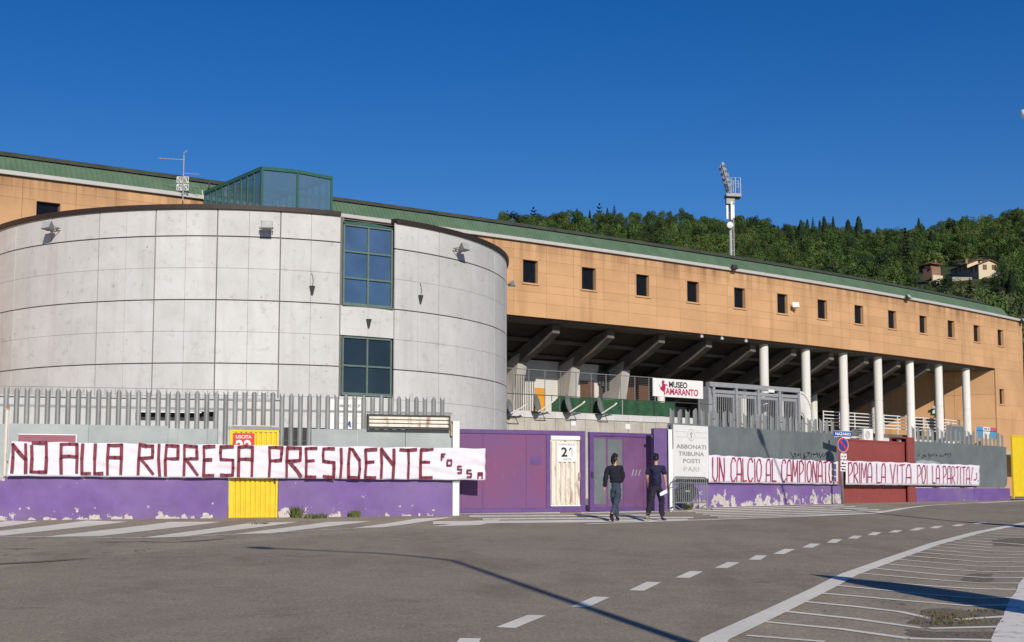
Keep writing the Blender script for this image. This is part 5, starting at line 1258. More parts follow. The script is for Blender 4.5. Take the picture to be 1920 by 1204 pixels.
# backing wall with the window openings left free
mb = MB(); sA, sB = 1.0, S_END1
fbox(mb, sA, sB, -.30, -.064, ZB, WZ0, n=60); fbox(mb, sA, sB, -.30, -.064, WZ1, ZG - .02, n=60)
ed = [sA] + [v for sw in win_all for v in (sw - WW, sw + WW)] + [sB]
for a, b in zip(ed[::2], ed[1::2]): fbox(mb, a, b, -.30, -.064, WZ0, WZ1, n=max(1, int((b - a) / 1.5)))
fbox(mb, 1.0, s_at(60, 12), -.30, -.064, 1.0, ZB - .004, n=14); part('wall', mb, M['orange_joint'], stand)
mb = MB(); c1 = fc(1.0); d = fdir(1.5); XL = Frame((c1 + Vector((-d.y, d.x, 0)) * 14)[:2], c1[:2]); mb.box(XL, 0, 13.7, -.3, -.002, 1.0, 13.8); part('end_wall', mb, M['orange'], stand)
def stand_window(sw, z0, z1, ww):
    f = MB(); e = .04
    fbox(f, sw - ww, sw - ww + e, -.34, .012, z0, z1); fbox(f, sw + ww - e, sw + ww, -.34, .012, z0, z1); fbox(f, sw - ww + e, sw + ww - e, -.34, .012, z0, z0 + e); fbox(f, sw - ww + e, sw + ww - e, -.34, .012, z1 - e, z1)
    w = part('window', f, M['orange'], stand)
    m_ = MB(); fbox(m_, sw - ww + e, sw + ww - e, -.24, -.21, z0 + e, z1 - e); part('pane', m_, M['dark_glass'], w)
    m_ = MB(); fbox(m_, sw - ww - .04, sw + ww + .04, .013, .06, z0 - .05, z0 - .004); part('sill', m_, M['orange'], w)
    m_ = MB(); fbox(m_, sw - ww + e, sw - ww + e + .05, -.209, -.18, z0 + e, z1 - e); fbox(m_, sw + ww - e - .05, sw + ww - e, -.209, -.18, z0 + e, z1 - e); fbox(m_, sw - ww + e + .05, sw + ww - e - .05, -.209, -.18, z0 + e, z0 + e + .05); part('frame', m_, M['dark_metal'], w)
for sw in win_all: stand_window(sw, WZ0, WZ1, WW)
# gutter, green ribbed roof edge and olive roof sheet
S_ROOF = s_at(1888, 14.2)
mb = MB(); fbox(mb, sA, S_END1, -.05, .16, 13.83, 13.99, n=110); part('gutter', mb, M['gutter_white'], stand)
mb = MB(); st = .21; n = int((S_ROOF - sA) / st)
vs = []; fs = []
for i in range(n):
    s0 = sA + i * st
    for ds, dw in ((0, 0), (st * .70, 0), (st * .78, .045), (st * .92, .045)):
        vs += [fc(s0 + ds, .10 + dw, 13.995), fc(s0 + ds, -.38 + dw, 14.62)]
K = len(vs) // 2
fs = [(2 * i, 2 * i + 2, 2 * i + 3, 2 * i + 1) for i in range(K - 1)]
mb.add(vs, fs); part('roof_cladding', mb, M['green_roof'], stand, kind='stuff', recalc=False)
mb = MB(); fbox(mb, sA, S_ROOF, -6.0, -.46, 14.55, 14.64, n=60); part('roof', mb, M['dark_metal'], stand)
mb = MB(); vs = []; n = 100
for i in range(n + 1):
    s = sA + (S_ROOF - 2.2 - sA) * i / n
    vs += [fc(s, -.42, 14.69), fc(s, -.70, 14.92), fc(s, -6.2, 15.05), fc(s, -6.2, 14.66), fc(s, -.55, 14.66)]
fs = []
for i in range(n):
    for j in range(5): fs.append((i * 5 + j, i * 5 + 5 + j, i * 5 + 5 + (j + 1) % 5, i * 5 + (j + 1) % 5))
fs += [(0, 1, 2, 3, 4), tuple(n * 5 + j for j in (4, 3, 2, 1, 0))]; mb.add(vs, fs); part('ridge_capping', mb, M['olive_roof'], stand)
# undercroft: soffit, sloping tier, rear wall
S_T = s_at(1700, 8.5, -3.0)
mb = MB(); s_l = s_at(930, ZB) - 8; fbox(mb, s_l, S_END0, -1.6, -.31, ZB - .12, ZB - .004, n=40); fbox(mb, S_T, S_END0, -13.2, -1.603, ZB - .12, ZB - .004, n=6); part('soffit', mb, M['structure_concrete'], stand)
def tier_z(D): return ZB - .06 - max(0, D - 1.5) * .39
mb = MB(); vs = []; n = 40; Ds = (1.5, 5.0, 9.5, 14.0)
for i in range(n + 1):
    s = s_l + (S_T - s_l) * i / n
    vs += [fc(s, -D, tier_z(D)) for D in Ds] + [fc(s, -D, tier_z(D) + .3) for D in Ds]
fs = []
for i in range(n):
    for j in range(3): fs += [(i * 8 + j, i * 8 + j + 1, i * 8 + 8 + j + 1, i * 8 + 8 + j), (i * 8 + 4 + j, i * 8 + 12 + j, i * 8 + 13 + j, i * 8 + 5 + j)]
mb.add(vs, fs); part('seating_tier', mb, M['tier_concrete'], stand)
for D in (3.0, 4.6, 6.4, 8.4, 10.6):
    mb = MB(); fbox(mb, s_l, S_T, -D - .12, -D + .12, tier_z(D) - .16, tier_z(D) - .002, n=24); part('purlin', mb, M['structure_concrete'], stand)
# raking frames, one per bay
S_SPLIT = s_at(1345, 8.0)
ZT = 5.2                                         # terrace level
f_0 = s_at(1042, 7.0, -5.6)
frames_s = [f_0 + sp_ * i for i in range(-1, 13)]
for s in frames_s:
    if s > S_END0 - .5: continue
    left = s < S_SPLIT
    d = fdir(s); f2 = Frame(fc(s)[:2], (fc(s) + Vector((d.y, -d.x, 0)))[:2])   # u runs outwards from the facade, w along it
    def P2(D, z, side): return f2.P(-D, side, z)
    def slab(poly, th, nm, m, lb_=None):
        mb = MB(); k2 = len(poly); mb.add([P2(D, z, th) for D, z in poly] + [P2(D, z, -th) for D, z in poly], [list(range(k2)), list(range(2 * k2 - 1, k2 - 1, -1))] + [(i, i + k2, (i + 1) % k2 + k2, (i + 1) % k2) for i in range(k2)]); part(nm, mb, m, stand)
    if s > S_T + .3: continue
    Dl = 7.0 if left else 13.0
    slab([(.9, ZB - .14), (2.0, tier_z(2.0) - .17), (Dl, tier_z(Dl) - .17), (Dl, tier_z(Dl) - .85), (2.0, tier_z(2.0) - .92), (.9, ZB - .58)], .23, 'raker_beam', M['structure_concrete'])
    if left:
        slab([(3.7, 8.75), (5.6, 8.1), (5.6, 1.2), (4.45, 1.2), (4.45, ZT)], .30, 'pier', M['pier_concrete'])
    else:
        mb = MB(); c = fc(s + .6, -5.4, 0); mb.tube([(c.x, c.y, 1.2), (c.x, c.y, tier_z(5.4) - .2)], .24, 16); part('column', mb, M['column'], stand, smooth=False)
# front columns
for cx_ in (1433, 1511.5, 1582, 1647, 1707, 1761, 1812.5):
    s = s_at(cx_, 7.5, -.75); c = fc(s, -.75, 0)
    if True:
        mb = MB(); r = .265; zj = 7.15 + rnd.uniform(-.08, .08)
        mb.lathe((c.x, c.y, 0), [(r, 1.0), (r, zj - .02), (r - .02, zj - .015), (r - .02, zj + .015), (r, zj + .02), (r, ZB - .13)], 24); part('column', mb, M['column'], stand, smooth=False)
# rear walls
mb = MB(); fbox(mb, s_l, S_SPLIT - 4, -5.3, -5.05, 1.2, 8.6, n=14); part('back_wall', mb, M['white_wall'], stand)
mb = MB(); fbox(mb, S_SPLIT - 4, S_T, -9.9, -9.6, 1.2, 6.95, n=14); part('back_wall', mb, M['white_wall'], stand)
mb = MB(); fbox(mb, S_SPLIT - 4.3, S_SPLIT - 4.0, -13.0, -5.05, 1.2, 8.6); part('back_wall', mb, M['tier_concrete'], stand)
def bdoor(px0, px1, py0, w, m, nm='door', h=2.3):
    a, b = s_at(px0, 6.5, w), s_at(px1, 6.5, w); z1 = None
    p = fc(a, w); d = p.y; z1 = at_y((px0 + px1) / 2, py0, d).z
    mb = MB(); fbox(mb, a, b, w, w + .06, ZT, z1); part(nm, mb, m, stand)
bdoor(1003, 1020.5, 727, -5.03, M['orange_door']); bdoor(1088, 1113, 713, -5.03, M['brown_door']); bdoor(1172, 1190, 705, -5.03, M['brown_door']); bdoor(1197, 1215, 708, -5.03, M['brown_door'])
bdoor(1542, 1556, 775, -9.57, M['brown_door']); bdoor(1629, 1636, 782, -9.57, M['brown_door']); bdoor(1660, 1682, 784, -9.57, M['orange_door']); 
mb = MB()
for i in range(4): c = fc(s_at(1125 + i * 6, 8, -4.9), -4.95, 0); mb.tube([(c.x, c.y, 7.5 - .1 * i), (c.x, c.y, 8.25)], .09, 8)
part('pipe', mb, M['dark_metal'], stand)
# end block: front continues to the ground, with a side wall
for z0, z1 in ((1.1, 3.6), (3.6, 6.6), (6.6, 7.6), (7.6, 8.75), (8.75, ZB)):
    swl = s_at(1878.5, 8.2)
    if z0 == 7.6: clad(S_END0, swl - .42, z0, z1); clad(swl + .42, S_END1, z0, z1)
    else: clad(S_END0, S_END1, z0, z1)
mb = MB(); fbox(mb, S_END0 + .05, S_END1, -.3, -.064, 1.1, 7.6); fbox(mb, S_END0 + .05, S_END1, -.3, -.064, 8.75, ZB); fbox(mb, S_END0 + .05, swl - .42, -.3, -.064, 7.6, 8.75); fbox(mb, swl + .42, S_END1, -.3, -.064, 7.6, 8.75); part('wall', mb, M['orange_joint'], stand)
stand_window(swl, 7.6, 8.75, .42)
c0 = fc(S_END0); EF = Frame((c0 + Vector((-.897, .443, 0)) * 14)[:2], c0[:2])
zs = [1.1, 3.6, 6.6, 8.3, ZB - .13]
for i in range(5):
    for z0, z1 in zip(zs, zs[1:]):
        mb = MB(); u0 = 14 - (i + 1) * 2.8; mb.box(EF, u0 + .008, u0 + 2.792 - (.07 if i == 0 else 0), -.06, 0, z0 + .006, z1 - .006); part('side_panel', mb, M['orange'], stand)
mb = MB(); mb.box(EF, 0, 13.9, -.4, -.064, 1.1, ZB - .14); part('side_wall', mb, M['orange_joint'], stand)
c1 = fc(S_END1); mb = MB(); d = fdir(S_END1); XF = Frame(c1[:2], (c1 + Vector((-d.y, d.x, 0)))[:2]); mb.box(XF, .0, 16, -.3, 0, 1.1, 13.8); part('end_wall', mb, M['orange'], stand)
for x0, x1, yt, nm, m in ((1717, 1730, 785, 'door', 'ink_black'), (1737, 1756, 784, 'door', 'ink_black')):
    a = EF.uz(x0, yt); b = EF.uz(x1, yt); mb = MB(); mb.box(EF, a[0], b[0], 0, .02, ZT, a[1]); part(nm, mb, M[m], stand)
a = EF.uz(1737.5, 790); mb = MB(); mb.prism(EF, [(a[0], ZT), (a[0] + .35, ZT), (a[0] + .3, ZT + .6), (a[0], a[1])], .021, .03); part('door_leaf', mb, M['white_wall'], stand)
def boxed(name, label, cat, fr, x0, x1, y0, y1, w, dep, m, nm='body'):
    a = fr.uz(x0, y0, w); b = fr.uz(x1, y1, w); t = thing(name, label, cat, fr.P((a[0] + b[0]) / 2, w - dep / 2, b[1])); mb = MB(); mb.box(fr, a[0], b[0], w - dep, w, b[1], a[1]); part(nm, mb, m, t); return t, a, b
t, a, b = boxed('exit_sign', 'small green emergency exit sign on the orange side wall under the stand', 'sign', EF, 1747, 1755.5, 766.5, 776.5, .14, .1, plain('exit_green', (.03, .25, .10), .5))
mb = MB(); mb.box(EF, a[0] + .05, a[0] + .2, .14, .145, b[1] + .06, a[1] - .06); part('pictogram', mb, M['white_sign'], t)
flood('small white floodlight above the exit sign under the stand', EF.P(EF.uz(1753, 765)[0], 0, EF.uz(1753, 765)[1]), math.atan2(EF.n.y, EF.n.x), -.4, .55, 'white_paint')
# ------------------------------------------------------------------ lamps on the stand facade
def fyaw(s): d = fdir(s); return math.atan2(-d.x, d.y)
for px, py, lb_, b_ in ((1369, 504, 'black floodlight on the gutter below the lighting mast', 'dark_metal'), (1695, 559, 'black floodlight on the gutter near the right end of the stand', 'dark_metal'), (1910, 603, 'black floodlight at the far right corner of the stand', 'dark_metal')):
    s = s_at(px, 13.7); flood(lb_, fc(s, .0, at_y(px, py, fc(s).y).z), fyaw(s), -.55, .9, b_, 'dark_metal' if px < 1400 else 'lamp_glass', .16)
s = s_at(1488, 12.2); flood('white floodlight beside a window on the orange stand wall', fc(s, 0, at_y(1488, 575, fc(s).y).z), fyaw(s) - .6, -.35, .95, 'white_paint', 'white_sign', .2)
for i, (px, py) in enumerate(((1315, 627), (1353, 631.5), (1398, 636.5))):
    s = s_at(px, ZB); c = fc(s, .02, ZB); t = thing('spotlight', ('small spotlight under the stand edge, nearest the drum of three', 'small spotlight under the stand edge, middle one of three', 'small spotlight under the stand edge, beside the first round column')[i], 'spotlight', c)
    mb = MB(); mb.lathe((c.x, c.y, c.z - .24), [(.02, 0), (.11, .01), (.10, .12), (.05, .17)], 10); part('shade', mb, M['light_metal'], t); mb = MB(); mb.tube([(c.x, c.y, c.z - .08), (c.x, c.y, c.z)], .02, 6); part('stem', mb, M['light_metal'], t)
# ------------------------------------------------------------------ terrace, fences and things on it
TW = 3.0
s_t0, s_t1 = s_at(930, 5, TW) - 2, s_at(1262, 5, TW)
ter = thing('terrace', 'raw concrete terrace wall behind the purple gate', 'terrace', fc(s_t0, TW, 1.0))
s_p0, s_p1 = s_at(1329.5, 5, .6), s_at(1499.5, 5, .6)
mb = MB(); fbox(mb, s_t0, s_t1 + 1.5, -13.2, TW - .3, ZT - .25, ZT, n=14); fbox(mb, s_t1 + 1.5, S_END0 - .4, -13.2, -1.45, ZT - .25, ZT, n=16); part('slab', mb, M['structure_concrete'], ter)
mb = MB(); fbox(mb, s_p1 + 1.2, S_END0 + 3, -1.4, TW - .4, 3.95, 4.15, n=12); part('lower_slab', mb, M['pier_concrete'], ter)
n = 16
for i in range(n):
    a = s_t0 + (s_t1 + 1.5 - s_t0) * i / n; b = s_t0 + (s_t1 + 1.5 - s_t0) * (i + 1) / n; mb = MB(); fbox(mb, a + .012, b - .012, TW - .3, TW, 1.0, ZT - .28); part('wall_panel', mb, M['raw_concrete'], ter)
    mb = MB(); fbox(mb, a + .006, b - .006, TW - .32, TW + .05, ZT - .275, ZT + .02); part('edge_beam', mb, M['panel_concrete'], ter)
mb = MB(); fbox(mb, s_t0, s_t1 + 1.5, TW - .34, TW - .32, 1.0, ZT - .3, n=10); part('backing', mb, M['dark_joint'], ter)
mb = MB(); fbox(mb, s_p1 + 1.0, S_END0 - .4, -1.6, -1.451, 1.0, ZT - .255, n=14); part('wall_panel', mb, M['white_wall'], ter)
# entrance steps below the portal
s_p0, s_p1 = s_at(1329.5, 5, .6), s_at(1499.5, 5, .6)
for i in range(9):
    mb = MB(); fbox(mb, s_p0 - .2, s_p1 + .8, .6 + i * .32, .6 + (i + 1) * .32, 1.0, 4.4 - i * .17, n=4); part('step', mb, M['white_wall'], ter)
# small white plates and pipe stubs on the terrace wall
for px, py, lb_ in ((1075, 793, 'small white plate on the concrete terrace wall left of the other plate'), (1177, 799.5, 'small white plate on the concrete terrace wall near the MUSEO sign')):
    s = s_at(px, 4.6, TW + .02); p = fc(s, TW + .02); zc = at_y(px, py, p.y).z; t = thing('wall_plate', lb_, 'sign', fc(s, TW, zc - .15)); mb = MB(); fbox(mb, s - .14, s + .14, TW + .001, TW + .03, zc - .15, zc + .15); part('plate', mb, M['white_sign'], t)
    mb = MB(); fbox(mb, s - .15, s + .15, TW + .001, TW + .05, zc + .15, zc + .17); part('rim', mb, M['lamp_grey'], t)
# tall mesh fence with green netting
fe = thing('terrace_fence', 'thin grey mesh fence with green netting along the terrace edge', 'fence', fc((s_t0 + s_t1) / 2, TW - .2, ZT))
s_f1 = s_at(1228, 6, TW - .2); px = 961.0; posts = []
step = .92; s = s_at(961, 6, TW - .2)
while s < s_f1:
    posts.append(s); s += step
posts = [posts[0] - step * 2, posts[0] - step] + posts
for s in posts:
    c = fc(s, TW - .2, 0); mb = MB(); mb.tube([(c.x, c.y, ZT), (c.x, c.y, ZT + 1.98)], .022, 6); part('post', mb, M['lamp_grey'], fe)
for z in (ZT + 1.95, ZT + .78):
    mb = MB(); fbox(mb, posts[0], s_f1 + (0 if z > ZT + 1 else 4.0), TW - .22, TW - .18, z, z + .035, n=16); part('rail', mb, M['rail_green'] if z < ZT + 1 else M['lamp_grey'], fe)
mb = MB()
for i in range(14): z = ZT + .84 + i * .085; fbox(mb, posts[0], s_f1, TW - .203, TW - .197, z, z + .007, n=10)
part('mesh_wire', mb, M['lamp_grey'], fe, kind='stuff')
bars = [s_at(967 + i * 4.2, 6, TW - 1.0) for i in range(9)]
bar_t = thing('steel_gate', 'grey barred steel gate on the terrace in front of the orange door', 'gate', fc(bars[4], TW - 1.0, ZT))
for s in bars: c = fc(s, TW - 1.0, 0); mb = MB(); mb.tube([(c.x, c.y, ZT), (c.x, c.y, ZT + 1.75)], .02, 5); part('bar', mb, M['dark_metal'], bar_t)
mb = MB(); fbox(mb, bars[0] - .02, bars[-1] + .02, TW - 1.02, TW - .98, ZT + 1.75, ZT + 1.79, n=2); part('top_rail', mb, M['dark_metal'], bar_t)
nets = [(s_at(1037, 5.6, TW), s_at(1051, 5.6, TW))] + [(s_at(a, 5.6, TW), s_at(b, 5.6, TW)) for a, b in ((1053, 1110), (1113, 1168), (1171, 1228), (1230, 1268))]
for j, (a, b) in enumerate(nets):
    mb = MB(); nx, nz = 26, 4; vs = []
    for i in range(nx + 1):
        for kz in range(nz + 1):
            t = i / nx; z = ZT + .04 + (.76 - .05 * math.sin(t * math.pi) - (.35 * (1 - t) if j == 0 else 0)) * kz / nz
            vs.append(fc(a + (b - a) * t, TW - .12 + .05 * noise.noise((a + (b - a) * t * 2.5, kz * 2.0, j)), z))
    mb.add(vs, [(i * 5 + k2, (i + 1) * 5 + k2, (i + 1) * 5 + k2 + 1, i * 5 + k2 + 1) for i in range(nx) for k2 in range(nz)]); part('green_net', mb, M['green_net'], fe, smooth=True, recalc=False)
for a, b in nets:
    for s in (a, b): c = fc(s, TW - .1, 0); mb = MB(); mb.tube([(c.x, c.y, ZT), (c.x, c.y, ZT + .82)], .02, 6); part('post', mb, M['rail_green'], fe)
# satellite dishes
for i, (px, py, lb_) in enumerate(((956, 763, 'satellite dish at the drum end of the terrace, only its pale arm showing'), (1007, 757, 'satellite dish on the terrace edge in front of the orange door'), (1066, 758, 'satellite dish on the terrace edge, middle one of the green netting'), (1126, 761, 'satellite dish on the terrace edge nearest the MUSEO sign'))):
    s = s_at(px, 5.6, TW + .35); p = fc(s, TW + .35); zc = at_y(px, py, p.y).z; c = Vector((p.x, p.y, zc)); d = fdir(s); ax = Vector((.93, -.30, .22)).normalized()
    t = thing('satellite_dish', lb_, 'satellite dish', (p.x, p.y, zc - .4)); Rm = ax.to_track_quat('Z', 'Y').to_matrix(); rr = .46 if i else .36
    mb = MB(); mb.lathe(c, [(.02, -.10), (rr * .35, -.085), (rr * .7, -.045), (rr, .02), (rr + .008, .015), (rr * .7, -.06), (rr * .3, -.11), (.02, -.12)], 24, Rm); part('reflector', mb, M['lamp_grey'], t, smooth=True)
    mb = MB(); e = c + Rm @ Vector((0, -rr * .7, 0)) - Vector((0, 0, .05)); mb.tube([e, c + ax * .75 + Vector((0, 0, -.12))], .03, 6); part('feed_arm', mb, M['white_paint'], t)
    mb = MB(); mb.tube([c + ax * .72 + Vector((0, 0, -.12)), c + ax * .82 + Vector((0, 0, -.06))], .04, 8); part('receiver', mb, M['white_paint'], t)
    mb = MB(); b_ = c - ax * .12; mb.tube([b_, b_ + Vector((0, 0, -.38)), fc(s, TW + .02, zc - .42)], .03, 6); mb.tube([fc(s - .1, TW + .05, zc - .40), fc(s - .1, TW + .6, zc - .44), fc(s + .5, TW + .6, zc - .44), fc(s + .5, TW + .05, zc - .40)], .025, 6); part('bracket', mb, M['dark_metal'], t)
# MUSEO AMARANTO board
s0, s1 = s_at(1224.5, 7, TW - .1), s_at(1318, 7, TW - .1)
MFr = Frame(fc(s0, TW - .1)[:2], fc(s1, TW - .1)[:2]); a = MFr.uz(1225, 708.5); b = MFr.uz(1225, 742.6)
ms = thing('museum_sign', 'white MUSEO AMARANTO board with a red rearing horse on the terrace fence', 'sign', MFr.P(MFr.len / 2, 0, b[1]))
W = MFr.len; z0_, H = b[1], a[1] - b[1]
mb = MB(); mb.box(MFr, 0, W, -.05, 0, z0_, z0_ + H); part('plate', mb, M['white_paint'], ms)
part('lettering', text_mb('MUSEO', MFr, .31 * W, .68 * W, z0_ + .52 * H, z0_ + .87 * H, 0, bold=.035), M['ink_black'], ms)
part('lettering', text_mb('AMARANTO', MFr, .24 * W, .90 * W, z0_ + .12 * H, z0_ + .50 * H, 0, bold=.035), M['crimson_paint'], ms)
hp_ = [(.215, .02), (.205, .25), (.165, .33), (.13, .42), (.155, .50), (.175, .62), (.165, .78), (.175, .88), (.20, .91), (.225, .86), (.222, .78), (.205, .76), (.235, .70), (.275, .68), (.285, .56), (.265, .62), (.235, .60), (.245, .48), (.235, .36), (.225, .28), (.235, .20)]
mb = MB(); mb.prism(MFr, [(x * W, z0_ + z * H) for x, z in hp_], .003, .008); mb.prism(MFr, [(.15 * W, z0_ + .45 * H), (.12 * W, z0_ + .60 * H), (.118 * W, z0_ + .72 * H), (.132 * W, z0_ + .60 * H), (.158 * W, z0_ + .50 * H)], .003, .008); part('horse_emblem', mb, M['crimson_paint'], ms)
for u in (.2, W - .2):
    mb = MB(); mb.tube([MFr.P(u, -.08, ZT), MFr.P(u, -.08, z0_ + H)], .03, 6); part('post', mb, M['lamp_grey'], ms)
# entrance portal with four barred gates
PFr = Frame(fc(s_p0, .6)[:2], fc(s_p1, .6)[:2]); W = PFr.len; pz1 = PFr.uz(1330, 716)[1]; pz0 = 4.4
po = thing('entrance_portal', 'grey steel entrance portal with four barred gates above the steps', 'gate', PFr.P(W / 2, 0, pz0))
mb = MB(); mb.box(PFr, 0, W, -.2, .1, pz1 - .25, pz1); mb.box(PFr, .25, W, -.1, .02, pz1 - .58, pz1 - .40); part('lintel', mb, M['portal_grey'], po)
mb = MB(); mb.prism(PFr, [(0, pz0), (.28, pz0), (.28, pz1 - .9), (.12, pz1 - .25), (0, pz1 - .25)], -.8, .0); part('side_plate', mb, M['portal_grey'], po)
cell = (W - .3) / 4
for i in range(5):
    u = .28 + cell * i - (.12 if i == 4 else 0); mb = MB(); mb.box(PFr, u, u + .16, -.15, .08, pz0, pz1 - .252); part('post', mb, M['portal_grey'], po)
for i in range(4):
    u0 = .28 + cell * i + .2; u1 = .28 + cell * (i + 1) - (.18 if i == 3 else .05); zt2 = pz1 - .62
    mb = MB(); e = .10; mb.box(PFr, u0, u1, -.06, 0, zt2 - .16, zt2); mb.box(PFr, u0, u0 + e, -.06, 0, pz0 + .1, zt2 - .16); mb.box(PFr, u1 - e, u1, -.06, 0, pz0 + .1, zt2 - .16); mb.box(PFr, u0 + e, u1 - e, -.06, 0, pz0 + .1, pz0 + .2); g_ = part('barred_gate', mb, M['portal_grey'], po)
    for k2 in range(9):
        x = u0 + e + (u1 - u0 - 2 * e) * (k2 + .5) / 9; mb = MB(); mb.tube([PFr.P(x, -.03, pz0 + .2), PFr.P(x, -.03, zt2 - .16)], .02, 5); part('bar', mb, M['portal_grey'], g_)
mb = MB(); u = .28 + cell * 2.45; mb.box(PFr, u, u + .5, .1, .16, pz1 - .36, pz1 - .2); part('lamp', mb, M['white_paint'], po)
# stair handrails
for i, px in enumerate((1336, 1372, 1420, 1464, 1502)):
    s = s_at(px, 5.5, .9); z = pz0 + 1.0; mb = MB()
    mb.tube([fc(s, .8, z - .9), fc(s, .8, z - .04), fc(s, .95, z), fc(s, 1.2, z - .02), fc(s, 3.4, z - 1.25), fc(s, 3.5, z - 1.4), fc(s, 3.5, z - 2.2)], .028, 7); mb.tube([fc(s, 2.2, z - .6), fc(s, 2.2, z - 1.6)], .024, 6)
    t = thing('handrail', ('grey stair handrail at the MUSEO sign end of the steps', 'grey stair handrail before the first barred gate', 'grey stair handrail before the middle of the portal', 'grey stair handrail before the last barred gate', 'grey stair handrail beside the white fan shaped guard')[i], 'handrail', fc(s, .8, pz0), group='handrails on the entrance steps'); part('rail', mb, M['lamp_grey'], t)
# fan shaped spiked guard
s = s_at(1503, 6, .3); PG = Frame(fc(s, .3)[:2], fc(s + 2, .3)[:2]); c_ = PG.uz(1502, 790)
fg = thing('fan_guard', 'white fan shaped climbing guard beside the entrance portal', 'guard', PG.P(0, 0, c_[1]))
for i in range(13):
    a = math.pi / 2 * (1 - i / 12); r1 = 1.75; mb = MB(); d = (math.cos(a) * .62, math.sin(a))
    q = Vector((-d[1], d[0])); pts = [(c_[0] + d[0] * .35, c_[1] + d[1] * .35), (c_[0] + d[0] * r1 - q.x * .05, c_[1] + d[1] * r1 - q.y * .05), (c_[0] + d[0] * r1 + q.x * .05, c_[1] + d[1] * r1 + q.y * .05)]
    mb.prism(PG, pts, -.015, .015); part('blade', mb, M['white_paint'], fg)
mb = MB(); mb.tube([PG.P(c_[0] + 1.0 * math.cos(a), 0.03, c_[1] + 1.6 * math.sin(a)) for a in [math.pi / 2 * i / 10 for i in range(11)]], .025, 6); mb.tube([PG.P(c_[0] + .31 * math.cos(a), 0.03, c_[1] + .5 * math.sin(a)) for a in [math.pi / 2 * i / 10 for i in range(11)]], .025, 6); part('hoop', mb, M['light_metal'], fg)
# white terrace railing on the right
w_ = -1.6; s0, s1 = s_at(1545, 6, w_), s_at(1800, 6, w_)
rl = thing('terrace_railing', 'white horizontal bar railing behind the round columns', 'railing', fc((s0 + s1) / 2, w_, ZT))
for i in range(5):
    mb = MB(); z = ZT + .35 + i * .21; fbox(mb, s0, s1, w_ - .02, w_ + .02, z, z + .05, n=10); part('bar', mb, M['white_paint'], rl)
n = int((s1 - s0) / 1.6)
for i in range(n + 1):
    s = s0 + (s1 - s0) * i / n; mb = MB(); fbox(mb, s - .03, s + .03, w_ - .06, w_ - .021, ZT, ZT + 1.26); part('post', mb, M['white_paint'], rl)
w_ = -.1; s0, s1 = s_at(1619, 6, w_), s_at(1636, 6, w_); z1 = at_y(1627, 803.5, fc(s0, w_).y).z
ac = thing('air_conditioner', 'white outdoor air conditioner unit on the terrace behind the red gate', 'air conditioner', fc((s0 + s1) / 2, w_, z1 - .8))
mb = MB(); fbox(mb, s0, s1, w_ - .35, w_, z1 - .8, z1); part('case', mb, M['white_paint'], ac)
AFr = Frame(fc(s0, w_)[:2], fc(s1, w_)[:2]); mb = MB()
for rr in (.08, .16, .24):
    for i in range(16): stroke(mb, AFr, [(AFr.len * .4 + rr * math.cos(6.283 * i / 16), z1 - .38 + rr * math.sin(6.283 * i / 16)), (AFr.len * .4 + rr * math.cos(6.283 * (i + 1) / 16), z1 - .38 + rr * math.sin(6.283 * (i + 1) / 16))], .012, .025)
part('fan_grille', mb, M['lamp_grey'], ac, recalc=False)
s0, s1 = s_at(1604, 6, w_), s_at(1616, 6, w_); mb = MB(); fbox(mb, s0, s1, w_ - .3, w_, ZT - .2, z1 - .05); t = thing('air_conditioner', 'dark louvred condenser unit beside the white air conditioner', 'air conditioner', fc(s0, w_, ZT - .2)); part('case', mb, M['lamp_grey'], t)
for i in range(5):
    mb = MB(); z = z1 - .15 - i * .12; fbox(mb, s0 + .05, s1 - .05, w_ + .001, w_ + .02, z, z + .05); part('louvre', mb, M['dark_metal'], t)
# grey cabinet and coloured panel by the end block
w_ = 1.2; s0, s1 = s_at(1785, 5.5, w_), s_at(1808, 5.5, w_); z1 = at_y(1796, 797, fc(s0, w_).y).z
cab = thing('cabinet', 'grey steel cabinet between the last two round columns', 'cabinet', fc((s0 + s1) / 2, w_, z1 - 1)); mb = MB(); fbox(mb, s0, s1, w_ - .4, w_, z1 - 1.0, z1); part('case', mb, M['portal_grey'], cab)
mb = MB(); fbox(mb, s0 + .06, s1 - .06, w_ + .001, w_ + .02, z1 - .95, z1 - .06); part('door', mb, M['grey_sheet'], cab)
mb = MB(); fbox(mb, s0 + .2, s0 + .25, w_ - .2, w_ - .15, z1, z1 + .25); fbox(mb, s1 - .25, s1 - .2, w_ - .2, w_ - .15, z1, z1 + .2); part('stub', mb, M['light_metal'], cab)
w_ = .5; s0, s1 = s_at(1831, 5.3, w_), s_at(1868, 5.3, w_); py_ = fc(s0, w_).y; z1, z0_ = at_y(1832, 799.5, py_).z, at_y(1832, 813, py_).z - .3
bp = thing('advertising_panel', 'blue white and pink printed panel at the foot of the orange end block', 'sign', fc((s0 + s1) / 2, w_, z0_)); Wp = s1 - s0; zm = (z0_ + z1) / 2 + .12
mb = MB(); fbox(mb, s0, s1, w_ - .05, w_, z0_, z1); part('board', mb, M['white_sign'], bp)
for a, b, c, d, m in ((0, .33, zm + .02, z1, 'sky_blue'), (0, .33, z0_, zm - .02, 'sky_blue'), (.70, 1, zm + .02, z1, 'pink_print'), (.68, 1, z0_, zm - .02, 'sky_blue')):
    mb = MB(); fbox(mb, s0 + a * Wp + .005, s0 + b * Wp - .005, w_ + .002, w_ + .012, c, d); part('colour_field', mb, M[m], bp)
mb = MB(); fbox(mb, s0, s1, w_ + .002, w_ + .014, zm - .02, zm + .02)
for k2 in (.40, .48, .60): fbox(mb, s0 + k2 * Wp, s0 + (k2 + .05) * Wp, w_ + .002, w_ + .012, zm + .1, z1 - .08)
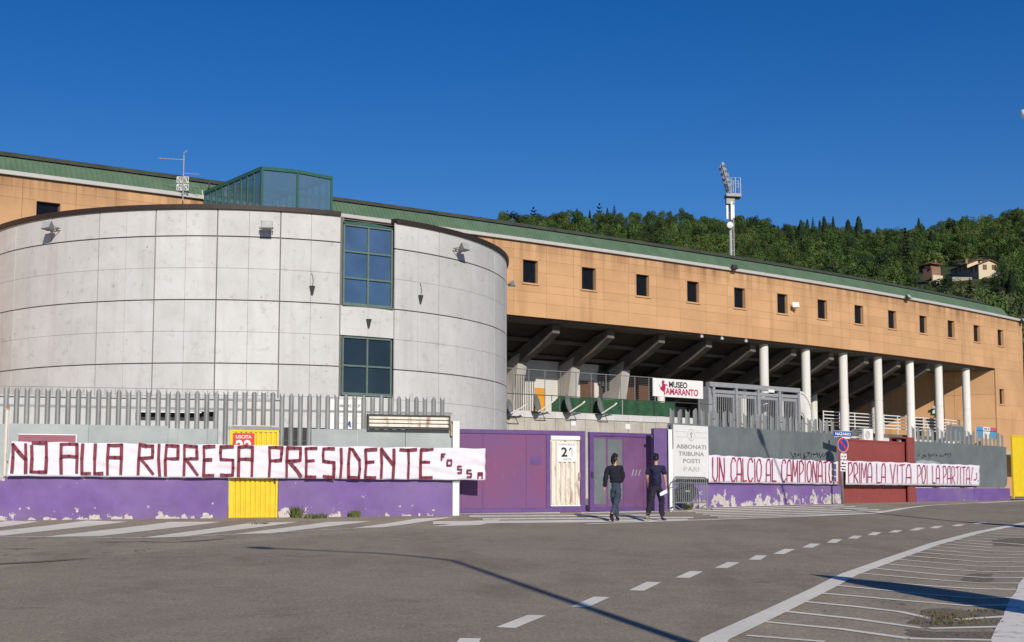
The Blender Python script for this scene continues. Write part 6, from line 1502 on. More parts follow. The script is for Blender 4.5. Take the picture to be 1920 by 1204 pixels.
part('print', mb, M['ink_black'], bp)
# ------------------------------------------------------------------ glazed lantern on the drum roof
lc = at_y(490, 312, 50.0); sdv = Vector((-.606, .795, 0)); fdv = Vector((.795, .606, 0))
rc_ = None
lo, hi = .5, 8.0
for _ in range(40):
    m = (lo + hi) / 2; p = lc + fdv * m; d = p.y * CP + (p.z - CZ) * SP
    if 960 + F * p.x / d < 624: lo = m
    else: hi = m
LWd = lo; LT = lc.z; LB = 11.3; LLn = 5.3
lan = thing('roof_lantern', 'green framed glass lantern on top of the drum', 'skylight', (lc + fdv * LWd / 2).xy.to_3d() + Vector((0, 0, LB)))
LF = Frame(lc[:2], (lc + fdv)[:2]); LS = Frame((lc + sdv * LLn)[:2], lc[:2])
zr = LT + .10; zrt = at_y(624, 331, (lc + fdv * LWd).y).z
e = .09
mb = MB()
mb.box(LF, 0, e, -.09, .02, LB, LT - .02); mb.box(LF, LWd - e, LWd, -.09, .02, LB, zrt - .02); mb.box(LF, LWd / 2 - .04, LWd / 2 + .04, -.09, .022, LB, zr - .1)
for (ua_, za), (ub2, zb2) in (((0, LT), (LWd / 2, zr)), ((LWd / 2, zr), (LWd, zrt))):
    mb.prism(LF, [(ua_, za - .13), (ub2, zb2 - .13), (ub2, zb2), (ua_, za)], -.09, .024)
part('front_frame', mb, M['green_frame'], lan)
for a, b, za, zb2 in ((e, LWd / 2 - .04, LT, zr), (LWd / 2 + .04, LWd - e, zr, zrt)):
    mb = MB(); mb.prism(LF, [(a, LB), (b, LB), (b, zb2 - .14), (a, za - .14)], -.04, -.03); part('pane', mb, M['lantern_glass'], lan)
mb = MB(); mb.box(LS, 0, LLn - .1, -.08, .02, LT - .14, LT)
part('side_frame', mb, M['green_frame'], lan)
n = 9
for i in range(n):
    u = (LLn - .1) * i / n; mb = MB(); mb.box(LS, u, u + .07, -.08, .018, LB, LT - .142); part('mullion', mb, M['green_frame'], lan)
    mb = MB(); mb.box(LS, u + .07, (LLn - .1) * (i + 1) / n, -.04, -.03, LB, LT - .142); part('pane', mb, M['lantern_glass'], lan)
RS = Frame((lc + fdv * LWd)[:2], (lc + fdv * LWd + sdv * LLn)[:2])
mb = MB(); mb.box(RS, .1, LLn, -.08, 0, zrt - .14, zrt); part('side_frame', mb, M['green_frame'], lan)
for i in range(n):
    u = .1 + (LLn - .1) * i / n; mb = MB(); mb.box(RS, u + .3, u + .37, -.08, 0, LB, zrt - .142); part('mullion', mb, M['green_frame'], lan)
mb = MB(); z_ = .01
for t0, t1, za, zb2 in ((0, .5, LT, zr), (.5, 1, zr, zrt)):
    a, b = lc + fdv * LWd * t0, lc + fdv * LWd * t1
    mb.add([Vector((a.x, a.y, za)), Vector((b.x, b.y, zb2)), Vector((b.x, b.y, zb2)) + sdv * LLn, Vector((a.x, a.y, za)) + sdv * LLn], [(0, 1, 2, 3)])
part('roof_pane', mb, M['lantern_glass'], lan, recalc=False)
IF = Frame((lc + sdv * .9)[:2], (lc + sdv * .9 + fdv)[:2])
mb = MB(); zi = LT - .55; r = .075
mb.tube([IF.P(.25, 0, zi), IF.P(LWd - .2, 0, zi - .05)], r, 8); mb.tube([IF.P(.3, 0, LB), IF.P(.3, 0, zi)], r * 1.4, 8); mb.tube([IF.P(LWd - .28, 0, LB), IF.P(LWd - .28, 0, zi)], r * 1.4, 8)
mb.tube([IF.P(.38, 0, zi - .35), IF.P(LWd / 2 - .15, 0, LB)], r * .8, 8); mb.tube([IF.P(LWd - .4, 0, zi - .4), IF.P(LWd / 2 + .15, 0, LB)], r * .8, 8); part('truss', mb, M['white_paint'], lan)
# aerials at the gutter
s = s_at(338, 14.0); p = fc(s, .35, 13.6); zt2 = at_y(338, 290, p.y).z
ant = thing('aerial', 'television aerial mast with a long boom beside the glass lantern', 'antenna', p)
mb = MB(); mb.tube([p, (p.x, p.y, zt2)], .025, 6); mb.tube([(p.x, p.y, 13.9), fc(s, 0, 13.9)], .02, 5); part('mast', mb, M['light_metal'], ant)
def al(dx, dz): return Vector((p.x + dx / 2450 * p.y, p.y, at_y(338, 290 + dz, p.y).z))
mb = MB(); mb.tube([al(2, 10), al(-48, 7)], .02, 5)
for i in range(9): c = al(-6 - i * 5, 9.6 - i * .3); mb.tube([c + Vector((0, -.12, 0)), c + Vector((0, .12, 0))], .008, 4)
part('boom', mb, M['light_metal'], ant)
mb = MB(); mb.tube([al(-1, -2), al(6, -8)], .03, 5); mb.tube([al(2, 35), al(30, 37)], .015, 5); mb.tube([al(-40, 57), al(-15, 57.5)], .01, 4); mb.tube([al(10, 59), al(30, 60.5)], .01, 4); part('element', mb, M['light_metal'], ant)
for dx, dz in ((-12, 42), (-12, 56), (0, 42), (0, 56)):
    mb = MB(); a, b = al(dx, dz), al(dx + 9.5, dz + 11)
    mb.tube([a, (b.x, a.y, a.z), b, (a.x, a.y, b.z), a], .022, 5); 
    for k2 in (.33, .66): mb.tube([(a.x + (b.x - a.x) * k2, a.y, a.z), (a.x + (b.x - a.x) * k2, a.y, b.z)], .012, 4)
    mb.tube([a, b], .015, 4); part('grid_panel', mb, M['white_paint'], ant)
s = s_at(392, 14.0); p = fc(s, .3, 13.7); zt2 = at_y(386, 337, p.y).z
ant2 = thing('aerial', 'short black rod with a small pale grid panel at the lantern corner', 'antenna', p); mb = MB(); mb.tube([p, (p.x - .14, p.y, zt2)], .04, 6); part('rod', mb, M['dark_metal'], ant2)
mb = MB(); a = Vector((p.x - .3, p.y - .05, p.z + .05)); mb.tube([a, a + Vector((-.1, 0, .45)), a + Vector((.08, 0, .42)), a + Vector((.18, 0, -.02)), a], .02, 5); mb.tube([a + Vector((-.05, 0, .22)), a + Vector((.13, 0, .2))], .015, 5); part('grid_panel', mb, M['white_paint'], ant2)
# ------------------------------------------------------------------ wooded hill behind the stand
RIDGE = [(-400, 560), (300, 520), (700, 460), (860, 428), (940, 420), (1060, 416), (1180, 418), (1290, 417), (1400, 421), (1450, 428), (1520, 440), (1600, 446), (1690, 444), (1760, 434), (1800, 424), (1850, 416), (1900, 408), (2000, 396), (2300, 400), (3200, 480)]
HY0, HY1 = 125.0, 470.0
def ridge_e(b):
    px = 960 + F * b
    for (x0, y0), (x1, y1) in zip(RIDGE, RIDGE[1:]):
        if x0 <= px <= x1: y = y0 + (y1 - y0) * (px - x0) / (x1 - x0); break
    else: y = RIDGE[0][1] if px < RIDGE[0][0] else RIDGE[-1][1]
    return (922 - y - 20) / F * 1.02
def hill_z(x, y):
    b = x / max(60.0, y); e = ridge_e(b); t = max(0.0, min(1.0, (y - HY0) / (HY1 - HY0)))
    z = y * e * (1 - (1 - t) ** 1.55 * .62) * min(1.0, max(0, (y - HY0 + 25) / 40)) if y < HY1 else HY1 * e - (y - HY1) * .12
    return max(-2.0, 1.25 + z + 1.5 * noise.noise((x * .03, y * .03, 0)) * t)
mb = MB(); nb, ny = 110, 60; vs = []
ysl = [HY0 - 25 + (HY1 + 160 - HY0 + 25) * j / (ny - 1) for j in range(ny)]
for y in ysl:
    for i in range(nb): b = -.55 + 1.45 * i / (nb - 1); vs.append((b * y, y, hill_z(b * y, y)))
mb.add(vs, [(j * nb + i, j * nb + i + 1, (j + 1) * nb + i + 1, (j + 1) * nb + i) for j in range(ny - 1) for i in range(nb - 1)])
o = bpy.data.objects.new('hill', mb.mesh('hill', M['hill'], smooth=True)); link(o); tag(o, 'steep green hillside rising behind the stadium', kind='structure')
def on_hill(px, py):
    r = ray(px, py); t = HY0 - 20
    while t < 700:
        if CZ + r.z * t < hill_z(r.x * t, r.y * t): return Vector((r.x * t, r.y * t, hill_z(r.x * t, r.y * t)))
        t += 1.0
    t = HY1; return Vector((r.x * t, r.y * t, hill_z(r.x * t, r.y * t)))
# crowns: leaf sprays spread through lobes
def leaf_quad(mb, c, nrm, s, rg, mi=0):
    t = Vector((rg.uniform(-1, 1), rg.uniform(-1, 1), rg.uniform(-1, 1))); a = nrm.cross(t)
    if a.length < 1e-3: a = Vector((1, 0, 0))
    a.normalize(); b = nrm.cross(a).normalized(); a *= s * rg.uniform(.6, 1.2); b *= s * rg.uniform(.5, 1.0)
    mb.add([c - a, c - b, c + a, c + b * .9], [(0, 1, 2, 3)], mi)
def crown_broad(seed, n_l=15, n_q=70, h=1.0, flat=1.0):
    rg = random.Random(seed); mb = MB()
    for i in range(n_l):
        a = rg.random() * 6.283; rr = math.sqrt(rg.random()) * .68; z = rg.uniform(-.55, .85)
        k2 = math.sqrt(max(.15, 1 - (z * .8) ** 2)); c = Vector((rr * k2 * math.cos(a), rr * k2 * math.sin(a), z * h * flat)); lr = rg.uniform(.26, .46)
        for j in range(n_q):
            d = Vector((rg.gauss(0, 1), rg.gauss(0, 1), rg.gauss(.25, 1))).normalized(); rad = lr * rg.uniform(.62, 1.08)
            nn = (d + Vector((rg.uniform(-.6, .6), rg.uniform(-.6, .6), rg.uniform(-.3, .6)))).normalized()
            leaf_quad(mb, c + Vector((d.x * rad, d.y * rad, d.z * rad * .85)), nn, .062, rg)
    return mb
def crown_cypress(seed, n=800):
    rg = random.Random(seed); mb = MB(); ph = rg.random() * 6
    for i in range(n):
        t = rg.random() ** .8; a = rg.random() * 6.283
        r = .13 * (math.sin(min(1, t * 2.6) * 1.57) ** .6) * (1 - t ** 2.2) ** .7 * (1 + .22 * math.sin(a * 3 + t * 14 + ph)) * rg.uniform(.75, 1.08) + .004
        d = Vector((math.cos(a), math.sin(a), .55)); nn = (Vector((math.cos(a), math.sin(a), .25)) + Vector((rg.uniform(-.4, .4), rg.uniform(-.4, .4), rg.uniform(-.2, .3)))).normalized()
        c = Vector((r * math.cos(a), r * math.sin(a), .04 + t * .96)); b = Vector((-math.sin(a), math.cos(a), 0)) * .018; u = (d * .35 + Vector((0, 0, 1))).normalized() * rg.uniform(.04, .075)
        mb.add([c - b, c + b, c + u * 1.0 + b * .4, c + u * 1.2 - b * .3], [(0, 1, 2, 3)])
    return mb
def crown_conifer(seed, tiers=13, spread=.30, n=26, sag=-.05):
    rg = random.Random(seed); mb = MB()
    for i in range(tiers):
        t = i / (tiers - 1); z = .16 + t * .82; L = spread * (1 - t) ** .75 * rg.uniform(.75, 1.15) + .02; nbr = int(6 + 4 * (1 - t))
        for j in range(nbr):
            a = 6.283 * (j + rg.random() * .7) / nbr; l = L * rg.uniform(.65, 1.12)
            for q in range(int(n * .4 + n * .6 * (1 - t))):
                u = rg.uniform(.15, 1); aa = a + rg.uniform(-.22, .22) * (1.2 - u * .5)
                c = Vector((math.cos(aa) * l * u, math.sin(aa) * l * u, z + sag * u + .03 * u * u + rg.uniform(-.012, .016)))
                nn = Vector((rg.uniform(-.5, .5), rg.uniform(-.5, .5), 1)).normalized(); leaf_quad(mb, c, nn, .026, rg)
    return mb
def mk(nm, mb, m): return mb.mesh(nm, M[m], recalc=False)
BROAD = [mk('crown', crown_broad(11 + i, 16, 95, 1.0, (.8, 1.0, .9, 1.1, .75)[i]), 'leaf_broad') for i in range(5)]
OLIVE = [mk('crown', crown_broad(41 + i, 13, 95, .8, .8), 'leaf_olive') for i in range(3)]
LIME = [mk('crown', crown_broad(51 + i, 13, 95, .95, .9), 'leaf_lime') for i in range(2)]
CYP = [mk('crown', crown_cypress(61 + i), 'leaf_dark') for i in range(3)]
CON = [mk('crown', crown_conifer(71 + i, 13, (.26, .32, .24)[i]), 'leaf_dark') for i in range(3)]
PIN = [mk('crown', crown_conifer(81 + i, 7, .42, 40, .04), 'leaf_dark') for i in range(2)]
CED = [mk('crown', crown_broad(91 + i, 18, 100, 1.15, 1.05), 'leaf_dark') for i in range(3)]
tm = MB(); tm.tube([(0, 0, -.05), (.01, .0, .3), (0, .01, .6), (-.01, 0, 1)], [.045, .034, .026, .012], 6)
for a in (.4, 2.3, 4.4): tm.tube([(0, 0, .45), (.18 * math.cos(a), .18 * math.sin(a), .68), (.3 * math.cos(a), .3 * math.sin(a), .95)], [.02, .014, .006], 5)
TRUNK = tm.mesh('trunk', M['bark'])
def tree(kind, label, base, h, w, meshes, group=None, lift=.0, cat='tree'):
    t = thing(kind, label, cat, base, rnd.random() * 6.28, group)
    me = rnd.choice(meshes)
    if meshes in (CYP, CON, PIN):
        c = inst('crown', me, t, (0, 0, h * .02), 0, (w / .26 if meshes is CYP else w / .6, w / .26 if meshes is CYP else w / .6, h)); inst('trunk', TRUNK, t, (0, 0, 0), 0, (h * .35, h * .35, h * .9))
    else:
        inst('crown', me, t, (0, 0, h * .58), 0, (w / 1.7, w / 1.7, h * .5)); inst('trunk', TRUNK, t, (0, 0, 0), 0, (h * .8, h * .8, h * .62))
    return t
def px_tree(kind, label, px, top, wpx, hpx, meshes, y=None, group=None):
    """a tree whose crown spans hpx below picture row top, standing on the hill"""
    p = on_hill(px, min(top + hpx, 590)); s = p.y / F
    z_top = at_y(px, top, p.y).z; h = max(z_top - p.z, hpx * s * .8) * (.80 if meshes in (BROAD, CED, OLIVE, LIME) else 1); return tree(kind, label, p, h, wpx * s, meshes, group)
for px, top, w, h, lb_ in ((1503, 417, 15, 58, 'broad dark cypress at the left end of the ridge row'), (1514.5, 414, 8, 40, 'slim dark cypress second in the ridge row from the mast'), (1538, 416, 8, 38, 'slim cypress just right of the ragged conifer in the ridge row'),
                           (1546, 409, 11, 45, 'pointed cypress in the middle of the ridge row'), (1563, 409, 7, 42, 'needle thin cypress standing apart in the ridge row'), (1591, 416, 16, 52, 'cypress on the ridge just left of the bulkiest one'),
                           (1611, 410, 16, 52, 'bulkiest rounded cypress at the right end of the ridge row'), (1724, 412, 8, 46, 'lone thin cypress on the skyline above the small pink house'), (1139, 393, 7, 40, 'small cypress between two tall pines on the skyline'),
                           (1106, 397, 6, 28, 'tiny thin cypress left of the tall skyline pines'), (1632, 500, 9, 30, 'small dark cypress just above the green roof edge'), (1748, 435, 14, 45, 'blunt green cypress below the skyline right of the lone thin one')):
    px_tree('cypress', lb_, px, top, w, h, CYP)
for px, top, w, h, ms_, lb_ in ((1525, 408, 20, 48, CON, 'ragged conifer among the cypresses of the ridge row'), (951, 398, 26, 22, PIN, 'flat topped pine at the far left of the skyline'), (1000, 392, 34, 30, PIN, 'broad flat pine on the skyline right of the drum'),
                                (1082, 391, 26, 34, CON, 'pointed conifer on the skyline left of the tall pines'), (1124, 385, 28, 42, PIN, 'tall layered pine on the skyline, left one of the pair'), (1152, 385, 22, 42, CON, 'tall layered conifer on the skyline, right one of the pair'),
                                (1035, 400, 26, 24, BROAD, 'rounded dark tree on the skyline between the pines'), (1700, 428, 34, 90, CON, 'tall bluish conifer on the slope left of the small pink house'), (1768, 512, 44, 66, CED, 'dark bushy cedar below the small pink house'),
                                (1820, 522, 34, 60, CON, 'dark spreading conifer below the cream house'), (1876, 524, 32, 84, CED, 'very dark dense tree right below the cream farmhouse'), (1898, 520, 24, 80, CYP, 'tall dark cypress at the far right below the house'),
                                (1905, 392, 26, 26, BROAD, 'tree on the skyline at the right edge of the view'), (1884, 530, 18, 74, CYP, 'dark cypress between the dense tree and the right edge'), (1650, 470, 48, 62, CED, 'big dark round tree on the mid slope above the roof'),
                                (1610, 480, 40, 50, CED, 'dark tree left of the big round one above the roof')):
    px_tree('conifer' if ms_ in (CON, PIN, CED) else ('cypress' if ms_ is CYP else 'broadleaf_tree'), lb_, px, top, w, h, ms_)
# forty nearer trees that can be told apart on the lower slope
rg_ = random.Random(5); n_t = 0
for i in range(46):
    px = rg_.uniform(1180, 1925); roof_y = 440 + max(0, (px - 940)) * .158
    top = roof_y - rg_.uniform(4, 62)
    if 1725 < px < 1765 and top > 470 or 1775 < px < 1890 and 455 < top < 520: continue
    ms_ = OLIVE if rg_.random() < .6 else (LIME if rg_.random() < .5 else BROAD)
    p = on_hill(px, top + 26); s = p.y / F; w = rg_.uniform(24, 40) * s
    tree('olive_tree' if ms_ is OLIVE else 'broadleaf_tree', 'grey green olive tree on the slope just above the stadium roof' if ms_ is OLIVE else 'bright or mid green broadleaf tree on the slope just above the stadium roof', p, w * rg_.uniform(.95, 1.25), w, ms_, 'olive trees on the lower slope' if ms_ is OLIVE else 'broadleaf trees on the lower slope')
HD = on_hill(1838, 519).y - 2
# the rest of the wood: one mass of instanced crowns
pts = []; low = []; rg_ = random.Random(9)
def house_gap(x, y): 
    px = 960 + F * x / y; return (HD - 75 < y < HD + 22) and (1722 < px < 1888)
y = HY0 + 15
while y < HY1 + 12:
    stp = 3.2 + (y - HY0) * .0052; b = -.06
    while b < .80:
        x = b * y + rg_.uniform(-2, 2); yy = y + rg_.uniform(-2, 2)
        if not house_gap(x, yy): pts.append((x, yy, hill_z(x, yy)))
        elif yy < HD - 14: low.append(len(pts)); pts.append((x, yy, hill_z(x, yy)))
        b += (stp * 1.3) / y
    y += stp * 1.35
me = bpy.data.meshes.new('forest'); me.from_pydata(pts, [], [])
at_s = me.attributes.new('size', 'FLOAT', 'POINT'); at_h = me.attributes.new('tall', 'FLOAT', 'POINT'); at_i = me.attributes.new('pick', 'INT', 'POINT'); at_r = me.attributes.new('turn', 'FLOAT', 'POINT')
at_s, at_h, at_i, at_r = (me.attributes[n_] for n_ in ('size', 'tall', 'pick', 'turn'))
low_ = set(low)
for i, p in enumerate(pts):
    px = 960 + F * p[0] / p[1]; hi_ = (p[1] - HY0) / (HY1 - HY0); nz = noise.noise((p[0] * .025, p[1] * .025, 4))
    at_s.data[i].value = rg_.choice((rg_.uniform(1.6, 2.6), rg_.uniform(2.3, 3.9))); at_h.data[i].value = rg_.uniform(2.6, 4.3); at_r.data[i].value = rg_.random() * 6.28
    if hi_ < .38: k2 = 5 + rg_.randrange(3) if rg_.random() < .6 + nz * .3 else (8 + rg_.randrange(2) if rg_.random() < .4 else rg_.randrange(5))
    elif rg_.random() < .22 + nz * .35: k2 = 8 + rg_.randrange(2)
    elif rg_.random() < .08 - nz * .1: k2 = 10 + rg_.randrange(3)
    else: k2 = rg_.randrange(5)
    at_i.data[i].value = k2
    if i in low_: at_s.data[i].value *= .55; at_h.data[i].value *= .42; at_i.data[i].value = 5 + rg_.randrange(5)
fo = bpy.data.objects.new('forest', me); link(fo); tag(fo, 'dense green mixed wood covering the hillside', 'wood', kind='stuff')
pc = bpy.data.collections.new('crown_kinds')
for i, m_ in enumerate(BROAD + OLIVE + LIME + CED): pc.objects.link(bpy.data.objects.new('crown_kind_%02d' % i, m_))
ng = bpy.data.node_groups.new('scatter', 'GeometryNodeTree'); ng.is_modifier = True
ng.interface.new_socket('Geometry', in_out='INPUT', socket_type='NodeSocketGeometry'); ng.interface.new_socket('Geometry', in_out='OUTPUT', socket_type='NodeSocketGeometry')
N = ng.nodes.new; Lk = ng.links.new
gi, go = N('NodeGroupInput'), N('NodeGroupOutput'); ip = N('GeometryNodeInstanceOnPoints'); ci = N('GeometryNodeCollectionInfo'); ci.inputs['Collection'].default_value = pc; ci.inputs['Separate Children'].default_value = True
def attr(nm, ty):
    a = N('GeometryNodeInputNamedAttribute'); a.data_type = ty; a.inputs['Name'].default_value = nm; return a.outputs['Attribute']
cx = N('ShaderNodeCombineXYZ'); cr = N('ShaderNodeCombineXYZ'); sz = attr('size', 'FLOAT')
Lk(sz, cx.inputs[0]); Lk(sz, cx.inputs[1]); Lk(attr('tall', 'FLOAT'), cx.inputs[2]); Lk(attr('turn', 'FLOAT'), cr.inputs[2])
mp = N('GeometryNodeSetPosition'); of = N('ShaderNodeCombineXYZ'); mm = N('ShaderNodeMath'); mm.operation = 'MULTIPLY'; mm.inputs[1].default_value = .75; Lk(attr('tall', 'FLOAT'), mm.inputs[0]); Lk(mm.outputs[0], of.inputs[2])
m2p = N('GeometryNodeMeshToPoints'); Lk(gi.outputs[0], m2p.inputs[0]); Lk(m2p.outputs[0], mp.inputs[0]); Lk(of.outputs[0], mp.inputs['Offset'])
Lk(mp.outputs[0], ip.inputs['Points']); Lk(ci.outputs[0], ip.inputs['Instance']); ip.inputs['Pick Instance'].default_value = True; Lk(attr('pick', 'INT'), ip.inputs['Instance Index'])
Lk(cr.outputs[0], ip.inputs['Rotation']); Lk(cx.outputs[0], ip.inputs['Scale']); Lk(ip.outputs[0], go.inputs[0])
md = fo.modifiers.new('scatter', 'NODES'); md.node_group = ng
# ------------------------------------------------------------------ houses on the hill
s = HD / F; print('HOUSE', HD)
def hp3(px, py, dy=0): return at_y(px, py, HD + dy)
hb = thing('hill_house', 'cream two storey farmhouse with brown tiled gables on the wooded hill', 'house', hp3(1838, 522))
def gable_house(parent, o, yaw_, L, W, H, RH, front_m, side_m, zb):
    """gable end of width W faces along yaw; length L runs back"""
    f = Vector((math.cos(yaw_), math.sin(yaw_), 0)); r_ = Vector((f.y, -f.x, 0)) * -1; z = lambda v, h: Vector((v.x, v.y, h))
    A, B = o - r_ * W / 2, o + r_ * W / 2; C, D = B - f * L, A - f * L
    m1 = MB(); m1.add([z(A, zb), z(B, zb), z(B, H), z(o, H + RH), z(A, H)], [(0, 1, 2, 3, 4)]); m1.add([z(D, zb), z(C, zb), z(C, H), z(o - f * L, H + RH), z(D, H)], [(4, 3, 2, 1, 0)]); part('gable_wall', m1, M[front_m], parent, recalc=False)
    m1 = MB(); m1.add([z(A, zb), z(D, zb), z(D, H), z(A, H)], [(0, 1, 2, 3)]); m1.add([z(B, zb), z(C, zb), z(C, H), z(B, H)], [(0, 1, 2, 3)]); part('side_wall', m1, M[side_m], parent, recalc=False)
    m1 = MB(); ov = .5; k2 = (W / 2 + ov) / (W / 2); 
    ridge0, ridge1 = o + f * ov, o - f * (L + ov)
    for sg in (-1, 1):
        e0, e1 = o + f * ov + r_ * sg * W / 2 * k2, o - f * (L + ov) + r_ * sg * W / 2 * k2; he = H + RH - RH * k2; th = .22
        m1.hexa([z(ridge0, H + RH + .02), z(e0, he + .02), z(e1, he + .02), z(ridge1, H + RH + .02), z(ridge0, H + RH + th), z(e0, he + th), z(e1, he + th), z(ridge1, H + RH + th)])
    rf = part('roof', m1, M['roof_tile'], parent); return f, r_, rf
fy = R_(-84)
o1 = hp3(1836, 500, 3); f, r_, rf = gable_house(hb, o1, fy, 9.5, 6.2, hp3(1836, 491.5).z, 1.15, 'house_cream', 'house_grey_shade', hp3(1836, 530).z)
for dx in (-1.4, 2.6):
    m1 = MB(); c = o1 - f * 4 + r_ * dx; m1.abox((c.x, c.y, hp3(1830, 483).z), (.6, .6, 1.6)); part('chimney', m1, M['brick_pink'], rf)
m1 = MB(); c = o1 + f * .02; zc = hp3(1830, 486.5).z; m1.abox((c.x, c.y, zc), (.5, .1, .7), Matrix.Rotation(fy + math.pi / 2, 3, 'Z')); part('window', m1, M['dark_glass'], hb)
o2 = hp3(1855, 505, -3); f2, r2, rf2 = gable_house(hb, o2, fy, 6.0, 5.4, hp3(1855, 500.5).z, 1.1, 'house_cream', 'house_grey_shade', hp3(1855, 530).z)
for du in (-1.15, 1.15):
    c = o2 + f2 * .03 + r2 * du; m1 = MB(); m1.abox((c.x, c.y, hp3(1850, 505).z), (1.0, .1, 1.25), Matrix.Rotation(fy + math.pi / 2, 3, 'Z')); w = part('window', m1, M['shutter'], hb)
    m1 = MB(); c = c + f2 * .06; m1.abox((c.x, c.y, hp3(1850, 505).z), (.06, .06, 1.2), Matrix.Rotation(fy + math.pi / 2, 3, 'Z')); part('shutter_gap', m1, M['house_grey_shade'], w)
for o_, f_, rr, wd, zz, cnt in ((o1, f, r_, 6.2, hp3(1800, 497).z, 3), (o2, f2, r2, 5.4, hp3(1820, 506).z, 2)):
    for i in range(cnt):
        for sg in (-1, 1):
            c = o_ - f_ * (1.4 + i * 2.4) + rr * sg * (wd / 2 + .02); m1 = MB(); m1.abox((c.x, c.y, zz), (.95, .08, 1.3), Matrix.Rotation(fy, 3, 'Z')); part('window', m1, M['shutter'], hb)
m1 = MB(); c = o2 - f2 * 2.5 - r2 * 6.5; m1.abox((c.x, c.y, hp3(1790, 517).z - 2), (5, 3, 2.4), Matrix.Rotation(fy + math.pi / 2, 3, 'Z')); part('terrace_wall', m1, M['house_grey_shade'], hb)
hb2 = thing('hill_house', 'small flat roofed pinkish brick house on the hill left of the cream farmhouse', 'house', hp3(1747, 515))
c = hp3(1747, 505); m1 = MB(); RZ = Matrix.Rotation(.5, 3, 'Z'); m1.abox((c.x, c.y, hp3(1747, 508).z - .8), (3.0, 2.8, 3.2), RZ); part('wall', m1, M['brick_pink'], hb2)
m1 = MB(); m1.abox((c.x, c.y, hp3(1747, 496.5).z), (4.0, 3.6, .25), RZ); part('roof', m1, M['roof_tile'], hb2)
m1 = MB(); m1.abox((c.x - .3, c.y - 1.5, hp3(1747, 504).z), (1.6, .3, .8), RZ); part('window', m1, M['shutter'], hb2)
m1 = MB(); m1.abox((c.x + .6, c.y - 2.2, hp3(1747, 520).z - 1.2), (3.4, .4, 2.6), RZ); part('garden_wall', m1, M['house_cream'], hb2)
m1 = MB(); m1.abox((c.x + .9, c.y, hp3(1747, 494).z + .5), (.4, .4, .9), RZ); part('chimney', m1, M['brick_pink'], hb2)
# ------------------------------------------------------------------ floodlight mast behind the stand
MY = 140.0; s = MY / F
def mp3(px, py, dy=0): return at_y(px, py, MY + dy)
b = mp3(1370.5, 480); tz = mp3(1370, 373).z
mast = thing('lighting_mast', 'tall grey stadium lighting mast with dishes and a lamp rack behind the stand', 'lighting mast', (b.x, b.y, 1.2))
mb = MB(); mb.tube([(b.x, b.y, 1.2), (b.x, b.y, mp3(1370, 420).z), (b.x, b.y, tz)], [.22, .18, .13], 16); part('pole', mb, M['light_metal'], mast, smooth=True)
p = mp3(1376.5, 480); mb = MB(); mb.tube([(p.x, p.y, 1.2), (p.x, p.y, mp3(1376, 376).z)], .07, 8)
z = mp3(1376, 470).z
while z < mp3(1376, 380).z: mb.tube([(p.x, p.y, z), (b.x, b.y, z)], .03, 5); z += 1.2
part('cable_ladder', mb, M['light_metal'], mast)
mb = MB(); a = mp3(1360, 370); c = mp3(1388, 366); mb.abox(((a.x + c.x) / 2, MY, (a.z + c.z) / 2), (abs(c.x - a.x), 1.5, .35), Matrix.Rotation(.04, 3, 'Y')); mb.abox((a.x + .5, MY, a.z - .45), (.9, .8, .7)); part('platform', mb, M['lamp_grey'], mast)
mb = MB()
for px in (1369, 1377, 1386.5): q = mp3(px, 365); q2 = mp3(px, 336); [mb.tube([(q.x, MY + dy, q.z), (q.x, MY + dy, q2.z)], .04, 5) for dy in (-.7, .7)]
for py in (336, 347): q = mp3(1368, py); q2 = mp3(1387, py + .5); [mb.tube([(q.x, MY + dy, q.z), (q2.x, MY + dy, q2.z)], .035, 5) for dy in (-.7, .7)]
q = mp3(1388.5, 345); q2 = mp3(1388.5, 367); mb.tube([(q.x, MY, q.z), (q2.x, MY, q2.z)], .06, 6); part('railing', mb, M['light_metal'], mast)
mb = MB(); a = mp3(1350.5, 309); c = mp3(1367, 364)
for dy in (-.9, .9): mb.tube([(a.x, MY + dy, a.z), (c.x, MY + dy, c.z)], .06, 6)
for t in (.1, .3, .5, .7, .9): x, z = a.x + (c.x - a.x) * t, a.z + (c.z - a.z) * t; mb.tube([(x, MY - .9, z), (x, MY + .9, z)], .05, 6)
q = mp3(1368, 352); q2 = mp3(1366, 325); mb.tube([(q.x, MY, q.z), (q2.x, MY, q2.z), (a.x + .3, MY, a.z - .8)], .05, 6); rk = part('lamp_rack', mb, M['light_metal'], mast)
RY = Matrix.Rotation(-.9, 3, 'Y')
for t in (.04, .22, .40, .58, .76):
    for dy in (-.6, .6):
        x, z = a.x + (c.x - a.x) * t + .12, a.z + (c.z - a.z) * t; mb = MB(); mb.lathe((x, MY + dy, z), [(.05, -.28), (.18, -.2), (.30, .05), (.32, .1), (.02, .11)], 12, Matrix.Rotation(-1.2, 3, 'Y')); part('lamp', mb, M['light_metal'], rk, smooth=True)
for px, y0, y1 in ((1363.5, 385, 411), (1375, 384, 409), (1371.5, 378, 412)):
    mb = MB(); q, q2 = mp3(px, y0, -.4), mp3(px, y1, -.4); mb.abox((q.x, q.y, (q.z + q2.z) / 2), (.20, .16, q.z - q2.z)); mb.tube([(q.x, q.y, (q.z + q2.z) / 2), (b.x, b.y, (q.z + q2.z) / 2)], .03, 5); part('panel_antenna', mb, M['white_paint'], mast)
q = mp3(1368.5, 422.5, -.45); mb = MB(); mb.lathe(q, [(.02, -.1), (.34, -.08), (.36, .12), (.30, .16), (.02, .18)], 20, Matrix.Rotation(math.pi / 2 + .1, 3, 'X')); part('dish_antenna', mb, M['white_paint'], mast, smooth=True)
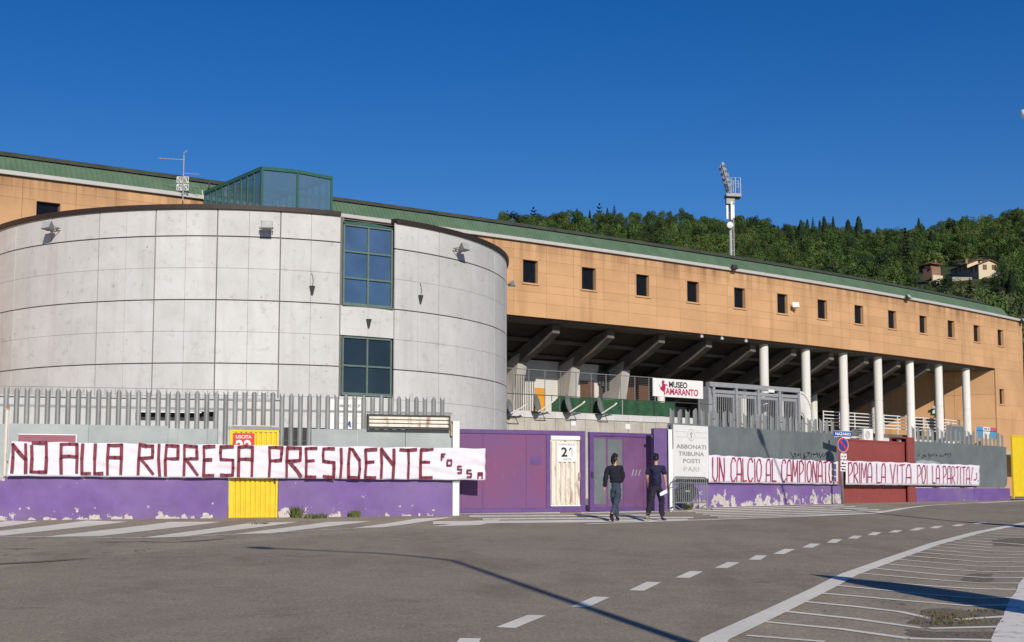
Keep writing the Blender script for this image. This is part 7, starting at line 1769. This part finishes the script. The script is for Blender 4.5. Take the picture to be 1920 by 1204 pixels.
# ------------------------------------------------------------------ street lamps beside the road (they throw the thin shadows)
def street_lamp(label, base, bend, head, seen):
    t = thing('street_lamp', label, 'street lamp', base); base, bend, head = Vector(base), Vector(bend), Vector(head)
    mb = MB(); mb.tube([base, base.lerp(bend, .5), bend], [.10, .08, .06], 12); part('pole', mb, M['galv'], t, smooth=True)
    mid = bend.lerp(head, .35) + Vector((0, 0, (head - bend).length * .10)); mb = MB(); mb.tube([bend, bend.lerp(mid, .5) + Vector((0, 0, .08)), mid, head], [.055, .05, .045, .04], 10); part('arm', mb, M['galv'], t, smooth=True)
    d = (head - mid).normalized(); rm = d.to_track_quat('Z', 'Y').to_matrix(); mb = MB(); mb.lathe(head + d * .3, [(.03, -.3), (.10, -.2), (.13, .05), (.10, .22), (.03, .3)], 14, rm); part('lamp_head', mb, M['white_paint'], t, smooth=True)
    mb = MB(); mb.lathe(head + d * .31 - Vector((0, 0, .06)), [(.03, -.22), (.09, -.1), (.09, .1), (.03, .2)], 12, rm); part('lens', mb, M['lamp_glass'], t, smooth=True)
SH = Vector((-TO_SUN.x, -TO_SUN.y, 0)).normalized(); TE = math.tan(SUN_EL)
def caster(p, h):
    """point at height h above ground point p's level whose shadow falls on p"""
    return Vector((p.x, p.y, p.z)) - SH * (h / TE) + Vector((0, 0, h))
g1, g2 = on_ground(850, 1052), on_ground(520, 1029.3)
bd = caster(g1, 8.2); hd = caster(g2, 8.9)
street_lamp('street lamp beside the camera throwing the long bent shadow across the road', (bd.x, bd.y, ground_z(bd.x, bd.y)), bd, hd, False)
W1 = RW.P(*((lambda q: (q[0], 0, q[1]))(RW.uz(1413, 852)))); W2 = RW.P(*((lambda q: (q[0], 0, q[1]))(RW.uz(1476, 950))))
hd2 = at_y(1957, 236, 28.4); bd2 = W2 - SH * 15.4 + Vector((0, 0, 15.4 * TE))
street_lamp('street lamp whose white head just reaches in at the right edge of the sky', (bd2.x, bd2.y, ground_z(bd2.x, bd2.y)), bd2, hd2, False)
# unseen flag shapes added right of the view to throw two lens shaped shadows
def shadow_flag(label, tip, base_dist, h, wd, sg=1, h0=.9):
    d = TO_SUN.xy.to_3d().normalized(); L = h / TE; base = Vector((tip.x, tip.y, 0)) + d * L; base.z = ground_z(base.x, base.y)
    t = thing('shadow_flag', label, 'flag', base); side = Vector((-d.y, d.x, 0)) * sg
    h_ = tip.z + h - base.z
    def pp(q): return base + side * (.02 * math.sin(q * 1.6)) + Vector((0, 0, h_ * q))
    mb = MB(); mb.tube([pp(i / 10) for i in range(11)], [.03 - .002 * i for i in range(11)], 8); part('pole', mb, M['dark_metal'], t)
    mb = MB(); n = 24; vs = []
    for i in range(n + 1):
        q = h0 / h_ + (1 - h0 / h_) * i / n; u = i / n; w = wd * (math.sin(math.pi * min(1, u ** .75)) ** .8)
        for sgn in (0, 1): vs.append(pp(q) + side * (w * sgn - .18 * w * (1 - sgn)) + d * .012)
    vs += [v - d * .024 for v in vs]; K = 2 * (n + 1); fs = []
    for i in range(n): fs += [(2 * i, 2 * i + 1, 2 * i + 3, 2 * i + 2), (K + 2 * i + 2, K + 2 * i + 3, K + 2 * i + 1, K + 2 * i), (2 * i + 1, K + 2 * i + 1, K + 2 * i + 3, 2 * i + 3), (2 * i, 2 * i + 2, K + 2 * i + 2, K + 2 * i)]
    mb.add(vs, fs); part('flag_cloth', mb, M['sign_blue'], t, recalc=False)
    mb = MB(); mb.abox(base + Vector((0, 0, .05)), (.6, .6, .1)); part('foot', mb, M['dark_metal'], t)
shadow_flag('blue feather flag right of the view casting the large dark shadow on the hatched bay', on_ground(1512, 1077), 0, 3.2, .75, 1, .7)
shadow_flag('blue feather flag farther along the road casting the thin dark shadow', on_ground(1785, 977.5), 0, 4.6, .8, 1, .6)
